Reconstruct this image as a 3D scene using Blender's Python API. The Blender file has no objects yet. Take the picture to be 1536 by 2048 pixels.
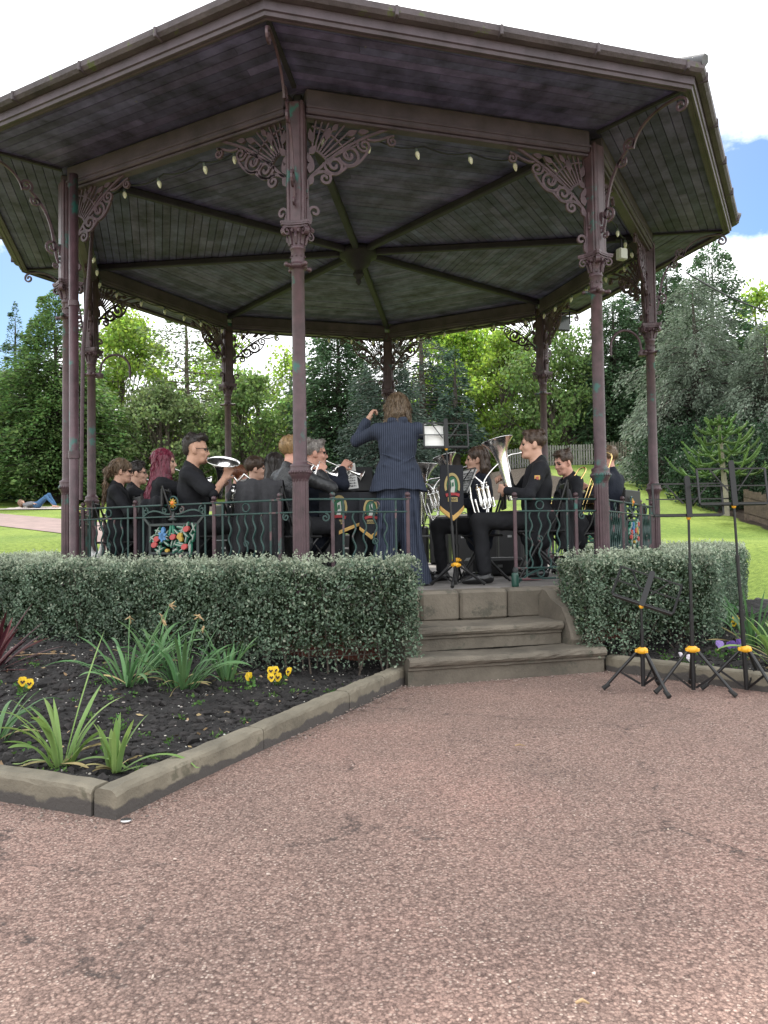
import bpy, math, random
import numpy as np
from math import sin, cos, pi, radians, sqrt, atan2
rng = np.random.default_rng(7)
random.seed(7)
scn = bpy.context.scene
COL = scn.collection
A = np.array
# ------------------------------------------------------------------ camera maths (used to survey where things stand)
FPX, PITCH, ROLL, CAMH = 1547.01, .0330627, -.0151181, 1.04
_U = A([0, -sin(PITCH), cos(PITCH)]); _D = A([0, cos(PITCH), sin(PITCH)]); _R = A([1., 0, 0])
def ray(px, py):
    a, b = px-768, py-1024
    c, s = cos(ROLL), sin(ROLL)
    return _D + _R*(a*c+b*s)/FPX - _U*(-a*s+b*c)/FPX
def at(px, py, Y):
    r = ray(px, py); return A([0, 0, CAMH]) + r*Y/r[1]
def gz(px, py, z):
    r = ray(px, py); return A([0, 0, CAMH]) + r*(z-CAMH)/r[2]
def sm(t):
    t = np.clip(t, 0, 1); return t*t*(3-2*t)
# ------------------------------------------------------------------ objects
def obj(name, me, parent=None, label=None, cat=None, group=None, kind=None, loc=None):
    o = bpy.data.objects.new(name, me); COL.objects.link(o)
    if parent is not None: o.parent = parent
    if loc is not None: o.location = loc
    tag(o, label, cat, group, kind)
    return o
def tag(o, label=None, cat=None, group=None, kind=None):
    if label: o['label'] = label
    if cat: o['category'] = cat
    if group: o['group'] = group
    if kind: o['kind'] = kind
    return o
def empty(name, loc, rz=0, s=1, **k):
    o = obj(name, None, **k); o.location = [float(v) for v in loc]; o.rotation_euler = (0, 0, rz); o.scale = (s, s, s)
    return o
def copy_tree(o, parent=None):
    c = o.copy(); COL.objects.link(c); c.parent = parent
    for ch in list(o.children): copy_tree(ch, c)
    return c
def mesh_np(name, V, faces, mats, mis=None, smooth=False):
    V = np.ascontiguousarray(V, dtype=np.float32)
    faces = [np.asarray(f, dtype=np.int32) for f in faces if len(f)]
    me = bpy.data.meshes.new(name)
    me.vertices.add(len(V)); me.vertices.foreach_set('co', V.ravel())
    lo = np.concatenate([f.ravel() for f in faces]); tot = np.concatenate([np.full(len(f), f.shape[1], np.int32) for f in faces])
    st = np.concatenate([[0], np.cumsum(tot)[:-1]]).astype(np.int32)
    me.loops.add(len(lo)); me.loops.foreach_set('vertex_index', lo)
    me.polygons.add(len(tot)); me.polygons.foreach_set('loop_start', st); me.polygons.foreach_set('loop_total', tot)
    if mis is not None: me.polygons.foreach_set('material_index', np.asarray(mis, dtype=np.int32))
    me.polygons.foreach_set('use_smooth', np.full(len(tot), smooth) if isinstance(smooth, bool) else np.asarray(smooth))
    for m in (mats if isinstance(mats, (list, tuple)) else [mats]): me.materials.append(m)
    me.update(calc_edges=True); me.validate()
    return me
def nrm(v):
    v = A(v, float); return v/max(np.linalg.norm(v), 1e-9)
def frame(d, up=(0, 0, 1)):
    d = nrm(d); up = A(up, float)
    if abs(d@nrm(up)) > .98: up = A([0, 1., 0])
    x = nrm(np.cross(up, d)); y = np.cross(d, x)
    return x, y, d
class MB:
    """collects shapes, builds ONE mesh"""
    def __init__(s): s.V = []; s.F = {}; s.n = 0; s.mi = {}; s.sm = {}; s.M = np.eye(4)
    def add(s, V, F, m=0, smooth=False):
        V = np.asarray(V, float); V = V@s.M[:3, :3].T + s.M[:3, 3]
        s.V.append(V)
        F = [F] if isinstance(F, np.ndarray) else F
        for f in F:
            f = np.asarray(f, int)
            if f.size == 0: continue
            k = f.shape[1]; s.F.setdefault(k, []).append(f+s.n); s.mi.setdefault(k, []).append(np.full(len(f), m)); s.sm.setdefault(k, []).append(np.full(len(f), smooth))
        s.n += len(V)
    def box(s, c, size, R=None, m=0, bev=0):
        c = A(c, float); h = A(size, float)/2
        if bev <= 0:
            v = A([[x, y, z] for x in (-1, 1) for y in (-1, 1) for z in (-1, 1)], float)*h
            f = A([[0, 1, 3, 2], [4, 6, 7, 5], [0, 4, 5, 1], [2, 3, 7, 6], [0, 2, 6, 4], [1, 5, 7, 3]])
            fs = [f]
        else:
            b = min(bev, *(h*.9)); v = []; idx = {}
            for sx in (-1, 1):
                for sy in (-1, 1):
                    for sz in (-1, 1):
                        for ax in range(3):
                            p = A([sx, sy, sz], float)*(h-b); p[ax] = (sx, sy, sz)[ax]*h[ax]
                            idx[sx, sy, sz, ax] = len(v); v.append(p)
            q = []
            for ax in range(3):
                o1, o2 = (ax+1) % 3, (ax+2) % 3
                for sg in (-1, 1):
                    r = []
                    for a, b2 in ((-1, -1), (1, -1), (1, 1), (-1, 1)):
                        t = [0, 0, 0]; t[ax] = sg; t[o1] = a; t[o2] = b2; r.append(idx[t[0], t[1], t[2], ax])
                    q.append(r if sg > 0 else r[::-1])
            for ax in range(3):
                o1, o2 = (ax+1) % 3, (ax+2) % 3
                for a in (-1, 1):
                    for b2 in (-1, 1):
                        t = [0, 0, 0]; t[o1] = a; t[o2] = b2
                        lo_, hi_ = list(t), list(t); lo_[ax] = -1; hi_[ax] = 1
                        r = [idx[(*lo_, o1)], idx[(*hi_, o1)], idx[(*hi_, o2)], idx[(*lo_, o2)]]
                        q.append(r if a*b2 < 0 else r[::-1])
            t3 = []
            for sx in (-1, 1):
                for sy in (-1, 1):
                    for sz in (-1, 1):
                        r = [idx[sx, sy, sz, 0], idx[sx, sy, sz, 1], idx[sx, sy, sz, 2]]
                        t3.append(r if sx*sy*sz > 0 else r[::-1])
            v = A(v); fs = [A(q), A(t3)]
        if R is not None: v = v@A(R).T
        s.add(v+c, fs, m)
        return s
    def bar(s, a, b, w, h, m=0, up=(0, 0, 1), bev=0):
        a, b = A(a, float), A(b, float); x, y, d = frame(b-a, up)
        s.box((a+b)/2, (w, h, np.linalg.norm(b-a)), np.stack([x, y, d], 1), m, bev); return s
    def tube(s, P, r, n=8, m=0, cap=True, closed=False, flat=None):
        P = A(P, float); k = len(P); r = np.broadcast_to(A(r, float), (k,))
        T = np.gradient(P, axis=0) if not closed else np.roll(P, -1, 0)-np.roll(P, 1, 0)
        T /= np.maximum(np.linalg.norm(T, axis=1), 1e-9)[:, None]
        x, y, _ = frame(T[0]); V = []
        a = np.arange(n)*2*pi/n
        for i in range(k):
            x = nrm(x - T[i]*(x@T[i])); y = np.cross(T[i], x)
            ex, ey = (1, 1) if flat is None else flat
            V.append(P[i] + r[i]*(np.cos(a)[:, None]*x*ex + np.sin(a)[:, None]*y*ey))
        V = np.concatenate(V); q = []
        j = np.arange(n); j2 = (j+1) % n
        for i in range(k if closed else k-1):
            i2 = (i+1) % k
            q.append(np.stack([i*n+j, i*n+j2, i2*n+j2, i2*n+j], 1))
        fs = [np.concatenate(q)]
        s.add(V, fs, m, True)
        if cap and not closed:
            s.add(V[:n], A([list(range(n))[::-1]]), m); s.add(V[-n:], A([list(range(n))]), m)
        return s
    def lathe(s, prof, o=(0, 0, 0), ax=(0, 0, 1), n=20, m=0, smooth=True, flute=None):
        prof = A(prof, float); x, y, d = frame(ax); a = np.arange(n)*2*pi/n; o = A(o, float)
        V = []
        for i, (r, z) in enumerate(prof):
            rr = np.full(n, r)
            if flute and flute[0] <= z <= flute[1]: rr = r*(1-flute[2]*(np.arange(n) % 2))
            V.append(o + d*z + rr[:, None]*(np.cos(a)[:, None]*x+np.sin(a)[:, None]*y))
        V = np.concatenate(V); j = np.arange(n); j2 = (j+1) % n
        q = np.concatenate([np.stack([i*n+j, i*n+j2, (i+1)*n+j2, (i+1)*n+j], 1) for i in range(len(prof)-1)])
        s.add(V, [q], m, smooth)
        if prof[0][0] > 1e-4: s.add(V[:n], A([list(range(n))[::-1]]), m)
        if prof[-1][0] > 1e-4: s.add(V[-n:], A([list(range(n))]), m)
        return s
    def ribbon(s, P, w, t, m=0, O=None, X=None, Y=None, Z=None):
        """flat bar following the plane curve P (u,v); w: width in plane, t: thickness out of plane"""
        P = A(P, float); k = len(P); w = np.broadcast_to(A(w, float), (k,))
        T = np.gradient(P, axis=0); T /= np.maximum(np.linalg.norm(T, axis=1), 1e-9)[:, None]
        N = np.stack([-T[:, 1], T[:, 0]], 1)
        L = P+N*w[:, None]/2; R_ = P-N*w[:, None]/2
        O = A([0, 0, 0.]) if O is None else O; X = A([1., 0, 0]) if X is None else X; Z = A([0, 0, 1.]) if Z is None else Z
        Y = np.cross(Z, X) if Y is None else Y
        def to3(q, h): return O + q[:, :1]*X + q[:, 1:]*Z + h*Y
        V = np.stack([to3(L, t/2), to3(R_, t/2), to3(R_, -t/2), to3(L, -t/2)], 1).reshape(-1, 3)
        q = []
        for i in range(k-1):
            for j in range(4): q.append([i*4+j, i*4+(j+1) % 4, (i+1)*4+(j+1) % 4, (i+1)*4+j])
        q += [[3, 2, 1, 0], [(k-1)*4+j for j in range(4)]]
        s.add(V, A(q), m); return s
    def prism(s, poly, z0, z1, m=0):
        P = A(poly, float); k = len(P)
        V = np.concatenate([np.c_[P, np.full(k, z0)], np.c_[P, np.full(k, z1)]])
        j = np.arange(k); j2 = (j+1) % k
        s.add(V, [A([list(range(k))[::-1]]), A([list(range(k, 2*k))]), np.stack([j, j2, j2+k, j+k], 1)], m); return s
    def plate(s, poly, O, X, Z, t, m=0):
        P = A(poly, float); Y = np.cross(Z, X); k = len(P)
        B = A(O)+P[:, :1]*A(X)+P[:, 1:]*A(Z)
        V = np.concatenate([B-Y*t/2, B+Y*t/2]); j = np.arange(k); j2 = (j+1) % k
        s.add(V, [A([list(range(k))[::-1]]), A([list(range(k, 2*k))]), np.stack([j, j2, j2+k, j+k], 1)], m); return s
    def sphere(s, c, r, m=0, n=10, R=None):
        r = np.broadcast_to(A(r, float), (3,)); th = np.linspace(0, pi, n//2+2); a = np.arange(n)*2*pi/n
        V = np.concatenate([np.stack([np.sin(t)*np.cos(a), np.sin(t)*np.sin(a), np.full(n, np.cos(t))], 1) for t in th])*r
        if R is not None: V = V@A(R).T
        j = np.arange(n); j2 = (j+1) % n
        q = np.concatenate([np.stack([i*n+j, (i+1)*n+j, (i+1)*n+j2, i*n+j2], 1) for i in range(len(th)-1)])
        s.add(V+A(c, float), [q], m, True); return s
    def mesh(s, name, mats):
        ks = sorted(s.F)
        me = mesh_np(name, np.concatenate(s.V), [np.concatenate(s.F[k]) for k in ks], mats, np.concatenate([np.concatenate(s.mi[k]) for k in ks]), np.concatenate([np.concatenate(s.sm[k]) for k in ks]))
        return me
    def build(s, name, mats, parent=None, **k): return obj(name, s.mesh(name, mats), parent, **k)
def spiral(c, r0, r1, a0, turns, n=26):
    t = np.linspace(0, 1, n); a = a0+t*turns*2*pi; r = r0+(r1-r0)*t
    return np.stack([c[0]+r*np.cos(a), c[1]+r*np.sin(a)], 1)
def bez(*P, n=14):
    P = A(P, float); t = np.linspace(0, 1, n)[:, None]
    if len(P) == 3: return P[0]*(1-t)**2+2*P[1]*t*(1-t)+P[2]*t**2
    return P[0]*(1-t)**3+3*P[1]*t*(1-t)**2+3*P[2]*t**2*(1-t)+P[3]*t**3
# ------------------------------------------------------------------ materials
def mat(name, col, rough=.6, metal=0, var=.12, vs=6, bump=0, bs=60, col2=None, thr=None, tsc=3, island=0, transl=0, spec=.5, stretch=(1, 1, 1), coat=0, tcol=None):
    m = bpy.data.materials.new(name); m.use_nodes = True; nt = m.node_tree; N = nt.nodes; L = nt.links
    b = N['Principled BSDF']; out = N['Material Output']
    b.inputs['Roughness'].default_value = rough; b.inputs['Metallic'].default_value = metal
    b.inputs['Specular IOR Level'].default_value = spec; b.inputs['Coat Weight'].default_value = coat
    tc = N.new('ShaderNodeTexCoord'); oi = N.new('ShaderNodeObjectInfo')
    mp = N.new('ShaderNodeMapping'); mp.inputs['Scale'].default_value = stretch; L.new(tc.outputs['Object'], mp.inputs['Vector'])
    w = N.new('ShaderNodeMath'); w.operation = 'MULTIPLY'; w.inputs[1].default_value = 37; L.new(oi.outputs['Random'], w.inputs[0])
    def noise(sc, det=4, rg=.6):
        n = N.new('ShaderNodeTexNoise'); n.noise_dimensions = '4D'; n.inputs['Scale'].default_value = sc; n.inputs['Detail'].default_value = det; n.inputs['Roughness'].default_value = rg
        L.new(mp.outputs[0], n.inputs['Vector']); L.new(w.outputs[0], n.inputs['W']); return n
    n1 = noise(vs)
    cr = N.new('ShaderNodeValToRGB'); e = cr.color_ramp.elements
    e[0].position = .3; e[1].position = .7
    e[0].color = (*[c*(1-var*1.3) for c in col], 1); e[1].color = (*[c*(1+var*1.3) for c in col], 1)
    L.new(n1.outputs['Fac'], cr.inputs['Fac']); cur = cr.outputs['Color']
    if col2 is not None:
        n2 = noise(tsc, 5, .65); r2 = N.new('ShaderNodeValToRGB'); r2.color_ramp.elements[0].position = thr or .55; r2.color_ramp.elements[1].position = (thr or .55)+.05
        L.new(n2.outputs['Fac'], r2.inputs['Fac'])
        mx = N.new('ShaderNodeMix'); mx.data_type = 'RGBA'; L.new(r2.outputs['Color'], mx.inputs['Factor']); L.new(cur, mx.inputs['A']); mx.inputs['B'].default_value = (*col2, 1); cur = mx.outputs['Result']
    if island:
        ge = N.new('ShaderNodeNewGeometry'); hs = N.new('ShaderNodeHueSaturation')
        mr = N.new('ShaderNodeMapRange'); mr.inputs['To Min'].default_value = 1-island; mr.inputs['To Max'].default_value = 1+island
        L.new(ge.outputs['Random Per Island'], mr.inputs['Value']); L.new(mr.outputs[0], hs.inputs['Value']); L.new(cur, hs.inputs['Color'])
        mh = N.new('ShaderNodeMapRange'); mh.inputs['To Min'].default_value = .5-island*.05; mh.inputs['To Max'].default_value = .5+island*.05
        mm = N.new('ShaderNodeMath'); mm.operation = 'FRACT'; m7 = N.new('ShaderNodeMath'); m7.operation = 'MULTIPLY'; m7.inputs[1].default_value = 7.3
        L.new(ge.outputs['Random Per Island'], m7.inputs[0]); L.new(m7.outputs[0], mm.inputs[0]); L.new(mm.outputs[0], mh.inputs['Value']); L.new(mh.outputs[0], hs.inputs['Hue'])
        cur = hs.outputs['Color']
    L.new(cur, b.inputs['Base Color'])
    if bump:
        n3 = noise(bs, 5, .6); bp = N.new('ShaderNodeBump'); bp.inputs['Strength'].default_value = min(1, bump); bp.inputs['Distance'].default_value = .6/bs
        L.new(n3.outputs['Fac'], bp.inputs['Height']); L.new(bp.outputs[0], b.inputs['Normal'])
    if transl:
        tr = N.new('ShaderNodeBsdfTranslucent'); ms = N.new('ShaderNodeMixShader'); ms.inputs[0].default_value = transl
        hs2 = N.new('ShaderNodeHueSaturation'); hs2.inputs['Saturation'].default_value = 1.15; hs2.inputs['Value'].default_value = 1.5; L.new(cur, hs2.inputs['Color'])
        L.new(hs2.outputs[0], tr.inputs['Color']); L.new(b.outputs[0], ms.inputs[1]); L.new(tr.outputs[0], ms.inputs[2]); L.new(ms.outputs[0], out.inputs['Surface'])
    return m
IRON = mat('maroon_iron', (.066, .035, .042), .45, var=.32, vs=9, col2=(.025, .10, .085), thr=.585, tsc=3.4, bump=.25, bs=90)
IRONC = mat('maroon_iron_upper', (.072, .040, .050), .48, var=.28, vs=14, bump=.25, bs=90)
GREEN = mat('green_iron', (.012, .043, .038), .45, var=.2, vs=12, col2=(.11, .06, .065), thr=.57, tsc=7, bump=.2, bs=120)
SOFFIT = mat('soffit_boards', (.092, .086, .172), .75, var=.5, vs=5, island=.28, bump=.3, bs=30, col2=(.14, .14, .15), thr=.68, tsc=9)
RIBM = mat('rib_paint', (.024, .020, .030), .7, var=.3, vs=5)
FASCIA = mat('fascia_paint', (.072, .052, .068), .55, var=.3, vs=4, bump=.2, bs=40)
GUTTER = mat('gutter_paint', (.078, .062, .072), .7, var=.35, vs=3, bump=.4, bs=25, col2=(.085, .10, .04), thr=.60, tsc=6)
SLATE = mat('roof_slate', (.09, .09, .10), .7, var=.25, bump=.3)
STONE = mat('step_sandstone', (.128, .110, .086), .85, var=.28, vs=3.2, bump=.5, bs=45, col2=(.085, .078, .06), thr=.56, tsc=5)
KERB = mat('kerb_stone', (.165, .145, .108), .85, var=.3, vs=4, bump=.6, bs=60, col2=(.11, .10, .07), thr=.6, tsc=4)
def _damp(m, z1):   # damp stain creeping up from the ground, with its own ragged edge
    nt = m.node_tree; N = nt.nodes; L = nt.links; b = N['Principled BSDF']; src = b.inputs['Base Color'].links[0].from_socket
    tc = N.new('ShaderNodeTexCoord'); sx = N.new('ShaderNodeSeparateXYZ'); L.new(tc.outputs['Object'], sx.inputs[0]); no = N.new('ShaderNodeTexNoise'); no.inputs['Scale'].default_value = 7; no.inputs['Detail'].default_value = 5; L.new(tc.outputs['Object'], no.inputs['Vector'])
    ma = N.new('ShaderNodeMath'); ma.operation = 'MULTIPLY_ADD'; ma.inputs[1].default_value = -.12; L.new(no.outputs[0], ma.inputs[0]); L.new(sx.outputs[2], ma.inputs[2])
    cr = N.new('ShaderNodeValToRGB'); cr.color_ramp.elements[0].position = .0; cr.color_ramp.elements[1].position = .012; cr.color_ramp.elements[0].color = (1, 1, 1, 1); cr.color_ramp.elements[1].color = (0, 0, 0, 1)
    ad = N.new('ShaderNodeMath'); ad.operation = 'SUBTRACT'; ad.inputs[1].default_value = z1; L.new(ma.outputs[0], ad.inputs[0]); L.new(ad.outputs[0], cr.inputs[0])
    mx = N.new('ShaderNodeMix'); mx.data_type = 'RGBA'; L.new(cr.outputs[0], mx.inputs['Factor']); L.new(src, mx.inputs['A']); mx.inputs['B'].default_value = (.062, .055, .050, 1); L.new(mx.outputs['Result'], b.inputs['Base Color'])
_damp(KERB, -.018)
PAVE = mat('platform_paving', (.19, .175, .165), .85, var=.25, vs=2.5, bump=.3, bs=30)
BLACKM = mat('black_metal', (.007, .007, .008), .38, var=.1)
BLACKP = mat('black_plastic', (.007, .007, .008), .55, var=.1)
YELLOWP = mat('yellow_plastic', (.72, .36, .02), .4, var=.05)
RUBBER = mat('rubber', (.015, .015, .015), .8, var=.1)
STEEL = mat('steel', (.5, .5, .5), .3, 1, var=.05)
SILVER = mat('silver_plate', (.90, .89, .87), .2, 1, var=.03)
BRASS = mat('brass', (.80, .58, .25), .2, 1, var=.05)
PAPER = mat('paper', (.75, .75, .73), .8, var=.03)
CREAMB = mat('bulb_glass', (.68, .66, .52), .3, var=.05, spec=.6)
WHITEP = mat('white_plastic', (.7, .7, .68), .4, var=.05)
BOXP = mat('grey_plastic', (.42, .42, .36), .5, var=.05)
GOLDT = mat('gold_trim', (.48, .29, .08), .55, var=.12, vs=90)
BANNER = mat('banner_cloth', (.010, .011, .016), .85, var=.15, bump=.3, bs=80)
TRUNK = mat('bark', (.085, .068, .055), .9, var=.35, vs=6, bump=.8, bs=14)
TRUNKD = mat('bark_dark', (.045, .036, .030), .9, var=.3, vs=6, bump=.8, bs=14)
# ------------------------------------------------------------------ bandstand frame
CC = A([-.28123632, 9.8196624]); PHI = -.10873756; RCOL = 3.6; PLZ = .60
def cpos(k, R=RCOL, z=0.):
    a = PHI+k*pi/4; return A([CC[0]+R*sin(a), CC[1]-R*cos(a), z])
_a0 = PHI+pi/8; NN = A([sin(_a0), -cos(_a0)]); EE = A([cos(_a0), sin(_a0)])
def sp(s, a, z=0.):
    """point beside the entrance side: s along it, a outward from the centre"""
    p = CC+EE*s+NN*a; return A([p[0], p[1], z])
# ------------------------------------------------------------------ terrain
def zt(x, y):
    x = np.asarray(x, float); y = np.asarray(y, float)
    PL = np.interp(y, [7, 8.5, 12, 28, 40, 60, 120, 400], [-.05, .1, .84, 2.27, 3.4, 4.2, 5, 6])
    PR = np.interp(y, [7, 8.5, 12, 17, 26, 34, 50, 120, 400], [-.05, .1, .80, .92, 2.6, 4.1, 4.9, 5.4, 6])
    t = sm((x+3)/11); z = PL*(1-t)+PR*t
    r = np.hypot(x-CC[0], y-CC[1]); m = sm((r-5.0)/3.0)
    z = -.05*(1-m)+z*m
    return np.where(y < 7, np.minimum(z, -.05), z)
xs = np.unique(np.concatenate([np.linspace(-30, 30, 121), np.linspace(-300, -30, 28), np.linspace(30, 300, 28)]))
ys = np.unique(np.concatenate([np.linspace(-20, 60, 161), np.linspace(60, 600, 40), np.linspace(-200, -20, 10)]))
X, Y = np.meshgrid(xs, ys, indexing='ij'); Z = zt(X, Y)
V = np.stack([X, Y, Z], -1).reshape(-1, 3); nx, ny = len(xs), len(ys)
i, j = np.meshgrid(np.arange(nx-1), np.arange(ny-1), indexing='ij'); i = i.ravel(); j = j.ravel()
Q = np.stack([i*ny+j, (i+1)*ny+j, (i+1)*ny+j+1, i*ny+j+1], 1)
def lawn_mat():
    m = bpy.data.materials.new('lawn'); m.use_nodes = True; nt = m.node_tree; N = nt.nodes; L = nt.links; b = N['Principled BSDF']; b.inputs['Roughness'].default_value = .9; b.inputs['Specular IOR Level'].default_value = .15
    tc = N.new('ShaderNodeTexCoord')
    def noise(s, d=5):
        n = N.new('ShaderNodeTexNoise'); n.inputs['Scale'].default_value = s; n.inputs['Detail'].default_value = d; L.new(tc.outputs['Object'], n.inputs['Vector']); return n
    n1 = noise(.5); c1 = N.new('ShaderNodeValToRGB'); e = c1.color_ramp.elements; e[0].position = .32; e[1].position = .68; e[0].color = (.108, .172, .030, 1); e[1].color = (.190, .252, .050, 1); L.new(n1.outputs[0], c1.inputs[0])
    n2 = noise(14, 6); c2 = N.new('ShaderNodeValToRGB'); e = c2.color_ramp.elements; e[0].position = .3; e[1].position = .75; e[0].color = (.62, .66, .55, 1); e[1].color = (1.2, 1.15, 1.1, 1); L.new(n2.outputs[0], c2.inputs[0])
    mx = N.new('ShaderNodeMix'); mx.data_type = 'RGBA'; mx.blend_type = 'MULTIPLY'; mx.inputs['Factor'].default_value = 1; L.new(c1.outputs[0], mx.inputs['A']); L.new(c2.outputs[0], mx.inputs['B'])
    at_ = N.new('ShaderNodeAttribute'); at_.attribute_name = 'earth'
    n3 = noise(1.3, 6); ma = N.new('ShaderNodeMath'); ma.operation = 'ADD'; mb_ = N.new('ShaderNodeMath'); mb_.operation = 'MULTIPLY_ADD'; mb_.inputs[1].default_value = .9; mb_.inputs[2].default_value = -.45
    L.new(n3.outputs[0], mb_.inputs[0]); L.new(at_.outputs['Fac'], ma.inputs[0]); L.new(mb_.outputs[0], ma.inputs[1])
    cr = N.new('ShaderNodeValToRGB'); cr.color_ramp.elements[0].position = .45; cr.color_ramp.elements[1].position = .6; L.new(ma.outputs[0], cr.inputs[0])
    n4 = noise(6); c4 = N.new('ShaderNodeValToRGB'); e = c4.color_ramp.elements; e[0].color = (.020, .016, .012, 1); e[1].color = (.055, .040, .028, 1); L.new(n4.outputs[0], c4.inputs[0])
    m2 = N.new('ShaderNodeMix'); m2.data_type = 'RGBA'; L.new(cr.outputs[0], m2.inputs['Factor']); L.new(mx.outputs['Result'], m2.inputs['A']); L.new(c4.outputs[0], m2.inputs['B']); L.new(m2.outputs['Result'], b.inputs['Base Color'])
    bp = N.new('ShaderNodeBump'); bp.inputs['Strength'].default_value = .7; bp.inputs['Distance'].default_value = .05; n5 = noise(60, 4); L.new(n5.outputs[0], bp.inputs['Height']); L.new(bp.outputs[0], b.inputs['Normal'])
    return m
me = mesh_np('lawn', V, [Q], lawn_mat(), smooth=True)
# bare earth: woodland floor behind the fences and under the cedars on the bank
def earth_f(x, y):
    a = sm((y-(37.5+.02*x))/2.0)
    a = np.maximum(a, sm((y-23)/2.5)*sm((7.6-np.abs(x-.2))/2.0))
    edge = np.interp(y, [0, 14, 18, 22, 26, 34, 60], [99, 99, 8.4, 8.55, 9.75, 12.3, 14])
    return np.maximum(a, sm((x-edge)/.8))
ea = me.attributes.new('earth', 'FLOAT', 'POINT'); ea.data.foreach_set('value', earth_f(V[:, 0], V[:, 1]).astype(np.float32))
obj('lawn', me, kind='structure')
# ------------------------------------------------------------------ tarmac path
def tarmac():
    m = bpy.data.materials.new('red_tarmac'); m.use_nodes = True; nt = m.node_tree; N = nt.nodes; L = nt.links; b = N['Principled BSDF']; b.inputs['Roughness'].default_value = .85; b.inputs['Specular IOR Level'].default_value = .3
    tc = N.new('ShaderNodeTexCoord')
    def noise(s, d=5, r=.6, dist=0):
        n = N.new('ShaderNodeTexNoise'); n.inputs['Scale'].default_value = s; n.inputs['Detail'].default_value = d; n.inputs['Roughness'].default_value = r; n.inputs['Distortion'].default_value = dist; L.new(tc.outputs['Object'], n.inputs['Vector']); return n
    def ramp(src, p0, c0, p1, c1):
        r = N.new('ShaderNodeValToRGB'); e = r.color_ramp.elements; e[0].position = p0; e[1].position = p1; e[0].color = (*c0, 1); e[1].color = (*c1, 1); L.new(src, r.inputs[0]); return r.outputs[0]
    def mix(f, a, bb, bl='MIX'):
        x = N.new('ShaderNodeMix'); x.data_type = 'RGBA'; x.blend_type = bl
        if isinstance(f, float): x.inputs['Factor'].default_value = f
        else: L.new(f, x.inputs['Factor'])
        for k, v in (('A', a), ('B', bb)):
            if isinstance(v, tuple): x.inputs[k].default_value = (*v, 1)
            else: L.new(v, x.inputs[k])
        return x.outputs['Result']
    base = ramp(noise(1.1, 6).outputs[0], .3, (.212, .150, .128), .7, (.290, .196, .165))
    base = mix(ramp(noise(.45, 4).outputs[0], .5, (0, 0, 0), .72, (1, 1, 1)), base, (.335, .212, .178))
    # chips
    wn = noise(30, 2); add = N.new('ShaderNodeMix'); add.data_type = 'RGBA'; add.inputs['Factor'].default_value = .012; L.new(tc.outputs['Object'], add.inputs['A']); L.new(wn.outputs['Color'], add.inputs['B'])
    vo = N.new('ShaderNodeTexVoronoi'); vo.inputs['Scale'].default_value = 108; L.new(add.outputs['Result'], vo.inputs['Vector'])
    vo2 = N.new('ShaderNodeTexVoronoi'); vo2.inputs['Scale'].default_value = 240; L.new(tc.outputs['Object'], vo2.inputs['Vector'])
    sx = N.new('ShaderNodeSeparateColor'); L.new(vo.outputs['Color'], sx.inputs[0])
    sx2 = N.new('ShaderNodeSeparateColor'); L.new(vo2.outputs['Color'], sx2.inputs[0])
    cell = mix(ramp(sx.outputs[0], 0, (0, 0, 0), 1, (1, 1, 1)), (.64, .62, .62), (1.34, 1.32, 1.29))
    col = mix(1.0, base, cell, 'MULTIPLY')
    cell2 = mix(ramp(sx2.outputs[1], 0, (0, 0, 0), 1, (1, 1, 1)), (.75, .75, .75), (1.25, 1.25, 1.25)); col = mix(1.0, col, cell2, 'MULTIPLY')
    pale = N.new('ShaderNodeMath'); pale.operation = 'MULTIPLY'
    L.new(ramp(sx.outputs[1], .74, (0, 0, 0), .84, (1, 1, 1)), pale.inputs[0]); L.new(ramp(vo.outputs['Distance'], .30, (1, 1, 1), .45, (0, 0, 0)), pale.inputs[1])
    pn = N.new('ShaderNodeMath'); pn.operation = 'MULTIPLY'; L.new(pale.outputs[0], pn.inputs[0]); L.new(ramp(noise(3, 4).outputs[0], .35, (.35,)*3, .65, (1, 1, 1)), pn.inputs[1])
    col = mix(pn.outputs[0], col, (.48, .385, .325))
    gap = ramp(vo.outputs['Distance'], .45, (1, 1, 1), .75, (.58, .56, .56)); col = mix(1.0, col, gap, 'MULTIPLY')
    # worn dark scuffs and cracks
    scuff = N.new('ShaderNodeMath'); scuff.operation = 'MULTIPLY'
    L.new(ramp(noise(2.6, 8, .75, .6).outputs[0], .56, (0, 0, 0), .66, (1, 1, 1)), scuff.inputs[0]); L.new(ramp(noise(.8, 3).outputs[0], .5, (0, 0, 0), .62, (1, 1, 1)), scuff.inputs[1])
    sb = N.new('ShaderNodeMath'); sb.operation = 'MULTIPLY'; L.new(scuff.outputs[0], sb.inputs[0]); L.new(ramp(noise(45, 4, .7).outputs[0], .36, (0, 0, 0), .60, (1, 1, 1)), sb.inputs[1]); col = mix(sb.outputs[0], col, (.095, .074, .068))
    dn = noise(3.0, 7, .7); dv = N.new('ShaderNodeMix'); dv.data_type = 'RGBA'; dv.inputs['Factor'].default_value = .30; L.new(tc.outputs['Object'], dv.inputs['A']); L.new(dn.outputs['Color'], dv.inputs['B'])
    ck = N.new('ShaderNodeTexVoronoi'); ck.feature = 'DISTANCE_TO_EDGE'; ck.inputs['Scale'].default_value = .85; L.new(dv.outputs['Result'], ck.inputs['Vector'])
    cm = N.new('ShaderNodeMath'); cm.operation = 'MULTIPLY'; L.new(ramp(ck.outputs['Distance'], .0015, (1, 1, 1), .009, (0, 0, 0)), cm.inputs[0]); L.new(ramp(noise(1.3, 5, .7).outputs[0], .46, (0, 0, 0), .56, (1, 1, 1)), cm.inputs[1])
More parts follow.
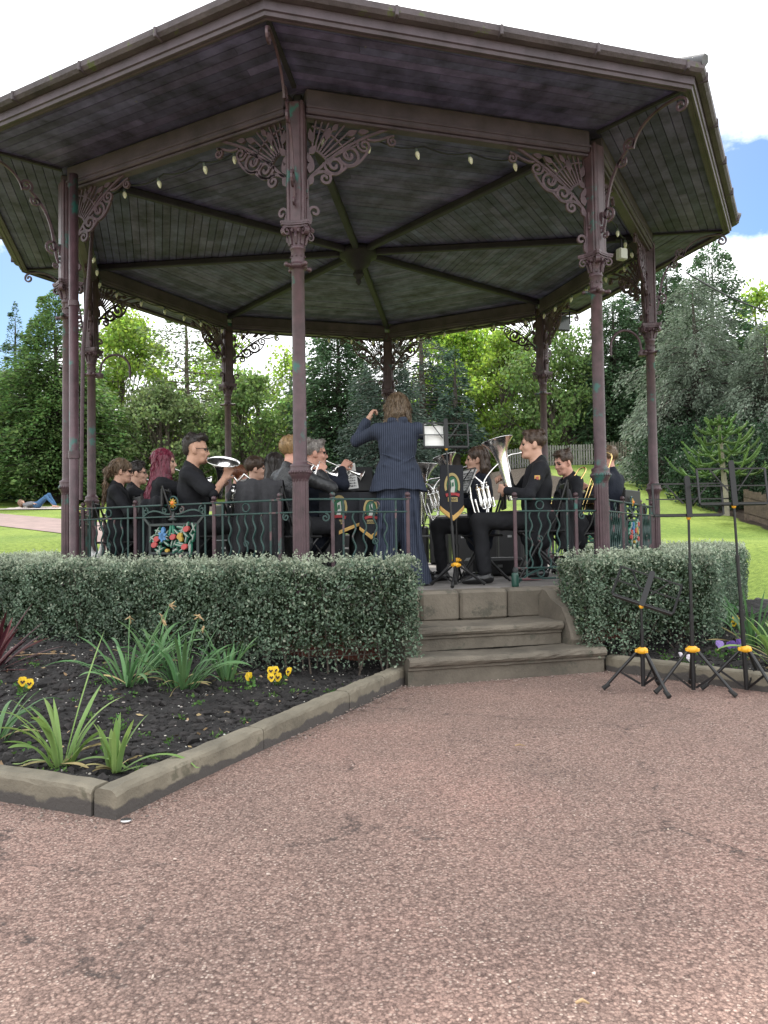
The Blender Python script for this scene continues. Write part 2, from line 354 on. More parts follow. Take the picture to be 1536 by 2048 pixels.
    cb_ = N.new('ShaderNodeMath'); cb_.operation = 'MULTIPLY'; L.new(cm.outputs[0], cb_.inputs[0]); L.new(ramp(noise(38, 4, .7).outputs[0], .40, (0, 0, 0), .58, (1, 1, 1)), cb_.inputs[1]); cm = cb_
    col = mix(cm.outputs[0], col, (.075, .058, .054))
    L.new(col, b.inputs['Base Color'])
    bp = N.new('ShaderNodeBump'); bp.inputs['Strength'].default_value = .85; bp.inputs['Distance'].default_value = .007; bp.invert = True
    h = N.new('ShaderNodeMath'); h.operation = 'MULTIPLY_ADD'; h.inputs[1].default_value = .5; L.new(vo2.outputs['Distance'], h.inputs[0]); L.new(vo.outputs['Distance'], h.inputs[2])
    h2 = N.new('ShaderNodeMath'); h2.operation = 'MULTIPLY_ADD'; h2.inputs[1].default_value = 1.5; L.new(cm.outputs[0], h2.inputs[0]); L.new(h.outputs[0], h2.inputs[2])
    L.new(h2.outputs[0], bp.inputs['Height']); L.new(bp.outputs[0], b.inputs['Normal'])
    return m
gx, gy = np.linspace(-9, 10, 96), np.linspace(-8, 8, 81)
X, Y = np.meshgrid(gx, gy, indexing='ij')
Z = .006*np.sin(X*1.7+Y*.9)+.005*np.sin(Y*2.1-X*.6)-.006
i, j = np.meshgrid(np.arange(95), np.arange(80), indexing='ij'); i = i.ravel(); j = j.ravel()
keep = np.hypot((gx[i]+gx[i+1])/2-CC[0], (gy[j]+gy[j+1])/2-CC[1]) > 3.3
Q = np.stack([i*81+j, (i+1)*81+j, (i+1)*81+j+1, i*81+j+1], 1)[keep]
obj('path', mesh_np('path', np.stack([X, Y, Z], -1).reshape(-1, 3), [Q], tarmac(), smooth=True), kind='structure')
# far footpath crossing the lawn (follows the slope)
PTH = mat('far_path', (.155, .105, .097), .9, var=.2, vs=3, bump=.3, bs=20)
n = 60; t = np.linspace(0, 1, n); V = []
for k in range(n):
    x = -24+20*t[k]; y = 20.2 - 1.0*(x+9.2)
    for w in np.linspace(-1.5, 1.5, 5):
        V.append([x, y+w, zt(x, y+w)+.014])
V = A(V).reshape(-1, 3); i, j = np.meshgrid(np.arange(n-1), np.arange(4), indexing='ij'); i = i.ravel(); j = j.ravel()
obj('footpath', mesh_np('footpath', V, [np.stack([i*5+j, (i+1)*5+j, (i+1)*5+j+1, i*5+j+1], 1)], PTH, smooth=True), kind='structure')
# ------------------------------------------------------------------ flower beds
K0 = A([-1.019, 2.918]); K1 = A([.150, 5.60]); K2 = A([-1.566, 3.155]); K2e = K0+(K2-K0)*6
J0 = sp(.80, 4.25)[:2]; J1 = A([2.469, 5.046]); J1e = J0+(J1-J0)*4
def dline(x, y, a, b):
    d = nrm(b-a); return -(x-a[0])*d[1]+(y-a[1])*d[0]
SOIL = mat('soil', (.0165, .0148, .0145), .95, var=.4, vs=8, bump=1, bs=55)
def hn(x, y):
    return (np.sin(x*13.1+3*np.sin(y*7.7))*np.sin(y*11.3+2.1*np.sin(x*9.1))*.5+np.sin(x*29+y*17)*np.sin(y*31-x*13)*.35+np.sin(x*61+4*np.sin(y*23))*np.sin(y*57)*.25)
def bed_z(x, y, d):
    return .055+.19*sm(d/2.1)+.022*hn(x, y)*np.clip(d*6, 0, 1)+rng.normal(0, .004, np.shape(x))
def bed(name, x0, x1, y0, y1, fn, step=.03):
    gx, gy = np.arange(x0, x1, step), np.arange(y0, y1, step); X, Y = np.meshgrid(gx, gy, indexing='ij')
    D = fn(X, Y); Z = bed_z(X, Y, np.clip(D, 0, 9))
    nx, ny = len(gx), len(gy); i, j = np.meshgrid(np.arange(nx-1), np.arange(ny-1), indexing='ij')
    ok = (D[:-1, :-1] > .0) & (D[1:, 1:] > .0) & (D[1:, :-1] > 0) & (D[:-1, 1:] > 0)
    i = i[ok]; j = j[ok]
    q = np.stack([i*ny+j, (i+1)*ny+j, (i+1)*ny+j+1, i*ny+j+1], 1)
    u, inv = np.unique(q, return_inverse=True)
    obj(name, mesh_np(name, np.stack([X, Y, Z], -1).reshape(-1, 3)[u], [inv.reshape(-1, 4)], SOIL, smooth=True), kind='structure')
def octa(x, y, off):
    x = np.asarray(x, float); y = np.asarray(y, float); r = None
    for k in range(8):
        a = PHI+pi/8+k*pi/4; d = (x-CC[0])*sin(a)-(y-CC[1])*cos(a); r = d if r is None else np.maximum(r, d)
    return r-off
def dl(x, y):
    d = np.minimum(dline(x, y, K0, K1), dline(x, y, K2, K0))
    s_ = (x-CC[0])*EE[0]+(y-CC[1])*EE[1]
    d = np.minimum(d, -.64-s_)
    return np.where(octa(x, y, 3.40) > 0, d, -1)
def dr(x, y):
    d = dline(x, y, J0, J1)
    s_ = (x-CC[0])*EE[0]+(y-CC[1])*EE[1]
    d = np.minimum(d, s_-.60)
    return np.where(octa(x, y, 3.40) > 0, d, -1)
bed('flower_bed', -6.5, .4, 2.9, 8.6, lambda x, y: dl(x, y))
bed('border_soil', 1.0, 7.5, 2.2, 9.2, lambda x, y: dr(x, y))
def soilz(x, y): 
    d = max(float(dl(x, y)), float(dr(x, y)), 0); return float(.055+.19*sm(d/2.1)+.022*hn(x, y)*min(1, d*6))
# kerb stones
def kerb(a, b, joints, side, labels):
    L_ = np.linalg.norm(b-a); d = nrm(b-a); n_ = A([-d[1], d[0]])*side
    for k in range(len(joints)-1):
        p, q = a+d*(joints[k]+.004), a+d*(joints[k+1]-.004)
        m = MB(); n = 14; w = .105; h = .115
        sec = A([[0, -.08], [0, h-.022], [.006, h-.008], [.022, h], [w-.02, h], [w-.006, h-.006], [w, h-.02], [w, -.08]])
        V = []
        for i_ in range(n):
            c = p+(q-p)*i_/(n-1)
            for (u, z) in sec:
                jz = rng.normal(0, .0022) if z > 0 else 0
                e_ = (.006 if i_ in (0, n-1) and z > .05 else 0)
                V.append([*(c+n_*(u+rng.normal(0, .0015))), z+jz-e_])
        ns = len(sec); Q = [[i_*ns+j_, i_*ns+j_+1, (i_+1)*ns+j_+1, (i_+1)*ns+j_] for i_ in range(n-1) for j_ in range(ns-1)]
        m.add(V, [A(Q), A([list(range(ns)), list(range((n-1)*ns, n*ns))[::-1]])])
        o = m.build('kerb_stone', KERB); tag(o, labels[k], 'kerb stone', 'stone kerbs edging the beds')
Lk = np.linalg.norm(K1-K0)
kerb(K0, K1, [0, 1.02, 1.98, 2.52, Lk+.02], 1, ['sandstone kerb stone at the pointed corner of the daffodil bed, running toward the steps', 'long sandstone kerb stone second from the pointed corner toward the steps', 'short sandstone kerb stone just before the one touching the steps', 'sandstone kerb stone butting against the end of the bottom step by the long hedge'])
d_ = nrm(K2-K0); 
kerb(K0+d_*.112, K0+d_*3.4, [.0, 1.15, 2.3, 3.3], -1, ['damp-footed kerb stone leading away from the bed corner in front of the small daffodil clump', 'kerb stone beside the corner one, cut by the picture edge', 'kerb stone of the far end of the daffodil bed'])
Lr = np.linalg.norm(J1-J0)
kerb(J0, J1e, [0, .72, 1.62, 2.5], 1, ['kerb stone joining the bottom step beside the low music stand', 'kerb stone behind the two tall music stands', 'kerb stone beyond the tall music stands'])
# ------------------------------------------------------------------ bandstand
BS = empty('bandstand', (CC[0], CC[1], 0), label='octagonal maroon iron bandstand with wide boarded roof and green railings, full of players', cat='bandstand')
O3 = A([CC[0], CC[1], 0.])
def lp(k, R, z=0.): return cpos(k, R, z)-O3
BEAMZ0, BEAMZ1, CEILZ = 4.515, 4.715, 4.745
BRICK = bpy.data.materials.new('base_brick'); BRICK.use_nodes = True
def _brick():
    nt = BRICK.node_tree; N = nt.nodes; L = nt.links; b = N['Principled BSDF']; b.inputs['Roughness'].default_value = .9
    tc = N.new('ShaderNodeTexCoord'); br = N.new('ShaderNodeTexBrick'); ge = N.new('ShaderNodeSeparateXYZ'); L.new(tc.outputs['Object'], ge.inputs[0])
    ad = N.new('ShaderNodeMath'); ad.operation = 'ADD'; L.new(ge.outputs[0], ad.inputs[0]); L.new(ge.outputs[1], ad.inputs[1])
    cb = N.new('ShaderNodeCombineXYZ'); L.new(ad.outputs[0], cb.inputs[0]); L.new(ge.outputs[2], cb.inputs[1]); L.new(cb.outputs[0], br.inputs['Vector'])
    br.inputs['Scale'].default_value = 4.5; br.inputs['Color1'].default_value = (.20, .065, .045, 1); br.inputs['Color2'].default_value = (.13, .05, .04, 1); br.inputs['Mortar'].default_value = (.25, .22, .19, 1); br.inputs['Mortar Size'].default_value = .02
    L.new(br.outputs[0], b.inputs['Base Color'])
_brick()
# platform
m = MB(); Rw = 3.5/cos(pi/8)
m.prism([lp(k, Rw)[:2] for k in range(8)], -.05, .35); plat = m.build('platform_wall', BRICK, BS)
m = MB(); m.prism([lp(k, 3.40/cos(pi/8))[:2] for k in range(8)], .352, .597); m.build('deck', PAVE, BS)
m = MB()
for k in range(8):
    p, q = lp(k, 3.62/cos(pi/8)), lp(k+1, 3.62/cos(pi/8)); L_ = np.linalg.norm(q-p); d = (q-p)/L_; a = PHI+pi/8+k*pi/4; n_ = A([sin(a), -cos(a), 0])
    cuts = [0, .62, 1.03, 1.37, 1.80, 2.22, L_] if k == 0 else [0, .75, 1.5, 2.25, L_]
    for c0, c1 in zip(cuts[:-1], cuts[1:]):
        h = .245 if (k == 0 and .5 < (c0+c1)/2 < 2.4) else .15
        if k == 0: h = .245 if .6 < c0 < 2.2 or c0 == .62 else .15
        c = p+d*(c0+c1)/2-n_*.115+A([0, 0, .6-h/2]); m = MB(); m.box(c, (c1-c0-.008, .23, h), np.stack([d, -n_, A([0, 0, 1.])], 1), bev=.022); m.build('edge_stone', STONE, BS)
# steps
ST = empty('stone_steps', sp(-.05, 3.7), label='worn brown sandstone steps with rounded treads leading up to the bandstand', cat='steps')
def stepmesh(s0, s1, a0, a1, z0, z1):
    m = MB(); o = sp(-.05, 3.7); r = .032; R_ = .05
    sec = [(a0, z0), (a1-.045, z0), (a1-.045, z1-.095), (a1-.028, z1-.088), (a1-.028, z1-.072)]
    for t in np.linspace(-pi/2, pi/2, 8): sec.append((a1-.034+.034*cos(t), z1-.036+.036*sin(t)))
    sec += [(a0, z1)]
    n = 26; V = []
    for i in range(n):
        s_ = s0+(s1-s0)*i/(n-1)
        wear = .012*math.exp(-((s_-.0)/.35)**2)
        for (a, z) in sec:
            V.append(sp(s_, a+rng.normal(0, .0025), z+(rng.normal(0, .002)-wear if z > z1-.03 else 0))-o)
    ns = len(sec); Q = [[i*ns+j, i*ns+(j+1) % ns, (i+1)*ns+(j+1) % ns, (i+1)*ns+j] for i in range(n-1) for j in range(ns)]
    m.add(V, [A(Q), A([list(range(ns))[::-1]]), A([list(range((n-1)*ns, n*ns))])], 0, False); return m
stepmesh(-.80, .77, 3.7, 4.33, -.05, .188).build('lower_step', STONE, ST)
stepmesh(-.66, .555, 3.51, 4.07, .19, .368).build('upper_step', STONE, ST)
for s0 in (.57, -.775):
    m = MB(); o = sp(-.05, 3.7)
    pr = [(3.51, .05), (4.12, .05), (4.14, .20), (4.155, .23), (4.14, .29), (4.07, .40)] + [(3.84-.10*t+.20*(1-t), .56-.10*(1-t)**1+.0*t) for t in (.1, .4, .7)] + [(3.76, .585), (3.69, .60), (3.64, .56), (3.51, .52)]
    V = []
    for w, ins in ((0, .02), (.018, 0), (.087, 0), (.105, .02)):
        c = np.mean(A(pr), 0)
        for (a, z) in pr:
            q = A([a, z])+(c-A([a, z]))*ins*1.5; V.append(sp(s0+w, q[0], q[1])-o)
    k = len(pr); Q = [[i*k+j, i*k+(j+1) % k, (i+1)*k+(j+1) % k, (i+1)*k+j] for i in range(3) for j in range(k)]
    m.add(V, [A(Q), A([list(range(k))[::-1]]), A([list(range(3*k, 4*k))])]); m.build('cheek_stone', STONE, ST)
# columns -------------------------------------------------
def column_mesh():
    m = MB()
    m.lathe([(.125, .60), (.125, .635), (.118, .65), (.10, .66), (.098, .70), (.104, .715), (.104, .735), (.085, .76), (.072, .80), (.068, .83)], n=24)
    m.lathe([(.068, .83), (.0675, .84), (.066, 1.50), (.068, 1.52)], n=32, flute=(.835, 1.51, .10), smooth=False)
    m.lathe([(.068, 1.52), (.074, 1.535), (.087, 1.56), (.088, 1.59), (.080, 1.605), (.083, 1.62), (.083, 1.635), (.06, 1.65), (.0565, 1.67), (.0545, 2.4), (.052, 3.225), (.056, 3.23), (.072, 3.24), (.079, 3.255), (.072, 3.27), (.056, 3.28), (.054, 3.30)], n=24)
    for i in range(24):
        a = i*pi/12; m.sphere((.086*cos(a), .086*sin(a), 1.575), (.011, .011, .016), n=6)
    for i in range(4):
        a = i*pi/2+pi/4; d = A([cos(a), sin(a), 0]); m.tube([d*.06+A([0, 0, 3.255]), d*.105+A([0, 0, 3.255])], [.018, .016], 8); m.sphere(d*.112+A([0, 0, 3.255]), .021, n=8)
    # squared post above the capital: moulded cluster
    m.box((0, 0, (3.60+4.60)/2), (.10, .155, 1.0), bev=.012); m.box((0, 0, (3.60+4.60)/2), (.155, .10, 1.0), bev=.012)
    for sx in (-1, 1):
        for sy in (-1, 1): m.tube([(sx*.058, sy*.058, 3.6), (sx*.058, sy*.058, 4.6)], .017, 6)
    for sx, sy in ((1, 0), (-1, 0), (0, 1), (0, -1)):
        m.sphere((sx*.08, sy*.08, 3.83), .014, n=6); m.tube([(sx*.082, sy*.082, 3.86), (sx*.086, sy*.086, 3.97)], [.006, .010], 5)
    return m.mesh('column', IRON)
def capital_mesh():
    m = MB()
    m.lathe([(.0555, 3.28), (.0555, 3.385), (.060, 3.39), (.066, 3.40), (.060, 3.412), (.057, 3.42), (.06, 3.46), (.072, 3.51), (.092, 3.552)], n=20)
    ab = []
    for i in range(4):
        a0 = i*pi/2+pi/4; a1 = a0+pi/2; c0 = A([cos(a0), sin(a0)])*.165; c1 = A([cos(a1), sin(a1)])*.165
        e = nrm(c1-c0); ab += [c0+A([e[0], e[1]])*.015]
        ab += [(c0+c1)/2*.86*1.0 + e*t for t in (-.05, 0, .05)]
        ab += [c1-e*.015]
    m.prism(ab, 3.568, 3.582); m.prism([p*1.03 for p in ab], 3.582, 3.600); m.prism([p*.9 for p in ab], 3.552, 3.568)
    for i in range(4):
        a0 = i*pi/2+pi/4; X = A([cos(a0), sin(a0), 0])
        # volute: spiral ribbon in the radial plane, with stem to the bell
        m.ribbon(spiral((.112, 3.520), .006, .044, pi*.2, 1.35, 22), .012, .04, X=X)
        m.ribbon(bez((.062, 3.43), (.066, 3.49), (.10, 3.56), (.135, 3.55), n=10), .012, .028, X=X)
        for t in (-.045, .045):
            X2 = A([cos(a0+pi/4+t*6), sin(a0+pi/4+t*6), 0]); m.ribbon(spiral((.083, 3.525), .004, .022, pi*.6, 1.2, 14), .009, .018, X=X2)
        X3 = A([cos(a0+pi/4), sin(a0+pi/4), 0])
        m.tube([X3*.062+A([0, 0, 3.43]), X3*.072+A([0, 0, 3.48]), X3*.088+A([0, 0, 3.515]), X3*.094+A([0, 0, 3.50])], [.012, .016, .012, .004], 6)
        for kz, kr in ((3.335, .058), (3.445, .063)):
            for t in (0, pi/4): m.sphere((kr*cos(a0+t), kr*sin(a0+t), kz), .009, n=6)
    return m.mesh('capital', IRONC)
def bracket_mesh():
    """pierced scroll bracket: u along the beam from the post face, z up from the capital"""
    m = MB(); z0 = 3.60; T = .022
    def rb(P, w, t=T): m.ribbon(A(P)+A([0, z0]), w, t)
    def leaf(u, v, ang, l, w, t=T*1.2):
        c, s = cos(ang), sin(ang); q = [(0, 0), (l*.3, w*.5), (l*.6, w*.42), (l, 0), (l*.6, -w*.42), (l*.3, -w*.5)]
        m.plate([(u+a*c-b*s, z0+v+a*s+b*c) for a, b in q], (0, 0, 0), A([1., 0, 0]), A([0, 0, 1.]), t)
    rb(bez((.085, .0), (.10, .06), (.075, .12), (.082, .30), n=14), .026)
    rb(bez((.082, .30), (.09, .40), (.125, .45), (.22, .47), n=16), .026)
    rb(spiral((.145, .125), .052, .012, -pi*.75, -1.1, 22), .020); rb(bez((.10, .02), (.12, .05), (.11, .07), (.108, .09), n=6), .02)
    rb(spiral((.235, .415), .058, .010, pi*.62, -1.35, 24), .022)
    rb(spiral((.315, .535), .088, .012, pi*.95, 1.6, 34), .024)
    rb(spiral((.445, .635), .100, .012, pi*1.1, 1.6, 34), .024)
    rb(spiral((.575, .735), .062, .010, pi*.9, 1.4, 24), .020)
    rb(spiral((.82, .80), .046, .008, pi*.5, 1.4, 20), .018)
    rb(bez((.12, .42), (.22, .52), (.36, .72), (.78, .90), n=24), .022)
    rb(bez((.22, .47), (.30, .42), (.40, .50), (.43, .55), n=12), .020); rb(bez((.40, .54), (.50, .52), (.56, .62), (.60, .68), n=12), .020)
    rb(bez((.60, .79), (.70, .77), (.76, .84), (.84, .848), n=10), .018)
    rb([(.08, .905), (.86, .905)], .03, .03)
    # fan of bars
    for k, an in enumerate(np.linspace(.55, 1.42, 8)):
        r0, r1 = .16, min(.50, .37/max(sin(an), .3)+.04)
        rb([(.10+r0*cos(an), .48+r0*sin(an)), (.10+r1*cos(an), .48+r1*sin(an))], .013)
    rb([(.10+.17*cos(t), .48+.17*sin(t)) for t in np.linspace(.3, 1.5, 10)], .016)
    rb([(.10+.36*cos(t), .48+.36*sin(t)) for t in np.linspace(.35, 1.5, 14)], .013)
    for (u, v, an, l) in ((.10, .44, 1.3, .13), (.12, .52, 1.9, .10), (.10, .60, .9, .11), (.13, .70, 1.75, .12), (.10, .34, 1.2, .10), (.42, .80, .5, .11), (.30, .82, .9, .09), (.52, .84, .2, .10), (.24, .74, 1.2, .12)):
        leaf(u, v, an, l, l*.48)
    return m.mesh('bracket', IRONC)
def outer_bracket_mesh():
    m = MB(); T = .018
    def rb(P, w): m.ribbon(A(P), w, T)
    rb(bez((.09, 3.78), (.16, 3.95), (.10, 4.20), (.34, 4.42), n=22), .024)
    rb(spiral((.145, 3.93), .070, .014, -pi*.5, 1.35, 22), .022); rb(spiral((.115, 3.75), .03, .008, pi*.3, -1.2, 12), .016)
    rb(spiral((.39, 4.47), .062, .012, pi*1.3, -1.5, 24), .022); rb(spiral((.30, 4.34), .05, .01, pi*.2, -1.3, 18), .018)
    rb(bez((.42, 4.42), (.46, 4.62), (.70, 4.69), (.88, 4.67), n=20), .020)
    rb(spiral((.88, 4.60), .062, .012, pi*.5, -1.3, 20), .02)
    return m.mesh('outer_bracket', IRONC)
cm_, pm_, bm_, om_ = column_mesh(), capital_mesh(), bracket_mesh(), outer_bracket_mesh()
cols = []
for k in range(8):
    a = PHI+k*pi/4; p = lp(k, RCOL)
    c = obj('column', cm_, BS, loc=p); c.rotation_euler = (0, 0, a)
    obj('capital', pm_, c)
    for sg in (1, -1):
        b = obj('bracket', bm_, c); q = lp(k+sg, RCOL)-p; b.rotation_euler = (0, 0, atan2(q[1], q[0])-a)
    b = obj('outer_bracket', om_, c); b.rotation_euler = (0, 0, -pi/2)
    cols.append(c)
# swan-neck pipes on two of the columns
for k, dirw in ((6, A([1., .1, 0])), (2, A([-1., -.1, 0]))):
    a = PHI+k*pi/4; d = nrm(dirw); t = np.linspace(0, pi, 20); R_ = .19
    pts = [d*.10+A([0, 0, 3.25])] + [d*(.12+R_-R_*cos(u))+A([0, 0, 3.33+.20*sin(u)]) for u in t] + [d*(.12+2*R_)+A([0, 0, 3.22])]
    ca, sa = cos(-a), sin(-a); pts = A([[p[0]*ca-p[1]*sa, p[0]*sa+p[1]*ca, p[2]] for p in pts])
    m = MB(); m.tube(pts, .016, 8); m.box(pts[0]+A([0, 0, .0]), (.09, .09, .07), bev=.01); m.build('swan_neck', IRONC, cols[k])
# downpipe by the column H, and conduit
dp = at(148, 900, 7.28); m = MB(); x, y = dp[0]-CC[0], dp[1]-CC[1]
m.tube([(x, y, .25), (x, y, 4.55), (x, y, 4.52)], .044, 12); m.tube([(x, y, 1.83), (x, y, 1.90)], .052, 12); m.tube([(x, y, 3.28), (x, y, 3.33)], .050, 12)
m.box((x-.03, y+.05, 3.30), (.13, .03, .045), bev=.005); m.box((x-.03, y+.05, 1.86), (.13, .03, .045), bev=.005); m.build('downpipe', IRON, BS)
m = MB(); p0, p1 = at(186, 445, 8.3), at(166, 700, 8.3); p2 = at(162, 1000, 8.3); m.tube([p0-O3, p1-O3, p2-O3], .022, 8); m.build('conduit', IRONC, BS)
# roof ----------------------------------------------------
RF = MB(); re_, ro_ = 4.55, 4.685
ring = [(ro_, 4.80), (ro_+.02, 4.86), (ro_-.02, 4.90)]
V = np.concatenate([[lp(k, r, z) for k in range(8)] for r, z in [(4.66, 4.87), (.25, 6.35)]]); F = [[k, (k+1) % 8, 8+(k+1) % 8, 8+k] for k in range(8)]
RF.add(V, [A(F), A([list(range(8, 16))])]); roof = RF.build('roof', SLATE, BS)
# hip caps
m = MB()
for k in range(8): m.tube([lp(k, 4.70, 4.875), lp(k, .25, 6.37)], .05, 6)
m.lathe([(.25, 6.33), (.3, 6.4), (.2, 6.6), (.12, 6.7), (.05, 7.0), (.01, 7.25)], n=12); m.build('hip_cap', SLATE, roof)
# fascia with mouldings + gutter: profile swept round the octagon
def sweep(prof, name, mt, parent, m0=None):
    m = MB(); n = len(prof); V = np.concatenate([[lp(k, r, z) for (r, z) in prof] for k in range(8)])
    Q = [[k*n+j, k*n+j+1, ((k+1) % 8)*n+j+1, ((k+1) % 8)*n+j] for k in range(8) for j in range(n-1)]
    m.add(V, A(Q)); return m.build(name, mt, parent)
sweep([(4.50, 4.735), (4.50, 4.700), (4.525, 4.690), (4.535, 4.700), (4.550, 4.700), (4.560, 4.688), (4.578, 4.690), (4.585, 4.715), (4.600, 4.72), (4.605, 4.80)], 'fascia', FASCIA, roof)
sweep([(4.600, 4.79), (4.615, 4.782), (4.665, 4.787), (4.690, 4.81), (4.695, 4.853), (4.680, 4.858), (4.655, 4.845), (4.60, 4.86)], 'gutter', GUTTER, roof)
m = MB(); m.box((0, -.004, 0), (.026, .088, .080), bev=.006); gbm = m.mesh('gutter_bracket', GUTTER)
for k in range(8):
    p, q = lp(k, 4.655, 4.818), lp(k+1, 4.655, 4.818)
    for t in np.linspace(.04, .96, 5):
        c = p+(q-p)*t; g_ = obj('gutter_bracket', gbm, roof, loc=c); g_.rotation_euler = (0, 0, PHI+pi/8+k*pi/4)
# ceiling boards: eight sectors of boards laid parallel to the eaves, inside and out to the fascia
m = MB(); w = .088; amax = 4.51*cos(pi/8)
for k in range(8):
    a = PHI+pi/8+k*pi/4; n_ = A([sin(a), -cos(a), 0]); d = A([cos(a), sin(a), 0]); i = 0; r = .22
    while r < amax-.02:
        r1 = min(r+w-.007, amax); t0, t1 = r*math.tan(pi/8), r1*math.tan(pi/8)
        cz = CEILZ-.012*(r/4.2)+rng.normal(0, .0012); zb = cz+.018
        # break boards into lengths
        cuts = np.sort(rng.uniform(-.8, .8, 1 if r > 1.4 else 0)); cuts = [-1, *cuts, 1]
        for c0, c1 in zip(cuts[:-1], cuts[1:]):
            g0 = .0015 if c0 > -1 else 0; g1 = .0015 if c1 < 1 else 0
            P = [n_*r+d*(t0*c0+g0), n_*r+d*(t0*c1-g1), n_*r1+d*(t1*c1-g1), n_*r1+d*(t1*c0+g0)]
            b_ = .006
            Vv = [p+A([0, 0, cz]) for p in P]+[p+A([0, 0, zb]) for p in P]
            m.add(Vv, A([[0, 1, 2, 3], [7, 6, 5, 4], [0, 4, 5, 1], [1, 5, 6, 2], [2, 6, 7, 3], [3, 7, 4, 0]]))
        r += w
m.build('ceiling_board', SOFFIT, roof)
m = MB(); V = [lp(k, 4.56, CEILZ+.03) for k in range(8)]; m.add(V, A([list(range(8))])); m.build('ceiling_back', TRUNKD, roof)
for k in range(8):
    m = MB(); p, q = lp(k, RCOL, 0), lp(k+1, RCOL, 0); d = nrm(q-p); p2, q2 = p+d*.07, q-d*.07
    m.bar(p2+A([0, 0, (BEAMZ0+BEAMZ1)/2]), q2+A([0, 0, (BEAMZ0+BEAMZ1)/2]), .15, BEAMZ1-BEAMZ0, bev=.012)
    m.bar(p2+A([0, 0, BEAMZ0-.012]), q2+A([0, 0, BEAMZ0-.012]), .09, .024, bev=.006)
    m.bar(p2+A([0, 0, BEAMZ0+.05]), q2+A([0, 0, BEAMZ0+.05]), .175, .02, bev=.004)
    m.build('beam', FASCIA, roof)
    m = MB(); m.bar(lp(k, .22, CEILZ-.045), lp(k, RCOL-.05, CEILZ-.055), .075, .075, bev=.012); m.bar(lp(k, RCOL+.06, CEILZ-.028), lp(k, 4.49, CEILZ-.028), .035, .022); m.build('rib', RIBM, roof)
m = MB(); m.lathe([(.20, CEILZ-.0), (.24, CEILZ-.03), (.24, CEILZ-.10), (.17, CEILZ-.13), (.15, CEILZ-.20), (.10, CEILZ-.24), (.06, CEILZ-.27), (.055, CEILZ-.30), (.075, CEILZ-.32), (.06, CEILZ-.36), (.03, CEILZ-.39), (.03, CEILZ-.41), (.04, CEILZ-.425), (.015, CEILZ-.46), (.0, CEILZ-.47)], n=16); m.build('roof_boss', RIBM, roof)
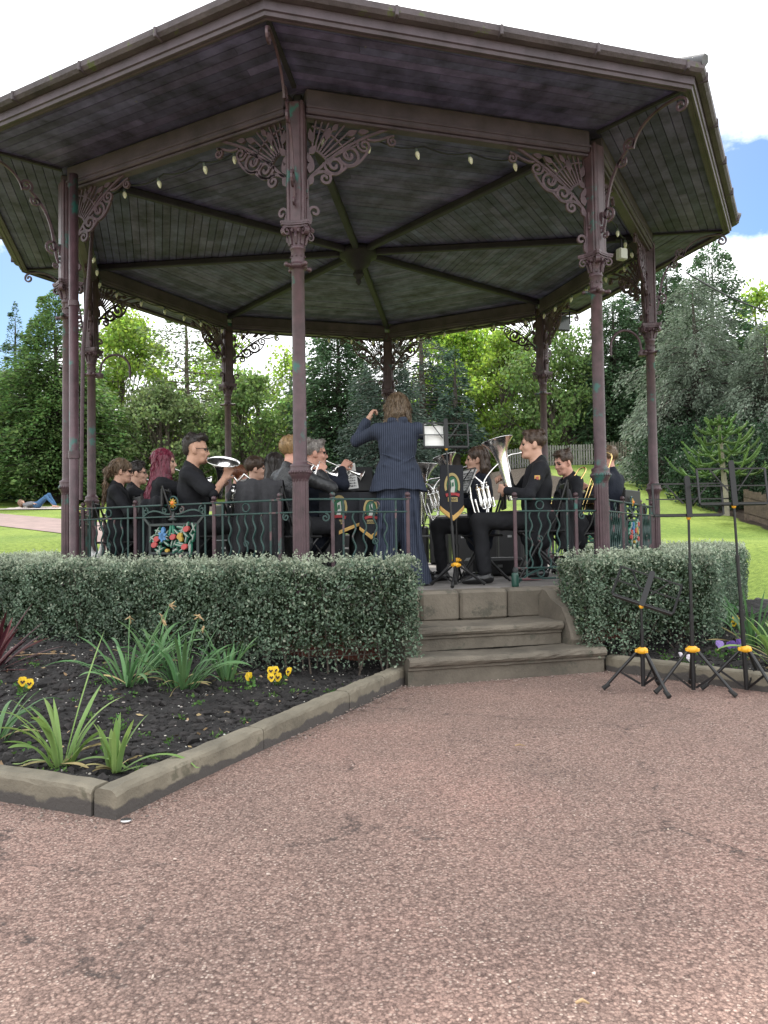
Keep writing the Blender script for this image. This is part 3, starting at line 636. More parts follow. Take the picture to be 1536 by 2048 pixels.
# railings ------------------------------------------------
RED = mat('flower_red', (.42, .06, .06), .45, var=.1); BLUE = mat('flower_blue', (.07, .20, .42), .45, var=.1); YEL = mat('flower_yellow', (.42, .27, .04), .45, var=.1); LFG = mat('leaf_paint', (.02, .16, .10), .45, var=.15); ORG = mat('flower_orange', (.70, .20, .03), .45); WHT = mat('leaf_edge_paint', (.34, .38, .34), .5); DKI = mat('dark_iron', (.022, .03, .03), .5)
RZ = .60
def rail_parts(par, s0, s1, k, full):
    """bars between s0 and s1 (metres along side k from its middle)"""
    a = PHI+pi/8+k*pi/4; n_ = A([sin(a), -cos(a), 0]); e = A([cos(a), sin(a), 0]); ap = RCOL*cos(pi/8)
    def P(s_, z, o=0): return e*s_+n_*(ap+o)+A([0, 0, z])
    m = MB()
    m.bar(P(s0, RZ+.76), P(s1, RZ+.76), .030, .016, bev=.004); m.bar(P(s0, RZ+.655), P(s1, RZ+.655), .026, .014, bev=.003)
    m.bar(P(s0, RZ+.155), P(s1, RZ+.155), .026, .014, bev=.003); m.bar(P(s0, RZ+.06), P(s1, RZ+.06), .026, .014, bev=.003)
    rail = m.build('railing', GREEN, par)
    def wavy(s_):
        z = np.linspace(.155, .655, 26); pts = [P(s_+.014*sin((zz-.155)*2*pi/.165), RZ+zz) for zz in z]; w_ = MB(); w_.tube(pts, .0085, 6); w_.build('baluster', GREEN, rail)
    def ring(s_, z, r): w_ = MB(); w_.tube([P(s_+r*cos(t), RZ+z+r*sin(t)) for t in np.linspace(0, 2*pi, 16, endpoint=False)], .007, 6, closed=True); w_.build('ring', GREEN, rail)
    def post(s_):
        mq = MB(); mq.bar(P(s_, RZ), P(s_, RZ+.765), .030, .030, bev=.004); mq.sphere(P(s_, RZ+.80), (.024, .024, .022), n=8); mq.box(P(s_, RZ+.772), (.04, .04, .012), np.stack([e, n_, A([0, 0, 1.])], 1)); mq.build('post', IRON, rail)
    def straight(s_): w_ = MB(); w_.bar(P(s_, RZ+.06), P(s_, RZ+.76), .016, .016); w_.build('upright', GREEN, rail)
    def scroll(s_, z, r, sg, turns=1.3): w_ = MB(); w_.ribbon(spiral((s_, z), r, r*.2, pi/2, turns*sg, 20), .012, .014, O=n_*ap+A([0, 0, RZ]), X=e); w_.build('scroll', GREEN, rail)
    if full:
        for sg in (-1, 1):
            for s_ in (.47, 1.17): post(sg*s_)
            for s_ in (.37, .565, 1.075): straight(sg*s_)
            for s_ in (.645, .735, .82, .905, .99): wavy(sg*s_)
            ring(sg*.82, .708, .036); ring(sg*.82, .405, .022); scroll(sg*1.235, .62, .035, sg)
        # flower panel with scrolled crest
        f = MB(); zz0, zz1, hw = .33, .585, .285
        for (p, q) in (((-hw, zz0), (hw, zz0)), ((-hw, zz1), (hw, zz1)), ((-hw, zz0), (-hw, zz1)), ((hw, zz0), (hw, zz1)), ((-hw, zz1), (-.36, .655)), ((hw, zz1), (.36, .655)), ((-hw, zz0), (-.36, .06)), ((hw, zz0), (.36, .06))): f.bar(P(p[0], RZ+p[1]), P(q[0], RZ+q[1]), .022, .022)
        f.bar(P(0, RZ+.06), P(0, RZ+.70), .016, .016); f.lathe([(.03, 0), (.05, .012), (.02, .03), (.015, .06)], o=P(0, RZ+zz1+.03), n=12)
        panel = f.build('flower_panel', DKI, rail)
        r_ = random.Random(5)
        def disc(u, v, ru, rv, ang, mi, off=.02):
            pts = []
            for t in np.linspace(0, 2*pi, 9)[:-1]:
                a_, b_ = ru*cos(t), rv*sin(t); pts.append((u+a_*cos(ang)-b_*sin(ang), v+a_*sin(ang)+b_*cos(ang)))
            fl.plate(pts, n_*(ap+off)+A([0, 0, RZ]), e, A([0, 0, 1.]), .02, mi)
        fl = MB(); cz = (zz0+zz1)/2
        for i in range(46):
            u, v = r_.uniform(-.25, .25), cz+r_.uniform(-.105, .105); an = r_.uniform(0, pi); l = r_.uniform(.035, .065); of = r_.uniform(0, .012)
            disc(u, v, l, .012, an, 0, of); disc(u+.006, v+.004, l*.75, .0035, an, 1, of+.012)
        for sx in (-.02, .02):
            disc(sx*.9, .53, .05, .012, pi/2+sx*8, 0, .018)
        vv = lambda v: .33+(v-.155)*.8
        for (u, v) in ((-.175, .315), (-.205, .25), (.02, .335), (.18, .42), (.155, .225)): disc(u, vv(v), .036, .026, .3, 2, .028)
        for an in np.linspace(0, pi, 4)[:-1]: disc(-.105, vv(.345), .055, .018, an+.4, 3, .028)
        disc(-.095, vv(.41), .03, .02, 1.5, 3, .03); disc(.10, vv(.345), .035, .024, .8, 4, .028); disc(.115, vv(.315), .03, .02, 2.2, 4, .03); disc(-.05, vv(.185), .022, .016, 0, 4, .028)
        fl.build('painted_flowers', [LFG, WHT, RED, BLUE, YEL], rail)
        cr = MB(); Z_ = A([0, 0, 1.]); O_ = n_*ap+A([0, 0, RZ])
        for sg in (-1, 1):
            cr.ribbon(bez((sg*.36, .665), (sg*.22, .77), (sg*.12, .66), (sg*.03, .68), n=18), .014, .016, O=O_, X=e)
            cr.ribbon(spiral((sg*.335, .71), .035, .008, pi/2, 1.2*sg, 18), .012, .016, O=O_, X=e); cr.ribbon(spiral((sg*.10, .715), .03, .008, pi/2, -1.2*sg, 18), .012, .016, O=O_, X=e)
        cr.tube([P(.055*cos(t), RZ+.775+.06*sin(t)) for t in np.linspace(0, 2*pi, 20, endpoint=False)], .009, 6, closed=True)
        cr.sphere(P(0, RZ+.775, .01), .022, 1, n=8)
        for t in np.linspace(0, 2*pi, 10)[:-1]: cr.tube([P(.02*cos(t), RZ+.775+.02*sin(t), .01), P(.046*cos(t), RZ+.775+.046*sin(t), .01)], [.010, .003], 5, m=1 if int(t*3) % 2 else 2)
        cr.build('crest', [GREEN, ORG, YEL], rail)
    else:
        sg = 1 if s0 < 0 else -1; sb, se = (s0, s1) if sg > 0 else (s1, s0); L_ = abs(s1-s0)
        post(se-sg*.015); post(sb+sg*.20); straight(sb+sg*.29); straight(se-sg*.12); straight(se-sg*.85) if L_ > 1.2 else None
        ws = [.38, .47, .56, .65, .725] if L_ > .8 else [.35, .44, .53]
        for w_ in ws: 
            if w_ < L_-.14: wavy(sb+sg*w_)
        c_ = ws[len(ws)//2]; ring(sb+sg*c_, .708, .038); ring(sb+sg*c_, .41, .022); ring(sb+sg*c_, .108, .034); scroll(sb+sg*.14, .61, .036, -sg)
        w_ = MB(); w_.ribbon(bez((sb+sg*.2, .02), (sb+sg*.35, .2), (sb+sg*.6, .2), (se, .0), n=14), .014, .014, O=n_*ap+A([0, 0, RZ]), X=e)
        w_.build('arch_brace', GREEN, rail)
half = RCOL*sin(pi/8)-.062
for k in range(1, 8): rail_parts(BS, -half, half, k, True)
rail_parts(BS, -half, -.455, 0, False); rail_parts(BS, .50, half, 0, False)
# string lights ------------------------------------------
SL = empty('string_lights', (CC[0], CC[1], 4.4), label='string of cream teardrop bulbs hung below the bandstand beams', cat='string lights')
o = A([CC[0], CC[1], 4.4]); cab = MB()
def bulb_mesh():
    m = MB(); m.lathe([(.004, -.068), (.010, -.060), (.019, -.035), (.021, -.018), (.016, -.002), (.013, .002)], n=12, m=0); m.lathe([(.015, .0), (.015, .024), (.009, .034), (.0, .036)], n=10, m=1); return m.mesh('bulb', [CREAMB, mat('bulb_socket', (.09, .11, .10), .6)])
bmsh = bulb_mesh()
for k in range(8):
    p, q = cpos(k, RCOL-.14, 4.47), cpos(k+1, RCOL-.14, 4.47); pts = []
    nb = 6
    for i in range(nb*6+1):
        t = i/(nb*6); u = (t*nb-.5) % 1; sag = -.03*(1-(2*abs(u-.5))**2)*0-.04*sin(pi*u)
        pts.append(p+(q-p)*t+A([0, 0, sag])-o)
    cab.tube(pts, .0075, 5)
    for i in range(nb):
        t = (i+.5)/nb+random.uniform(-.03, .03); u = (t*nb-.5) % 1
        b = obj('bulb', bmsh, SL, loc=p+(q-p)*t+A([0, 0, -.045-.03*sin(pi*u)])-o); b.rotation_euler = (random.uniform(-.25, .25), random.uniform(-.25, .25), 0)
cab.build('cable', BLACKP, SL)
# floodlight and junction box
fp = cpos(3, RCOL, 0)+A([.30, -.12, 4.33]); F_ = empty('floodlight', fp, rz=.3, label='black square floodlight hung at the back corner under the bandstand roof', cat='floodlight')
m = MB(); m.box((0, 0, 0), (.24, .05, .24), bev=.01); m.box((0, -.03, 0), (.20, .012, .20), m=1)
for i in range(6): m.box((-.09+.036*i, .04, 0), (.012, .05, .2))
m.build('lamp_head', [BLACKM, mat('lamp_glass', (.06, .07, .07), .1)], F_); m = MB(); m.bar((-.13, 0, 0), (-.13, 0, .20), .012, .03); m.bar((.13, 0, 0), (.13, 0, .20), .012, .03); m.bar((-.136, 0, .2), (.136, 0, .2), .03, .012); m.build('yoke', BLACKM, F_)
jb = at(1243, 509, 8.15); J_ = empty('junction_box', jb, rz=.4, label='pale grey junction box on the beam beside the corner column', cat='junction box')
m = MB(); m.box((0, 0, 0), (.10, .07, .12), bev=.008); m.build('box_body', BOXP, J_); m = MB(); m.box((0, -.039, 0), (.09, .012, .11), bev=.004); m.build('lid', BOXP, J_); m = MB(); m.tube([(0, 0, .06), (0, 0, .16), (.02, .1, .2)], .008, 6); m.build('pipe', BLACKP, J_)
# ------------------------------------------------------------------ foliage helpers
def leaf_mat(name, col, transl=.35, isl=.45, rough=.65, vs=1.2, var=.25, spec=.14):
    return mat(name, col, rough, var=var, vs=vs, island=isl, transl=transl, spec=spec)
def leafset(C, A1, size, asp=.5, fold=0.):
    """rhombus leaves: centres C, long axes A1 (unit), lengths size"""
    n = len(C); size = np.broadcast_to(size, (n,))
    R_ = rng.normal(size=(n, 3)); B = np.cross(A1, R_); B /= np.maximum(np.linalg.norm(B, axis=1), 1e-6)[:, None]
    h = (size/2)[:, None]; w = h*asp
    V = np.stack([C-A1*h, C-A1*h*.1+B*w, C+A1*h, C-A1*h*.1-B*w], 1).reshape(-1, 3)
    return V, np.arange(4*n).reshape(n, 4)
def runit(n, z=0):
    v = rng.normal(size=(n, 3)); v[:, 2] += z; return v/np.linalg.norm(v, axis=1)[:, None]
def foliage(name, Vs, mt, parent):
    V = np.concatenate([v for v, f in Vs]); o = 0; F = []
    for v, f in Vs: F.append(f+o); o += len(v)
    return obj(name, mesh_np(name, V, [np.concatenate(F)], mt), parent)
LABELGRP = 'trees around the park lawn'
def tree_root(px, Y, name, label, dz=0, cat='tree'):
    p = at(px, 1000, Y); z = float(zt(p[0], Y))+dz
    return empty(name, (p[0], Y, z-.05), label=label, cat=cat, group=LABELGRP), A([p[0], Y, z])
def topz(px, py, Y): return at(px, py, Y)[2]
def conifer(px, Y, ytop, wpx, label, mt, name='conifer_tree', nb=150, ns=60, droop=.25, up=.15, size=.42, prof=.75, bare=.05, trunkr=.22, asp=.42, hang=0., rag=.3, tmat=None, irr=0., dz=0, lat=.22, tipmat=None):
    r_, base = tree_root(px, Y, name, label, dz); H = topz(px, ytop, Y)-base[2]; R_ = wpx*Y/FPX/2
    m = MB(); k = 9; m.tube([(random.gauss(0, .02)*H*.1, random.gauss(0, .02)*H*.1, H*.94*i/(k-1)) for i in range(k)], [trunkr*(1-i/(k-1))**.8+.006 for i in range(k)], 8)
    ph = rng.uniform(0, 2*pi, 3)
    Cs, As, Sz = [], [], []; br = m
    t = np.sort(bare+(1-bare)*(1-np.sqrt(rng.uniform(0, 1, nb)))**1.05)
    for i in range(nb):
        ti = t[i]; an = i*2.39996+rng.uniform(-.4, .4)
        L_ = R_*(1-ti)**prof*(1+irr*sin(3*an+ph[0]+9*ti)+irr*.7*sin(5*an+ph[1]-14*ti))*rng.uniform(1-rag, 1+rag*.35)+.12
        z = ti*H*.985; d = A([cos(an), sin(an), 0]); u = np.sqrt(rng.uniform(.04, 1, ns))
        nsn = ns
        cz = z+L_*u*up-L_*droop*u**2*1.2
        lt = rng.normal(0, 1, nsn)*lat*L_*(1.1-u*.75); p_ = A([-d[1], d[0], 0])
        C = d*(u*L_)[:, None]+p_*lt[:, None]; C[:, 2] = cz-np.abs(lt)*.25+rng.normal(0, .06*L_+.03, nsn)
        ax = d+p_*(np.sign(lt)*rng.uniform(.0, .9, nsn))[:, None]; ax[:, 2] += -droop*1.2*u-hang*rng.uniform(.3, 1.3, nsn)+rng.normal(0, .25, nsn)
        ax /= np.linalg.norm(ax, axis=1)[:, None]
        if hang: C[:, 2] -= hang*rng.uniform(0, .5, nsn)
        Cs.append(C); As.append(ax); Sz.append(size*rng.uniform(.55, 1.25, nsn)*(1-.35*ti))
        if L_ > .5: br.tube([(0, 0, z), d*L_*.5+A([0, 0, z+L_*.5*up-L_*droop*.3]), d*L_*.92+A([0, 0, z+L_*.92*up-L_*droop*1.0])], [trunkr*.22*(1-ti)+.012, trunkr*.14*(1-ti)+.01, .006], 4)
    nt_ = int(nb*ns*.05)+120; tt = 1-.30*rng.uniform(0, 1, nt_)**.8; an = rng.uniform(0, 2*pi, nt_); rr = R_*(1-tt)**prof*np.sqrt(rng.uniform(.0, 1, nt_))*.75+.04; C = np.c_[np.cos(an)*rr, np.sin(an)*rr, tt*H-droop*rr*.6]; ax = np.c_[np.cos(an), np.sin(an), rng.normal(.25, .5, nt_)-hang*.6]; ax /= np.linalg.norm(ax, axis=1)[:, None]
    Cs.append(C); As.append(ax); Sz.append(size*rng.uniform(.5, 1.0, nt_)*.8)
    m.build('trunk', tmat or TRUNKD, r_)
    tag(foliage('crown', [leafset(np.concatenate(Cs), np.concatenate(As), np.concatenate(Sz), asp)], mt, r_))
    return r_
def broadleaf(px, Y, ytop, wpx, label, mt, name='broadleaf_tree', ncl=60, nl=130, size=.16, cr=.75, low=.25, trunkr=.16, lean=0, tmat=None, dz=0, flat=1., asp=.75, multi=1):
    r_, base = tree_root(px, Y, name, label, dz); H = topz(px, ytop, Y)-base[2]; R_ = wpx*Y/FPX/2
    m = MB(); br = m; cl = []
    for st in range(multi):
        off = A([rng.normal(0, .25), rng.normal(0, .2), 0])*(multi > 1)
        top = A([rng.normal(0, .12)*R_+lean, rng.normal(0, .1)*R_, H*rng.uniform(.8, .92)])
        P = [off*(1-i/8)*1.0+off*3*(i/8)+top*(i/8)+A([rng.normal(0, .05), rng.normal(0, .05), 0])*(1 if i else 0)*.8 for i in range(9)]
        m.tube(P, [trunkr*(1-i/8)**.7+.02 for i in range(9)], 8)
        n_ = ncl//multi
        for i in range(n_):
            u = rng.uniform(0, 1); zc = low+(1-low)*u; rr = (sin(pi*min(1, (.12+.88*u)**.85)))**.7*R_*flat
            an = rng.uniform(0, 2*pi); q = np.sqrt(rng.uniform(.12, 1)); c = A([cos(an)*rr*q+lean*zc, sin(an)*rr*q, zc*H*.97-rng.uniform(0, .04)*H])+off*2
            cl.append(c); s0 = P[int(np.clip((zc-.12-.2*q)*8, 1, 7))]
            mid = (s0+c)/2+A([0, 0, -.04*H*q])+rng.normal(0, .12, 3)
            br.tube(bez(s0, mid, c, n=6), [trunkr*.32*(1-.75*j/5)*(1.15-zc)+.008 for j in range(6)], 5)
            for _ in range(2):
                e_ = c+rng.normal(0, cr*.7, 3); br.tube([mid*.4+c*.6, e_], [.016, .006], 4)
    cl = A(cl); C = np.repeat(cl, nl, 0); rad = cr*rng.uniform(.6, 1.25, len(cl)); C = C+rng.normal(0, 1, C.shape)*np.repeat(rad, nl)[:, None]*A([.55, .55, .40])
    tagc = foliage('crown', [leafset(C, runit(len(C), -.2), size*rng.uniform(.6, 1.3, len(C)), asp)], mt, r_)
    m.build('trunk', tmat or TRUNK, r_)
    return r_
DK = leaf_mat('conifer_dark', (.054, .088, .064), .15, .5)
DK2 = leaf_mat('conifer_green', (.068, .115, .060), .28, .55)
YG = leaf_mat('cypress_green', (.092, .152, .054), .35, .55)
BLU = leaf_mat('spruce_blue', (.056, .080, .064), .15, .45)
GRY = leaf_mat('cypress_grey', (.125, .156, .118), .3, .45)
LIM = leaf_mat('beech_lime', (.20, .30, .062), .5, .45)
LIM2 = leaf_mat('young_leaf', (.20, .285, .07), .5, .4)
MID = leaf_mat('mid_leaf', (.125, .19, .068), .4, .45)
PIN = leaf_mat('pine_olive', (.115, .158, .066), .25, .5)
# left of the bandstand
conifer(112, 33, 575, 340, 'tall dense dark green cypress rising behind the lying sunbather', YG, nb=480, ns=105, droop=.28, up=.30, size=.25, prof=.58, irr=.16, lat=.16, rag=.3)
conifer(30, 42, 600, 190, 'thin-topped spire conifer against the blue sky, behind the dense cypress', DK2, nb=170, ns=60, droop=.2, up=.25, size=.24, prof=.85, rag=.4)
conifer(-60, 36, 690, 330, 'dark broad conifer cut by the edge of the picture beside the dense cypress', DK, nb=280, ns=90, droop=.3, up=.3, size=.28, prof=.6, irr=.15)
broadleaf(255, 40, 612, 260, 'bright yellow-green rounded tree next to the dense cypress', LIM2, ncl=120, nl=170, size=.20, cr=.75, low=.12)
conifer(375, 38, 560, 330, 'open-branched olive pine with bare limbs showing sky between them', PIN, name='pine_tree', nb=110, ns=60, droop=.12, up=.12, size=.30, prof=.5, bare=.16, rag=.5, irr=.15, lat=.28, tmat=TRUNK)
broadleaf(330, 34, 770, 300, 'spreading olive shrubby tree behind the red-haired player', PIN, ncl=110, nl=150, size=.15, cr=.6, low=.05, multi=3)
broadleaf(500, 35, 740, 190, 'mid green leafy tree seen past the back corner column', MID, ncl=80, nl=160, size=.17, cr=.6, low=.06, multi=2)
broadleaf(570, 43, 690, 200, 'thin pale lime tree with white sky through its top', LIM2, ncl=60, nl=90, size=.20, cr=.8, low=.1, multi=2)
broadleaf(445, 47, 650, 170, 'pale green tree with sparse leaves beyond the pine', LIM, ncl=60, nl=110, size=.22, cr=.8, low=.1)
# centre
conifer(680, 36, 600, 250, 'dense dark green conifer filling the view behind the front column', DK2, nb=420, ns=100, droop=.25, up=.22, size=.25, prof=.42, irr=.12, lat=.18)
conifer(775, 31, 640, 270, 'dusky spruce with layered drooping boughs behind the conductor', BLU, name='spruce_tree', nb=140, ns=170, droop=.32, up=.12, size=.18, prof=.6, bare=.12, rag=.4, lat=.3)
conifer(848, 40, 560, 210, 'tall thin spruce with a straight bare trunk behind the conductor', DK, name='spruce_tree', nb=90, ns=100, droop=.3, up=.1, size=.2, prof=.5, bare=.3, rag=.5, trunkr=.26, tmat=TRUNK)
broadleaf(925, 44, 640, 230, 'sunlit lime-green beech beyond the thin spruce', LIM, ncl=110, nl=150, size=.20, cr=.8, low=.05, multi=3)
broadleaf(1020, 41, 655, 180, 'lime-green multi-stemmed tree left of the back corner downpipe', LIM2, ncl=90, nl=140, size=.19, cr=.7, low=.05, multi=3)
conifer(915, 36, 690, 150, 'small dark fir with level boughs in front of the lime-green beech', DK, name='fir_tree', nb=60, ns=60, droop=.2, up=.1, size=.26, prof=.6, bare=.2, rag=.5, lat=.3)
broadleaf(985, 46, 640, 200, 'pale leafy tree glimpsed between the thin trunks', LIM, ncl=70, nl=110, size=.22, cr=.9, low=.05, multi=2)
broadleaf(1135, 39, 640, 180, 'mid green tree over the pale picket fence', MID, ncl=90, nl=150, size=.18, cr=.7, low=.1, multi=2, lean=.2)
conifer(1235, 38, 560, 190, 'dark green conifer between the entrance column and the corner column', DK2, nb=300, ns=100, droop=.3, up=.1, size=.24, prof=.42, bare=.18, tmat=TRUNKD)
conifer(1310, 42, 470, 230, 'tall dark fir showing above the eaves at the end of the roof', DK, name='fir_tree', nb=330, ns=110, droop=.25, up=.12, size=.26, prof=.5, bare=.1, rag=.35)
conifer(1437, 38, 478, 270, 'tall dark green conifer behind the weeping grey cypress', DK2, nb=330, ns=110, droop=.2, up=.2, size=.25, prof=.45, rag=.3)
conifer(1398, 27.5, 548, 345, 'big weeping grey-green cypress on the bank beyond the hedge', GRY, name='cypress_tree', nb=210, ns=330, droop=.50, up=.36, size=.17, prof=.42, asp=.36, hang=.40, irr=.18, lat=.11, rag=.42, bare=.03)
conifer(1540, 25, 640, 300, 'grey-green cypress cut by the edge of the picture beside the monkey puzzle', GRY, name='cypress_tree', nb=180, ns=260, droop=.45, up=.34, size=.165, prof=.45, asp=.36, hang=.35, irr=.16, lat=.12, rag=.4, bare=.03)
broadleaf(1530, 40, 560, 130, 'sparse yellow-green birch top against the sky at the end of the row', LIM2, name='birch_tree', ncl=50, nl=70, size=.2, cr=.7, low=.3)
conifer(1345, 37, 505, 230, 'tall dark conifer filling the gap over the end column beside the roof corner', DK2, nb=330, ns=110, droop=.25, up=.15, size=.25, prof=.45, bare=.08, rag=.3)
for px, Y, yt, w_, mt, lb in ((1760, 27, 560, 330, GRY, 'grey-green cypress beyond the edge of the picture, past the board fence'), (2020, 30, 520, 380, DK2, 'dark conifer well beyond the edge of the picture, past the board fence'), (2350, 32, 560, 420, DK2, 'dark conifer farthest along the bank past the board fence'), (-330, 34, 640, 380, YG, 'dense cypress beyond the edge of the picture on the sunbather side'), (-640, 36, 600, 420, DK2, 'dark conifer farthest from the bandstand on the sunbather side')):
    conifer(px, Y, yt, w_, lb, mt, nb=260, ns=100, droop=.35, up=.3, size=.24, prof=.5, irr=.15, lat=.16, rag=.35)
# backdrop woodland: further trees that close the gaps low down
for px, Y, yt, w_, mt, lb in ((210, 50, 800, 260, DK2, 'shadowy low evergreen filling the gap behind the yellow-green tree'), (450, 52, 830, 300, MID, 'dull green bush-like tree low behind the back corner column'), (610, 50, 800, 240, DK2, 'dark undergrowth tree low behind the thin pale lime tree'), (800, 50, 790, 300, DK, 'dark evergreen low behind the dusky spruce'), (1000, 54, 820, 320, MID, 'dull green tree low behind the lime-green trees'), (1160, 52, 760, 260, DK2, 'dark evergreen low behind the pale picket fence'), (1300, 48, 800, 240, DK, 'dark evergreen low behind the end column of the railing'), (30, 48, 820, 330, DK, 'dark evergreen low behind the sunbather')):
    conifer(px, Y, yt, w_*1.25, lb, mt, name='evergreen_tree', nb=90, ns=60, droop=.2, up=.2, size=.55, prof=.35, irr=.15, lat=.3, asp=.6)
FAR = leaf_mat('far_wood_leaf', (.045, .075, .035), .25, .5)
C = []
for i in range(620):
    an = radians(rng.uniform(-52, 52)); d_ = rng.uniform(58, 74); x, y = d_*sin(an)*1.1, d_*cos(an)+4
    hgt = 5.5+2.0*sin(an*9)+1.5*sin(an*23+1)+rng.uniform(-1.5, 1.0); c = A([x, y, float(zt(x, y))])
    C.append(c+np.c_[rng.normal(0, 1.3, 60), rng.normal(0, 1.3, 60), rng.uniform(0, hgt, 60)])
C = np.concatenate(C)
tag(obj('far_woods', mesh_np('far_woods', *[[x] if i else x for i, x in enumerate(leafset(C, runit(len(C), -.2), rng.uniform(.5, 1.1, len(C)), .7))], FAR)), kind='stuff')
# low dark shrubs under the bank trees
UND = leaf_mat('laurel_leaf', (.028, .055, .028), .15, .5)
def shrub(px, Y, hgt, wid, label, mt=UND, n=3800, size=.11, name='shrub'):
    r_, base = tree_root(px, Y, name, label, cat='shrub'); r_['group'] = 'shrubs under the trees'
    u = runit(n); k = 1+.18*np.sin(u[:, 0]*6+px)+.15*np.sin(u[:, 1]*7+u[:, 2]*5); C = u*(rng.uniform(.3, 1, n)**.4*k)[:, None]*A([wid/2, wid/2*.8, hgt*.55]); C[:, 2] = np.maximum(C[:, 2]+hgt*.48, .02)
    m = MB()
    for i in range(7):
        a = i*.9; m.tube([(0, 0, 0), (cos(a)*wid*.15, sin(a)*wid*.15, hgt*.4), (cos(a)*wid*.32, sin(a)*wid*.32, hgt*.75)], [.04, .025, .01], 5)
    foliage('crown', [leafset(C, runit(n), size*rng.uniform(.7, 1.3, n), .55)], mt, r_); m.build('stem', TRUNKD, r_)
for px, Y, h, w_, lb in ((1345, 25.5, 2.0, 2.6, 'dark shrub at the foot of the weeping cypress nearest the lawn'), (1405, 22.5, 1.5, 2.3, 'dark low shrub behind the foot of the monkey puzzle'), (1475, 21.0, 1.9, 2.6, 'dark shrub between the monkey puzzle and the brown board fence'), (1545, 21.5, 2.6, 3.0, 'dark shrub above the brown board fence'), (1372, 27, 2.4, 3.0, 'dark shrub half hidden behind the tall music stands'), (1440, 25, 2.6, 3.2, 'taller dark shrub behind the monkey puzzle')):
    shrub(px, Y, h, w_, lb)
for px, Y, h, w_, lb in ((1640, 21, 2.4, 3.4, 'dark shrub beyond the end of the board fence'), (1760, 20, 2.2, 3.2, 'dark shrub on the bank past the board fence'), (1900, 21, 2.5, 3.6, 'dark shrub farthest past the board fence')):
    shrub(px, Y, h, w_, lb)
# monkey puzzle
p = at(1452, 1000, 20.0); z = float(zt(p[0], 20.0)); MP = empty('monkey_puzzle_tree', (p[0], 20.0, z-.03), label='young monkey puzzle tree with upcurved spiky branches on a pale trunk', cat='tree', group=LABELGRP)
H = topz(1440, 832, 20.)-z; PALE = mat('monkey_bark', (.22, .20, .15), .85, var=.2, bump=.4, bs=20); MPL = leaf_mat('monkey_leaf', (.10, .165, .055), .15, .35)
m = MB(); m.tube([(0, 0, 0), (-.02, 0, H*.3), (-.08, 0, H*.65), (-.13, 0, H)], [.085, .075, .055, .03], 10)
Cs, As = [], []; br = m
def spikes(P, n, r):
    P = A(P); k = len(P); idx = rng.integers(0, k-1, n); f = rng.uniform(0, 1, n)[:, None]; c = P[idx]*(1-f)+P[idx+1]*f; T = P[idx+1]-P[idx]; T /= np.linalg.norm(T, axis=1)[:, None]
    o_ = runit(n); o_ -= T*(o_*T).sum(1)[:, None]; ax = T*.8+o_*.9; ax /= np.linalg.norm(ax, axis=1)[:, None]; Cs.append(c+ax*r*.5); As.append(ax)
for wi, hz in enumerate(np.linspace(.40, .95, 7)):
    n_ = 6; ln = 1.45*(1-((hz-.44)/.56)**1.3*.8)
    for b_ in range(n_):
        an = b_*2*pi/n_+wi*.55; d = A([cos(an), sin(an), 0]); o_ = A([-.13*hz, 0, hz*H]); L_ = ln*rng.uniform(.8, 1.1)
        P = [o_+d*L_*t+A([0, 0, -.30*L_*sin(t*2.3)*(1-hz*.5)+.42*L_*t**3]) for t in np.linspace(0, 1, 12)]
        br.tube(P, [.029]*11+[.012], 6, m=1); spikes(P, 150, .055)
        for t_ in (.62,):
            i0 = int(t_*11)
            for sg in (-1, 1):
                q = A([-d[1], d[0], 0])*sg; P2 = [P[i0]+(d*.6+q*.8)*L_*.3*t+A([0, 0, .18*L_*t**2]) for t in np.linspace(0, 1, 6)]; br.tube(P2, [.024]*5+[.01], 5, m=1); spikes(P2, 40, .05)
spikes([(-.08, 0, H*.6), (-.13, 0, H*1.0)], 500, .09)
m.build('trunk', [PALE, MPL], MP); V, F = leafset(np.concatenate(Cs), np.concatenate(As), .06, .5); obj('needle', mesh_np('needle', V, [F], MPL), MP)
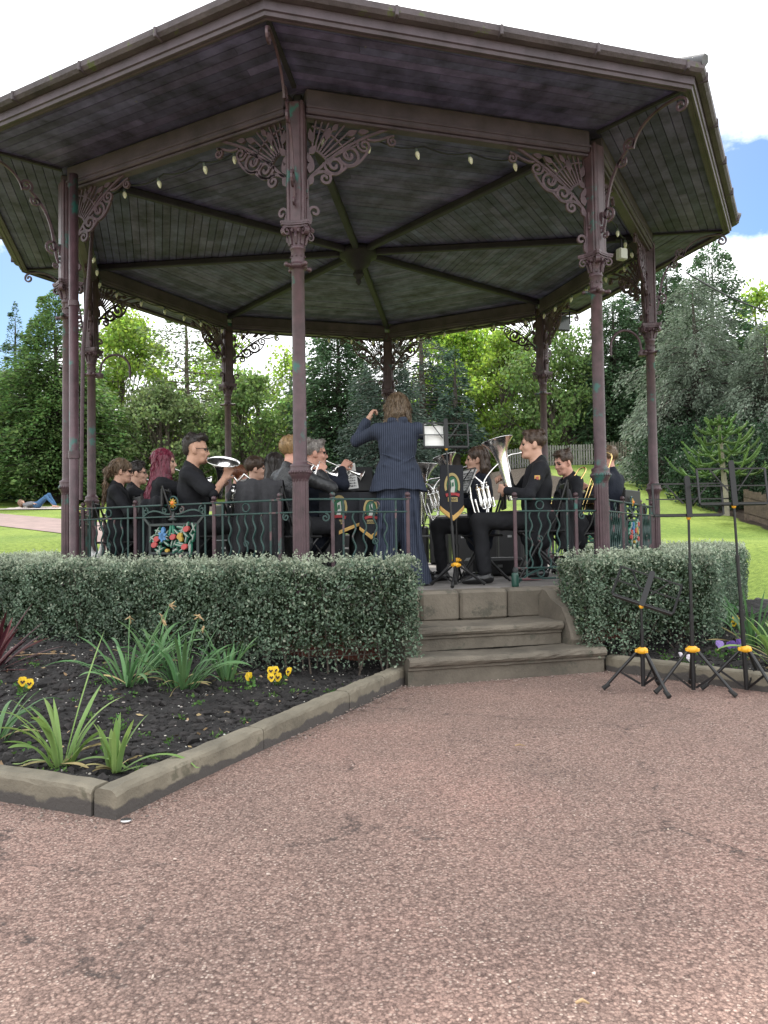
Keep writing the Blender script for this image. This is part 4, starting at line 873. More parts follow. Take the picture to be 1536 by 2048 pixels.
# ------------------------------------------------------------------ hedges
HLEAF = leaf_mat('hedge_leaf', (.110, .160, .108), .22, .55, vs=3, spec=.35, rough=.5); HLIT = leaf_mat('hedge_lit_top_leaf', (.31, .35, .265), .3, .35, vs=4, spec=.3)  # second leaf is paler, mostly for the top: skylight put into the colour
def hedge(label, pathpts, width, zb, ztop, dens=6600, endround=.12):
    """clipped hedge following a polyline (list of xy of its centre line)"""
    P = A(pathpts, float); seg = np.diff(P, axis=0); Ls = np.linalg.norm(seg, axis=1); cum = np.concatenate([[0], np.cumsum(Ls)]); tot = cum[-1]
    r_ = empty('clipped_hedge', (P[0][0], P[0][1], 0), label=label, cat='hedge'); o_ = A([P[0][0], P[0][1], 0])
    # mitred frames
    T = seg/Ls[:, None]; Nn = np.stack([-T[:, 1], T[:, 0]], 1)
    NV = [Nn[0]]+[nrm(Nn[i]+Nn[i+1])/max(.5, sqrt((1+Nn[i]@Nn[i+1])/2)) for i in range(len(Nn)-1)]+[Nn[-1]]; NV = A(NV)
    def pos(s_, u, z):
        i = np.clip(np.searchsorted(cum, s_, 'right')-1, 0, len(Ls)-1); f = (s_-cum[i])/Ls[i]; c = P[i]+seg[i]*f[:, None]; n_ = NV[i]*(1-f)[:, None]+NV[i+1]*f[:, None]
        q = c+n_*u[:, None]; return np.c_[q, z]-o_
    h = ztop-zb; Cs, tip = [], []
    def wob(s_, v): return .022*np.sin(s_*5.1+v*4)+.018*np.sin(s_*11.7-v*9)+.015*np.sin(s_*23+v*17)
    # side faces, top, ends
    for side in (-1, 1):
        n = int(tot*h*dens*(1 if side < 0 else .45)); s_ = rng.uniform(0, tot, n); v = rng.uniform(0, 1, n)**.85; dep = np.abs(rng.normal(0, .035, n))-.012
        # thinner, more open towards the ground
        keepm = rng.uniform(0, 1, n) < np.clip(.55+v*1.5+.35*np.sin(s_*6.3)*(1-v), .3, 1); 
        dep = dep+.05*(1-v)**2*np.abs(np.sin(s_*3.7)); rd = np.clip((v-.86)/.14, 0, 1)**2*.05
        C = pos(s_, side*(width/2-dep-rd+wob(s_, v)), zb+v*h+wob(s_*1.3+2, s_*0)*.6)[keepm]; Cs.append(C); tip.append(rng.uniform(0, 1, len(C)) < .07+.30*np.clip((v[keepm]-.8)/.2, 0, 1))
    n = int(tot*width*dens*1.1); s_ = rng.uniform(0, tot, n); u = rng.uniform(-1, 1, n)
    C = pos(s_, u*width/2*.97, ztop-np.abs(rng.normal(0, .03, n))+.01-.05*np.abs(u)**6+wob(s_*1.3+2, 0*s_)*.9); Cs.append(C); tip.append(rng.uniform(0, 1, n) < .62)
    # sprigs standing proud of the top
    n = int(tot*width*330); s_ = np.repeat(rng.uniform(0, tot, n), 6); u = np.repeat(rng.uniform(-1, 1, n), 6); hh = np.repeat(rng.uniform(.02, .10, n)*rng.uniform(.5, 1, n), 6)*np.tile(np.linspace(.1, 1, 6), n)
    C = pos(s_, u*width/2*.95, ztop+hh)+np.c_[rng.normal(0, .009, (len(s_), 2)), np.zeros(len(s_))]; Cs.append(C); tip.append(np.ones(len(C), bool))
    for s0, sgn in ((0, 1), (tot, -1)):
        n = int(width*h*dens*1.1); v = rng.uniform(0, 1, n)**.9; u = rng.uniform(-1, 1, n); dep = np.abs(rng.normal(0, .03, n))-.01+endround*np.abs(u)**4+np.clip((v-.8)/.2, 0, 1)**2*.08
        s_ = np.full(n, s0)+sgn*dep+sgn*0; C = pos(np.clip(s_, 0, tot), u*width/2*.95, zb+v*h*.99); Cs.append(C); tip.append(rng.uniform(0, 1, n) < .15+.4*v*(v > .8))
    C = np.concatenate(Cs); tip = np.concatenate(tip)
    for nm, mk, mt in (('foliage', ~tip, HLEAF), ('lit_top_foliage', tip, HLIT)):
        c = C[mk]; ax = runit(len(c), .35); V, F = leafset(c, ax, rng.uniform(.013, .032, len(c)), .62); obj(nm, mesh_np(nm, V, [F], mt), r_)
    # woody inside: stems and a twiggy dark core
    m = MB(); 
    for i in range(int(tot*15)):
        s0 = rng.uniform(0, tot, 1); b = pos(s0, rng.uniform(-.3, .3, 1)*width, A([zb-.12]))[0]; t_ = pos(np.clip(s0+rng.normal(0, .14, 1), 0, tot), rng.uniform(-.45, .45, 1)*width, A([ztop-rng.uniform(.03, .3)]))[0]
        md = (b+t_)/2+rng.normal(0, .05, 3); m.tube(bez(b, md, t_, n=6), [.009, .007, .006, .005, .004, .003], 5)
    m.build('stem', TRUNK, r_)
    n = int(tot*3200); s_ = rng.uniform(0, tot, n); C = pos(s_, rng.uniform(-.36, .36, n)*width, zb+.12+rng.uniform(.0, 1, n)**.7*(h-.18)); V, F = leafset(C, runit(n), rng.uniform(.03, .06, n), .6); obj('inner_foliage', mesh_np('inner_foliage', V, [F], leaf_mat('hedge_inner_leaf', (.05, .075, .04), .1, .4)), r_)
    return r_
def op(k, a): 
    """corner k of the octagon whose sides lie a metres out"""
    return cpos(k, a/cos(pi/8))[:2]
hedge('long clipped grey-green hedge along the bandstand base behind the daffodil bed', [sp(-.67, 4.02)[:2], op(0, 4.02), op(7, 4.02), op(6, 4.02), (op(6, 4.02)+op(5, 4.02))/2][::-1], .50, .13, .865)
hedge('shorter clipped grey-green hedge on the bandstand side of the music stands', [sp(.62, 4.05)[:2], op(1, 4.05), op(2, 4.05), op(3, 4.05)], .52, .12, .865)
# ------------------------------------------------------------------ implicit bodies: smooth union of tapered limbs, meshed with surface nets
def cap(a, b, r0, r1=None, t='skin', k=.02, **kw): return dict(s='c', a=A(a, float), b=A(b, float), r0=r0, r1=r0 if r1 is None else r1, t=t, k=k, **kw)
def ell(c, r, t='skin', R=None, k=.02, **kw): return dict(s='e', c=A(c, float), r=np.broadcast_to(A(r, float), (3,)), R=np.eye(3) if R is None else A(R), t=t, k=k, **kw)
def sub(p): p['op'] = 'sub'; return p
def pdist(p, X, Y, Z):
    if p['s'] == 'c':
        a, ba = p['a'], p['b']-p['a']; L2 = max(ba@ba, 1e-9)
        px, py, pz = X-a[0], Y-a[1], Z-a[2]; h = np.clip((px*ba[0]+py*ba[1]+pz*ba[2])/L2, 0, 1)
        return np.sqrt((px-ba[0]*h)**2+(py-ba[1]*h)**2+(pz-ba[2]*h)**2)-(p['r0']+(p['r1']-p['r0'])*h)
    c, R, r = p['c'], p['R'], p['r']; dx, dy, dz = X-c[0], Y-c[1], Z-c[2]
    q = [dx*R[0, i]+dy*R[1, i]+dz*R[2, i] for i in range(3)]
    k0 = np.sqrt(sum((q[i]/r[i])**2 for i in range(3))); k1 = np.sqrt(sum((q[i]/r[i]**2)**2 for i in range(3)))
    return k0*(k0-1)/np.maximum(k1, 1e-6)
def pbox(p):
    if p['s'] == 'c':
        r = max(p['r0'], p['r1']); return np.minimum(p['a'], p['b'])-r, np.maximum(p['a'], p['b'])+r
    e = np.abs(p['R'])@p['r']; return p['c']-e, p['c']+e
def sdf_mesh(name, prims, vox, mats, wrinkle=0, seed=0, strand=False):
    add = [p for p in prims if p.get('op') != 'sub']
    lo = np.min([pbox(p)[0] for p in add], 0)-3*vox; hi = np.max([pbox(p)[1] for p in add], 0)+3*vox
    n = np.ceil((hi-lo)/vox).astype(int)+1
    G = np.full(n, 1., np.float32); ax = [lo[i]+vox*np.arange(n[i]) for i in range(3)]
    for p in add+[p for p in prims if p.get('op') == 'sub']:
        k = p['k']; b0, b1 = pbox(p); mg = k+3*vox
        i0 = np.clip(np.floor((b0-mg-lo)/vox).astype(int), 0, n-1); i1 = np.clip(np.ceil((b1+mg-lo)/vox).astype(int)+1, 1, n)
        if np.any(i1 <= i0): continue
        sl = tuple(slice(i0[i], i1[i]) for i in range(3))
        d = pdist(p, ax[0][sl[0]][:, None, None], ax[1][sl[1]][None, :, None], ax[2][sl[2]][None, None, :]).astype(np.float32)
        g = G[sl]
        if p.get('op') == 'sub':
            d = -d; h = np.clip(.5-.5*(g-d)/k, 0, 1) if k > 0 else (d > g); G[sl] = g+(d-g)*h+(k*h*(1-h))
        else:
            h = np.clip(.5+.5*(g-d)/k, 0, 1); G[sl] = g+(d-g)*h-k*h*(1-h)
    if wrinkle:
        X, Y, Z = np.meshgrid(*ax, indexing='ij', sparse=True); s = seed*1.7
        G = G+wrinkle*((np.sin(X*95+1.5*np.sin(Z*11+s)+Z*6)*np.sin(Y*88+1.4*np.sin(Z*9+X*7)-Z*5+s)) if strand else (.6*np.sin(X*23+Z*17+s+2.4*np.sin(Y*13+Z*7+s))*np.sin(Z*21-Y*19+s*2+1.9*np.sin(X*15+Z*5))+.5*np.sin(X*41-Z*33+3*np.sin(Y*17+Z*9))*np.sin(Y*37+Z*14+s)))
    S = G < 0; a = S[:-1, :-1, :-1].astype(np.int8)
    cs = [(i, j, k) for i in (0, 1) for j in (0, 1) for k in (0, 1)]
    tot = sum(S[i:n[0]-1+i, j:n[1]-1+j, k:n[2]-1+k].astype(np.int8) for i, j, k in cs)
    ijk = np.argwhere((tot > 0) & (tot < 8)); idx = np.full(n-1, -1, np.int32); idx[tuple(ijk.T)] = np.arange(len(ijk))
    val = np.stack([G[ijk[:, 0]+c[0], ijk[:, 1]+c[1], ijk[:, 2]+c[2]] for c in cs], 1)
    acc = np.zeros((len(ijk), 3)); cnt = np.zeros(len(ijk))
    for u in range(8):
        for w in range(u+1, 8):
            cu, cw = A(cs[u]), A(cs[w])
            if np.abs(cu-cw).sum() != 1: continue
            m = (val[:, u] < 0) != (val[:, w] < 0); t = np.zeros(len(ijk)); t[m] = val[m, u]/(val[m, u]-val[m, w])
            acc += m[:, None]*(cu+(cw-cu)*t[:, None]); cnt += m
    V = lo+vox*(ijk+acc/cnt[:, None]); F = []
    for axn in range(3):
        o1, o2 = (axn+1) % 3, (axn+2) % 3
        sh = [slice(1, n[i]-1) for i in range(3)]; sh[axn] = slice(0, n[axn]-1); s2 = list(sh); s2[axn] = slice(1, n[axn])
        A_, B_ = S[tuple(sh)], S[tuple(s2)]; e = np.argwhere(A_ != B_); 
        if not len(e): continue
        flip = A_[tuple(e.T)]; e = e.copy(); e[:, o1] += 1; e[:, o2] += 1
        def cell(d1, d2): q = e.copy(); q[:, o1] += d1; q[:, o2] += d2; return idx[tuple(q.T)]
        q = np.stack([cell(-1, -1), cell(0, -1), cell(0, 0), cell(-1, 0)], 1); q[~flip] = q[~flip][:, ::-1]; F.append(q)
    F = np.concatenate(F); F = F[(F >= 0).all(1)]
    mi = None
    if isinstance(mats, dict):
        keys = list(mats); best = np.full(len(V), 9.); tg = np.zeros(len(V), int)
        for p in add:
            if p['t'] not in mats: continue
            d = pdist(p, V[:, 0], V[:, 1], V[:, 2])-p.get('bias', 0); m = d < best; best[m] = d[m]; tg[m] = keys.index(p['t'])
        mi = tg[F[:, 0]]; mats = [mats[k] for k in keys]
    return mesh_np(name, V, [F], mats, mi, smooth=True)
def rot(ax, a):
    ax = nrm(ax); c, s = cos(a), sin(a); K = A([[0, -ax[2], ax[1]], [ax[2], 0, -ax[0]], [-ax[1], ax[0], 0]]); return np.eye(3)+s*K+(1-c)*K@K
def rz3(a): return rot((0, 0, 1), a)
def ik(s, w, l1, l2, pole):
    d = w-s; L_ = min(np.linalg.norm(d), (l1+l2)*.995); dn = nrm(d); x = (L_**2+l1**2-l2**2)/(2*L_); h = sqrt(max(l1**2-x**2, 0)); p = A(pole, float); p = p-dn*(p@dn); return s+dn*x+nrm(p)*h, s+dn*L_
def hand(w, d, n_, side, curl=.5, spread=.0, t='skin', thumb=.5):
    """palm, four fingers of unequal length, thumb from the side of the palm; d towards the fingers, n_ the way the palm faces"""
    d = nrm(d); n_ = nrm(n_-d*(A(n_)@d)); l = np.cross(d, n_)*side; P = []
    for u in (-.027, -.009, .009, .027): P.append(cap(w+l*u*.55+d*.005, w+l*u+d*.082, .0155, .0125, t, .012))
    for i, (u, ln) in enumerate(((.030, .068), (.011, .078), (-.009, .073), (-.028, .058))):
        p = w+l*u+d*.085; an = 0; c_ = curl*(1+.08*i)
        for f, r in ((.44, .0095), (.31, .0085), (.25, .0078)):
            an += c_; dd = d*cos(an)+n_*sin(an)+l*spread*(u/.03); q = p+nrm(dd)*ln*f; P.append(cap(p, q, r, r*.93, t, .004)); p = q
    b = w+l*.026+d*.022; q1 = b+nrm(d*.62+l*.75+n_*thumb)*.040; q2 = q1+nrm(d*.85+l*.2+n_*thumb*1.3)*.030
    P += [cap(w+d*.015, b, .016, .015, t, .012), cap(b, q1, .0135, .0105, t, .008), cap(q1, q2, .0105, .009, t, .004)]
    return P
def head_prims(H, R):
    """H: centre of the head (eye level), R: 3x3 frame, face along +Y of R"""
    f = lambda p: H+R@A(p, float); P = []
    P += [ell(f((0, -.012, .036)), (.074, .096, .086), 'skin', R, .02), ell(f((0, .026, -.040)), (.060, .068, .078), 'skin', R, .03), cap(f((-.022, .055, -.092)), f((.022, .055, -.092)), .026, .026, 'skin', .025), ell(f((0, .076, -.098)), .019, 'skin', R, .02)]
    P += [cap(f((0, .090, .010)), f((0, .107, -.030)), .008, .0108, 'skin', .010), cap(f((-.011, .095, -.034)), f((.011, .095, -.034)), .0075, .0085, 'skin', .008), cap(f((-.036, .078, .024)), f((.036, .078, .024)), .013, .013, 'skin', .015)]
    P += [ell(f((s*.042, .062, -.030)), .022, 'skin', R, .02) for s in (-1, 1)]
    P += [cap(f((-.019, .086, -.062)), f((.019, .086, -.062)), .0068, .0068, 'lip', .006), cap(f((-.016, .085, -.071)), f((.016, .085, -.071)), .0072, .0072, 'lip', .006)]
    P += [ell(f((s*.031, .079, .003)), (.012, .010, .008), 'eye', R, .004, bias=.002) for s in (-1, 1)]
    P += [cap(f((s*.020, .090, .024)), f((s*.043, .081, .024)), .006, .005, 'brow', .004, bias=.002) for s in (-1, 1)]
    for s in (-1, 1): P += [ell(f((s*.078, -.012, -.008)), (.010, .022, .032), 'skin', R@rz3(-s*.35), .008), ell(f((s*.074, .000, -.034)), .010, 'skin', R, .006)]
    return P
def hair_prims(H, R, style):
    f = lambda p: H+R@A(p, float); P = []; t = 'hair'
    base = [ell(f((0, -.022, .046)), (.083, .101, .087), t, R, .02)]
    face = [sub(ell(f((0, .105, -.035)), (.080, .075, .090), t, R, .01))]
    ears = [sub(ell(f((s*.085, .0, -.030)), (.03, .034, .040), t, R, .01)) for s in (-1, 1)]
    nape = [sub(ell(f((0, -.02, -.10)), (.12, .14, .075), t, R, .01))]
    lump = lambda n, zz, r, sc=1: [ell(f(((random.uniform(-.06, .06)), random.uniform(-.09, .065), zz+random.uniform(-.015, .015))), r*random.uniform(.7, 1.2), t, R, .015) for _ in range(n)]
    if style == 'short': P = base+lump(12, .105, .024)+[ell(f((0, .055, .105)), (.05, .03, .022), t, R, .02)]+face+ears+nape
    elif style == 'tall':   # clipped sides, thick on top
        P = [ell(f((0, -.03, .070)), (.073, .094, .070), t, R, .02)]+lump(16, .118, .026)+[ell(f((0, .05, .112)), (.052, .045, .028), t, R, .02), ell(f((0, -.075, .03)), (.062, .046, .085), t, R, .02)]+[sub(ell(f((0, .115, -.02)), (.09, .07, .075), t, R, .01))]
    elif style == 'mop': P = base+[ell(f((0, -.02, .055)), (.091, .108, .092), t, R, .02)]+lump(16, .09, .032)+[ell(f((0, .07, .070)), (.06, .03, .025), t, R, .02)]+[sub(ell(f((0, .115, -.045)), (.072, .070, .080), t, R, .01))]+[sub(ell(f((0, -.02, -.125)), (.12, .14, .075), t, R, .01))]
    elif style == 'balding': P = [ell(f((0, -.03, .015)), (.084, .098, .070), t, R, .02), sub(ell(f((0, .03, .12)), (.09, .13, .085), t, R, .01))]+face+ears+nape
    else:
        ln = dict(bob=.140, tuck=.165, long=.44, pony=.0)[style]
        P = base+[ell(f((0, -.025, .05)), (.088, .106, .090), t, R, .02)]
        if style == 'pony':
            P += [cap(f((0, -.115, .045)), f((0, -.155, -.01)), .028, .036, t, .015), cap(f((0, -.150, -.01)), f((.01, -.150, -.15)), .034, .028, t, .02), cap(f((.01, -.150, -.15)), f((.0, -.165, -.40)), .030, .010, t, .02)]+[sub(ell(f((0, .105, -.035)), (.080, .075, .090), t, R, .01))]+ears+nape
        else:
            for an in np.linspace(-1.0, 1.0, 15)*2.05:
                x, y = sin(an)*.076, -cos(an)*.088-.012; k = 1+.10*random.uniform(-1, 1)
                if style == 'tuck' and abs(an) > 1.25: continue
                dz = -ln*k; fl = 1.16 if style != 'long' else 1.12; yo = -.045*max(0, cos(an)) if style == 'long' else 0
                if style == 'long':
                    c_ = max(0, cos(an)); P.append(cap(f((x, y, .05)), f((x*1.1, y*1.12, -.16)), .026, .028, t, .016)); P.append(cap(f((x*1.1, y*1.12, -.16)), f((x*1.45, y*1.30-.085*c_-.01, dz)), .030, .016, t, .016)); continue
                P.append(cap(f((x, y, .05)), f((x*fl, y*fl, dz*.55)), .024, .024, t, .014)); P.append(cap(f((x*fl, y*fl, dz*.55)), f((x*(fl-.05), y*(fl-.03)+yo*1.6, dz)), .026, .012, t, .012))
            P += ([ell(f((0, -.03, .04)), (.097, .110, .092), t, R, .02)]+[cap(f((sin(a)*.10, -cos(a)*.10-.01, random.uniform(-.02, .04))), f((sin(a)*.122, -cos(a)*.115-.01, -.118+random.uniform(-.045, .03))), .020, .006, t, .012) for a in np.linspace(-1.9, 1.9, 13)]) if style == 'bob' else []
            P += [sub(ell(f((0, .105, -.05)), (.066, .075, .110), t, R, .008))]+(ears+[sub(ell(f((0, .12, -.05)), (.10, .105, .12), t, R, .008))] if style == 'tuck' else [])
    return P
SKINS = {}
def skin(name, c): 
    if name not in SKINS: SKINS[name] = mat('skin_'+name, c, .5, var=.08, vs=20, spec=.35)
    return SKINS[name]
LIP = mat('lips', (.33, .13, .11), .5); EYE = mat('eye', (.05, .04, .035), .2); 
def hairm(n, c): return mat('hair_'+n, c, .42, var=.45, vs=38, bump=.55, bs=70, stretch=(1, 1, .16))
def clothm(n, c, var=.12, bump=.35): return mat('cloth_'+n, c, .82, var=var, vs=5, bump=bump, bs=24, spec=.2)
CL_BLACK = clothm('black', (.0125, .013, .016)); CL_NAVY = clothm('dark_navy', (.013, .016, .026)); CL_TROU = clothm('black_trousers', (.014, .0145, .017)); CL_GREY = clothm('charcoal_trousers', (.045, .047, .052)); CL_PAD = mat('cloth_padded', (.022, .023, .026), .42, var=.2, vs=6, bump=.6, bs=18)
SHOE = mat('shoe_leather', (.012, .012, .013), .25, var=.1); WHITEC = clothm('white_shirt', (.65, .65, .66))
def seated(name_label, pos, rz, wl, wr, hair, hairmat, skinm, top=CL_BLACK, trou=CL_TROU, sc=1., lean=.0, yaw=0., pitch=0., roll_=0., sleeve='long', hands=None, group=None, glasses=None, feet=.42, knees=.13, browm=None, seatz=.46, badge=False, turn=0., face=True, skirtlen=.10, bulk=1., poles=((-.75, -.25, -.6), (.75, -.25, -.6)), legs=True):
    """a seated musician; local +Y is forward; wl, wr = wrist positions (local); hands=((dirL, palmL, curl), (dirR, palmR, curl))"""
    P0 = empty('person', pos, rz, sc, label=name_label, cat='person', group=group)
    hipz = seatz+.085; hp = A([0, 0, hipz]); M = rz3(turn)@rot((1, 0, 0), -lean)
    T = lambda p: hp+M@(A(p, float)-A([0, 0, .545]))
    B = []; C_ = []; L_ = []; b = bulk
    # torso
    B += [cap(T((-.07, 0, .55)), T((.07, 0, .55)), .10, .10, 'top'), ell(T((0, .0, .86)), (.145, .095, .20), 'top', M, .05), ell(T((0, .015, .70)), (.125, .095, .16), 'top', M, .05), cap(T((-.13, 0, .985)), T((.13, 0, .985)), .05, .05, 'top', .05), cap(T((0, -.01, 1.0)), T((0, .02, 1.115)), .055, .050, 'skin', .03)]
    C_ += [cap(T((-.085, -.0, .53)), T((.085, -.0, .53)), .125*b, .125*b, 'top', .05), ell(T((0, .0, .87)), (.168*b, .118*b, .21), 'top', M, .05), ell(T((0, .02, .70)), (.150*b, .122*b, .18), 'top', M, .06), cap(T((-.135, -.01, .985)), T((.135, -.01, .985)), .066, .066, 'top', .05), cap(T((0, -.02, .99)), T((0, -.012, 1.065)), .083, .062, 'top', .03), sub(cap(T((0, .045, 1.02)), T((0, .01, 1.16)), .045, .06, 'top', .01))]
    # head
    Rh = M@rz3(yaw)@rot((1, 0, 0), pitch)@rot((0, 1, 0), roll_); Hc = T((0, .02, 1.10))+Rh@A([0, .018, .105]); B += head_prims(Hc, Rh); B.append(cap(T((0, .0, 1.06)), Hc+Rh@A([0, -.02, -.04]), .050, .052, 'skin', .03))
    # arms
    for i, (w, sg) in enumerate(((wl, -1), (wr, 1))):
        s_ = T((sg*.185, -.005, .975)); e_, w_ = ik(s_, A(w, float), .295, .255, poles[i])
        B += [cap(s_, e_, .045, .038, 'top', .03), cap(e_, w_, .036, .026, 'skin', .02)]
        hd = hands[i] if hands else (nrm(w_-e_)*.6+A([0, .4, .1]), A([-sg, 0, 0.]), .7); B += hand(w_, hd[0], A(hd[1], float), -sg, hd[2])
        if sleeve == 'long': C_ += [cap(s_, e_, .062*b, .052, 'top', .04), cap(e_, e_+(w_-e_)*.93, .051, .037, 'top', .02)]
        else: C_ += [cap(s_, s_+(e_-s_)*.80, .064*b, .066, 'top', .04)]
        if badge and sg == badge: bp = (s_*.62+e_*.38, nrm(A([sg, 0, 0.]) if abs(turn) < 2 else A([sg, 0, 0.])))
    # legs
    for sg in (-1, 1):
        h_ = hp+A([sg*.085, .02, -.01]); kn = A([sg*knees, feet+.02, hipz+.0]); an = A([sg*(knees+.01), feet-.02, .10]); toe = an+A([sg*.03, .16, -.055])
        B += [cap(h_, kn, .075, .05, 'top', .03), cap(kn, an, .046, .034, 'top', .02), cap(an+A([0, -.02, -.05]), toe, .035, .028, 'top', .02)]
        L_ += [cap(h_, kn, .092, .070, 'trou', .04), cap(kn, an+A([0, 0, .015]), .068, .058, 'trou', .03)]
    L_.append(cap(hp+A([-.07, 0, 0]), hp+A([.07, 0, 0]), .118, .118, 'trou', .05))
    if skirtlen: C_ += [cap(T((-.08, .0, .55)), T((-.09, .02, .50-skirtlen)), .125, .130, 'top', .05), cap(T((.08, .0, .55)), T((.09, .02, .50-skirtlen)), .125, .130, 'top', .05)]
    brow = browm or hairmat
    obj('body', sdf_mesh('body', B, .0066, dict(skin=skinm, top=top, lip=LIP, eye=EYE, brow=brow)), P0)
    hm_ = sdf_mesh('hair', hair_prims(Hc, Rh, hair), .0055, hairmat, wrinkle=.0042, seed=len(name_label), strand=True); obj('hair', hm_, P0); lg_ = hair in ('long', 'bob', 'tuck', 'pony'); loose_hair(hm_, hairmat, P0, (700 if hair == 'tuck' else 1500), .075 if lg_ else .030, (0, -.25, -1.) if lg_ else Rh@A([.25, .3, .15]), len(name_label))
    obj('jacket' if sleeve == 'long' else 'shirt', sdf_mesh('jacket', C_, .0095, top, wrinkle=.0065, seed=len(name_label)), P0); obj('trousers', sdf_mesh('trousers', L_, .0105, trou, wrinkle=.006, seed=len(name_label)+3), P0)
    for sg in (-1, 1):
        an = A([sg*(knees+.01), feet-.02, .10]); obj('shoe', sdf_mesh('shoe', [cap(an+A([0, -.035, -.055]), an+A([sg*.012, .07, -.055]), .040, .042, 'x', .02), cap(an+A([sg*.012, .07, -.06]), an+A([sg*.03, .18, -.068]), .042, .030, 'x', .02), cap(an+A([0, -.02, -.04]), an+A([0, -.01, .0]), .038, .040, 'x', .02), sub(cap(an+A([0, -.3, -.15]), an+A([0, .5, -.15]), .052, .052, 'x', .004))], .008, SHOE), P0)
    if glasses is not None:
        m = MB(); f = lambda p: Hc+Rh@A(p, float)
        for sg in (-1, 1):
            ring = [f((sg*.032+.024*cos(t), .096, .004+.018*sin(t))) for t in np.linspace(0, 2*pi, 14, endpoint=False)]; m.tube(ring, .0028, 5, closed=True)
            m.tube([f((sg*.056, .094, .010)), f((sg*.079, .05, .010)), f((sg*.082, -.01, .006))], .0028, 5)
            if glasses == 'sun': m.add(ring, A([list(range(14))]))
        m.tube([f((-.009, .100, .008)), f((.009, .100, .008))], .003, 5); m.build('sunglasses' if glasses == 'sun' else 'spectacles', BLACKP, P0)
    if badge:
        c_, o_ = bp; m = MB(); m.plate([(-.022, .025), (.022, .025), (.024, -.005), (0, -.03), (-.024, -.005)], c_+o_*.066, A([0, 1., 0]), A([0, 0, 1.]), .006, 0); m.plate([(-.012, .014), (.012, .014), (.010, -.004), (0, -.016), (-.010, -.004)], c_+o_*.071, A([0, 1., 0]), A([0, 0, 1.]), .006, 1); m.build('sleeve_badge', [GOLDT, mat('badge_red', (.35, .08, .06), .6)], P0)
    return P0, dict(head=Hc, R=Rh, mouth=Hc+Rh@A([0, .097, -.066]))
def loose_hair(me, mt, parent, n, ln, flow, seed):
    r_ = np.random.default_rng(seed); k = len(me.vertices); co = np.empty(k*3, np.float32); no = np.empty(k*3, np.float32); me.vertices.foreach_get('co', co); me.vertices.foreach_get('normal', no); co = co.reshape(-1, 3); no = no.reshape(-1, 3); i = r_.integers(0, k, n); c, nn = co[i], no[i]
    ax = np.tile(A(flow, float), (n, 1))+r_.normal(0, .28, (n, 3)); ax -= nn*(ax*nn).sum(1)[:, None]*.8; ax /= np.maximum(np.linalg.norm(ax, axis=1), 1e-6)[:, None]; L_ = ln*r_.uniform(.5, 1.3, n)
    V, F = leafset(c+nn*.002+ax*L_[:, None]*.3, ax, L_, .085); obj('loose_hair', mesh_np('loose_hair', V, [F], mt), parent)
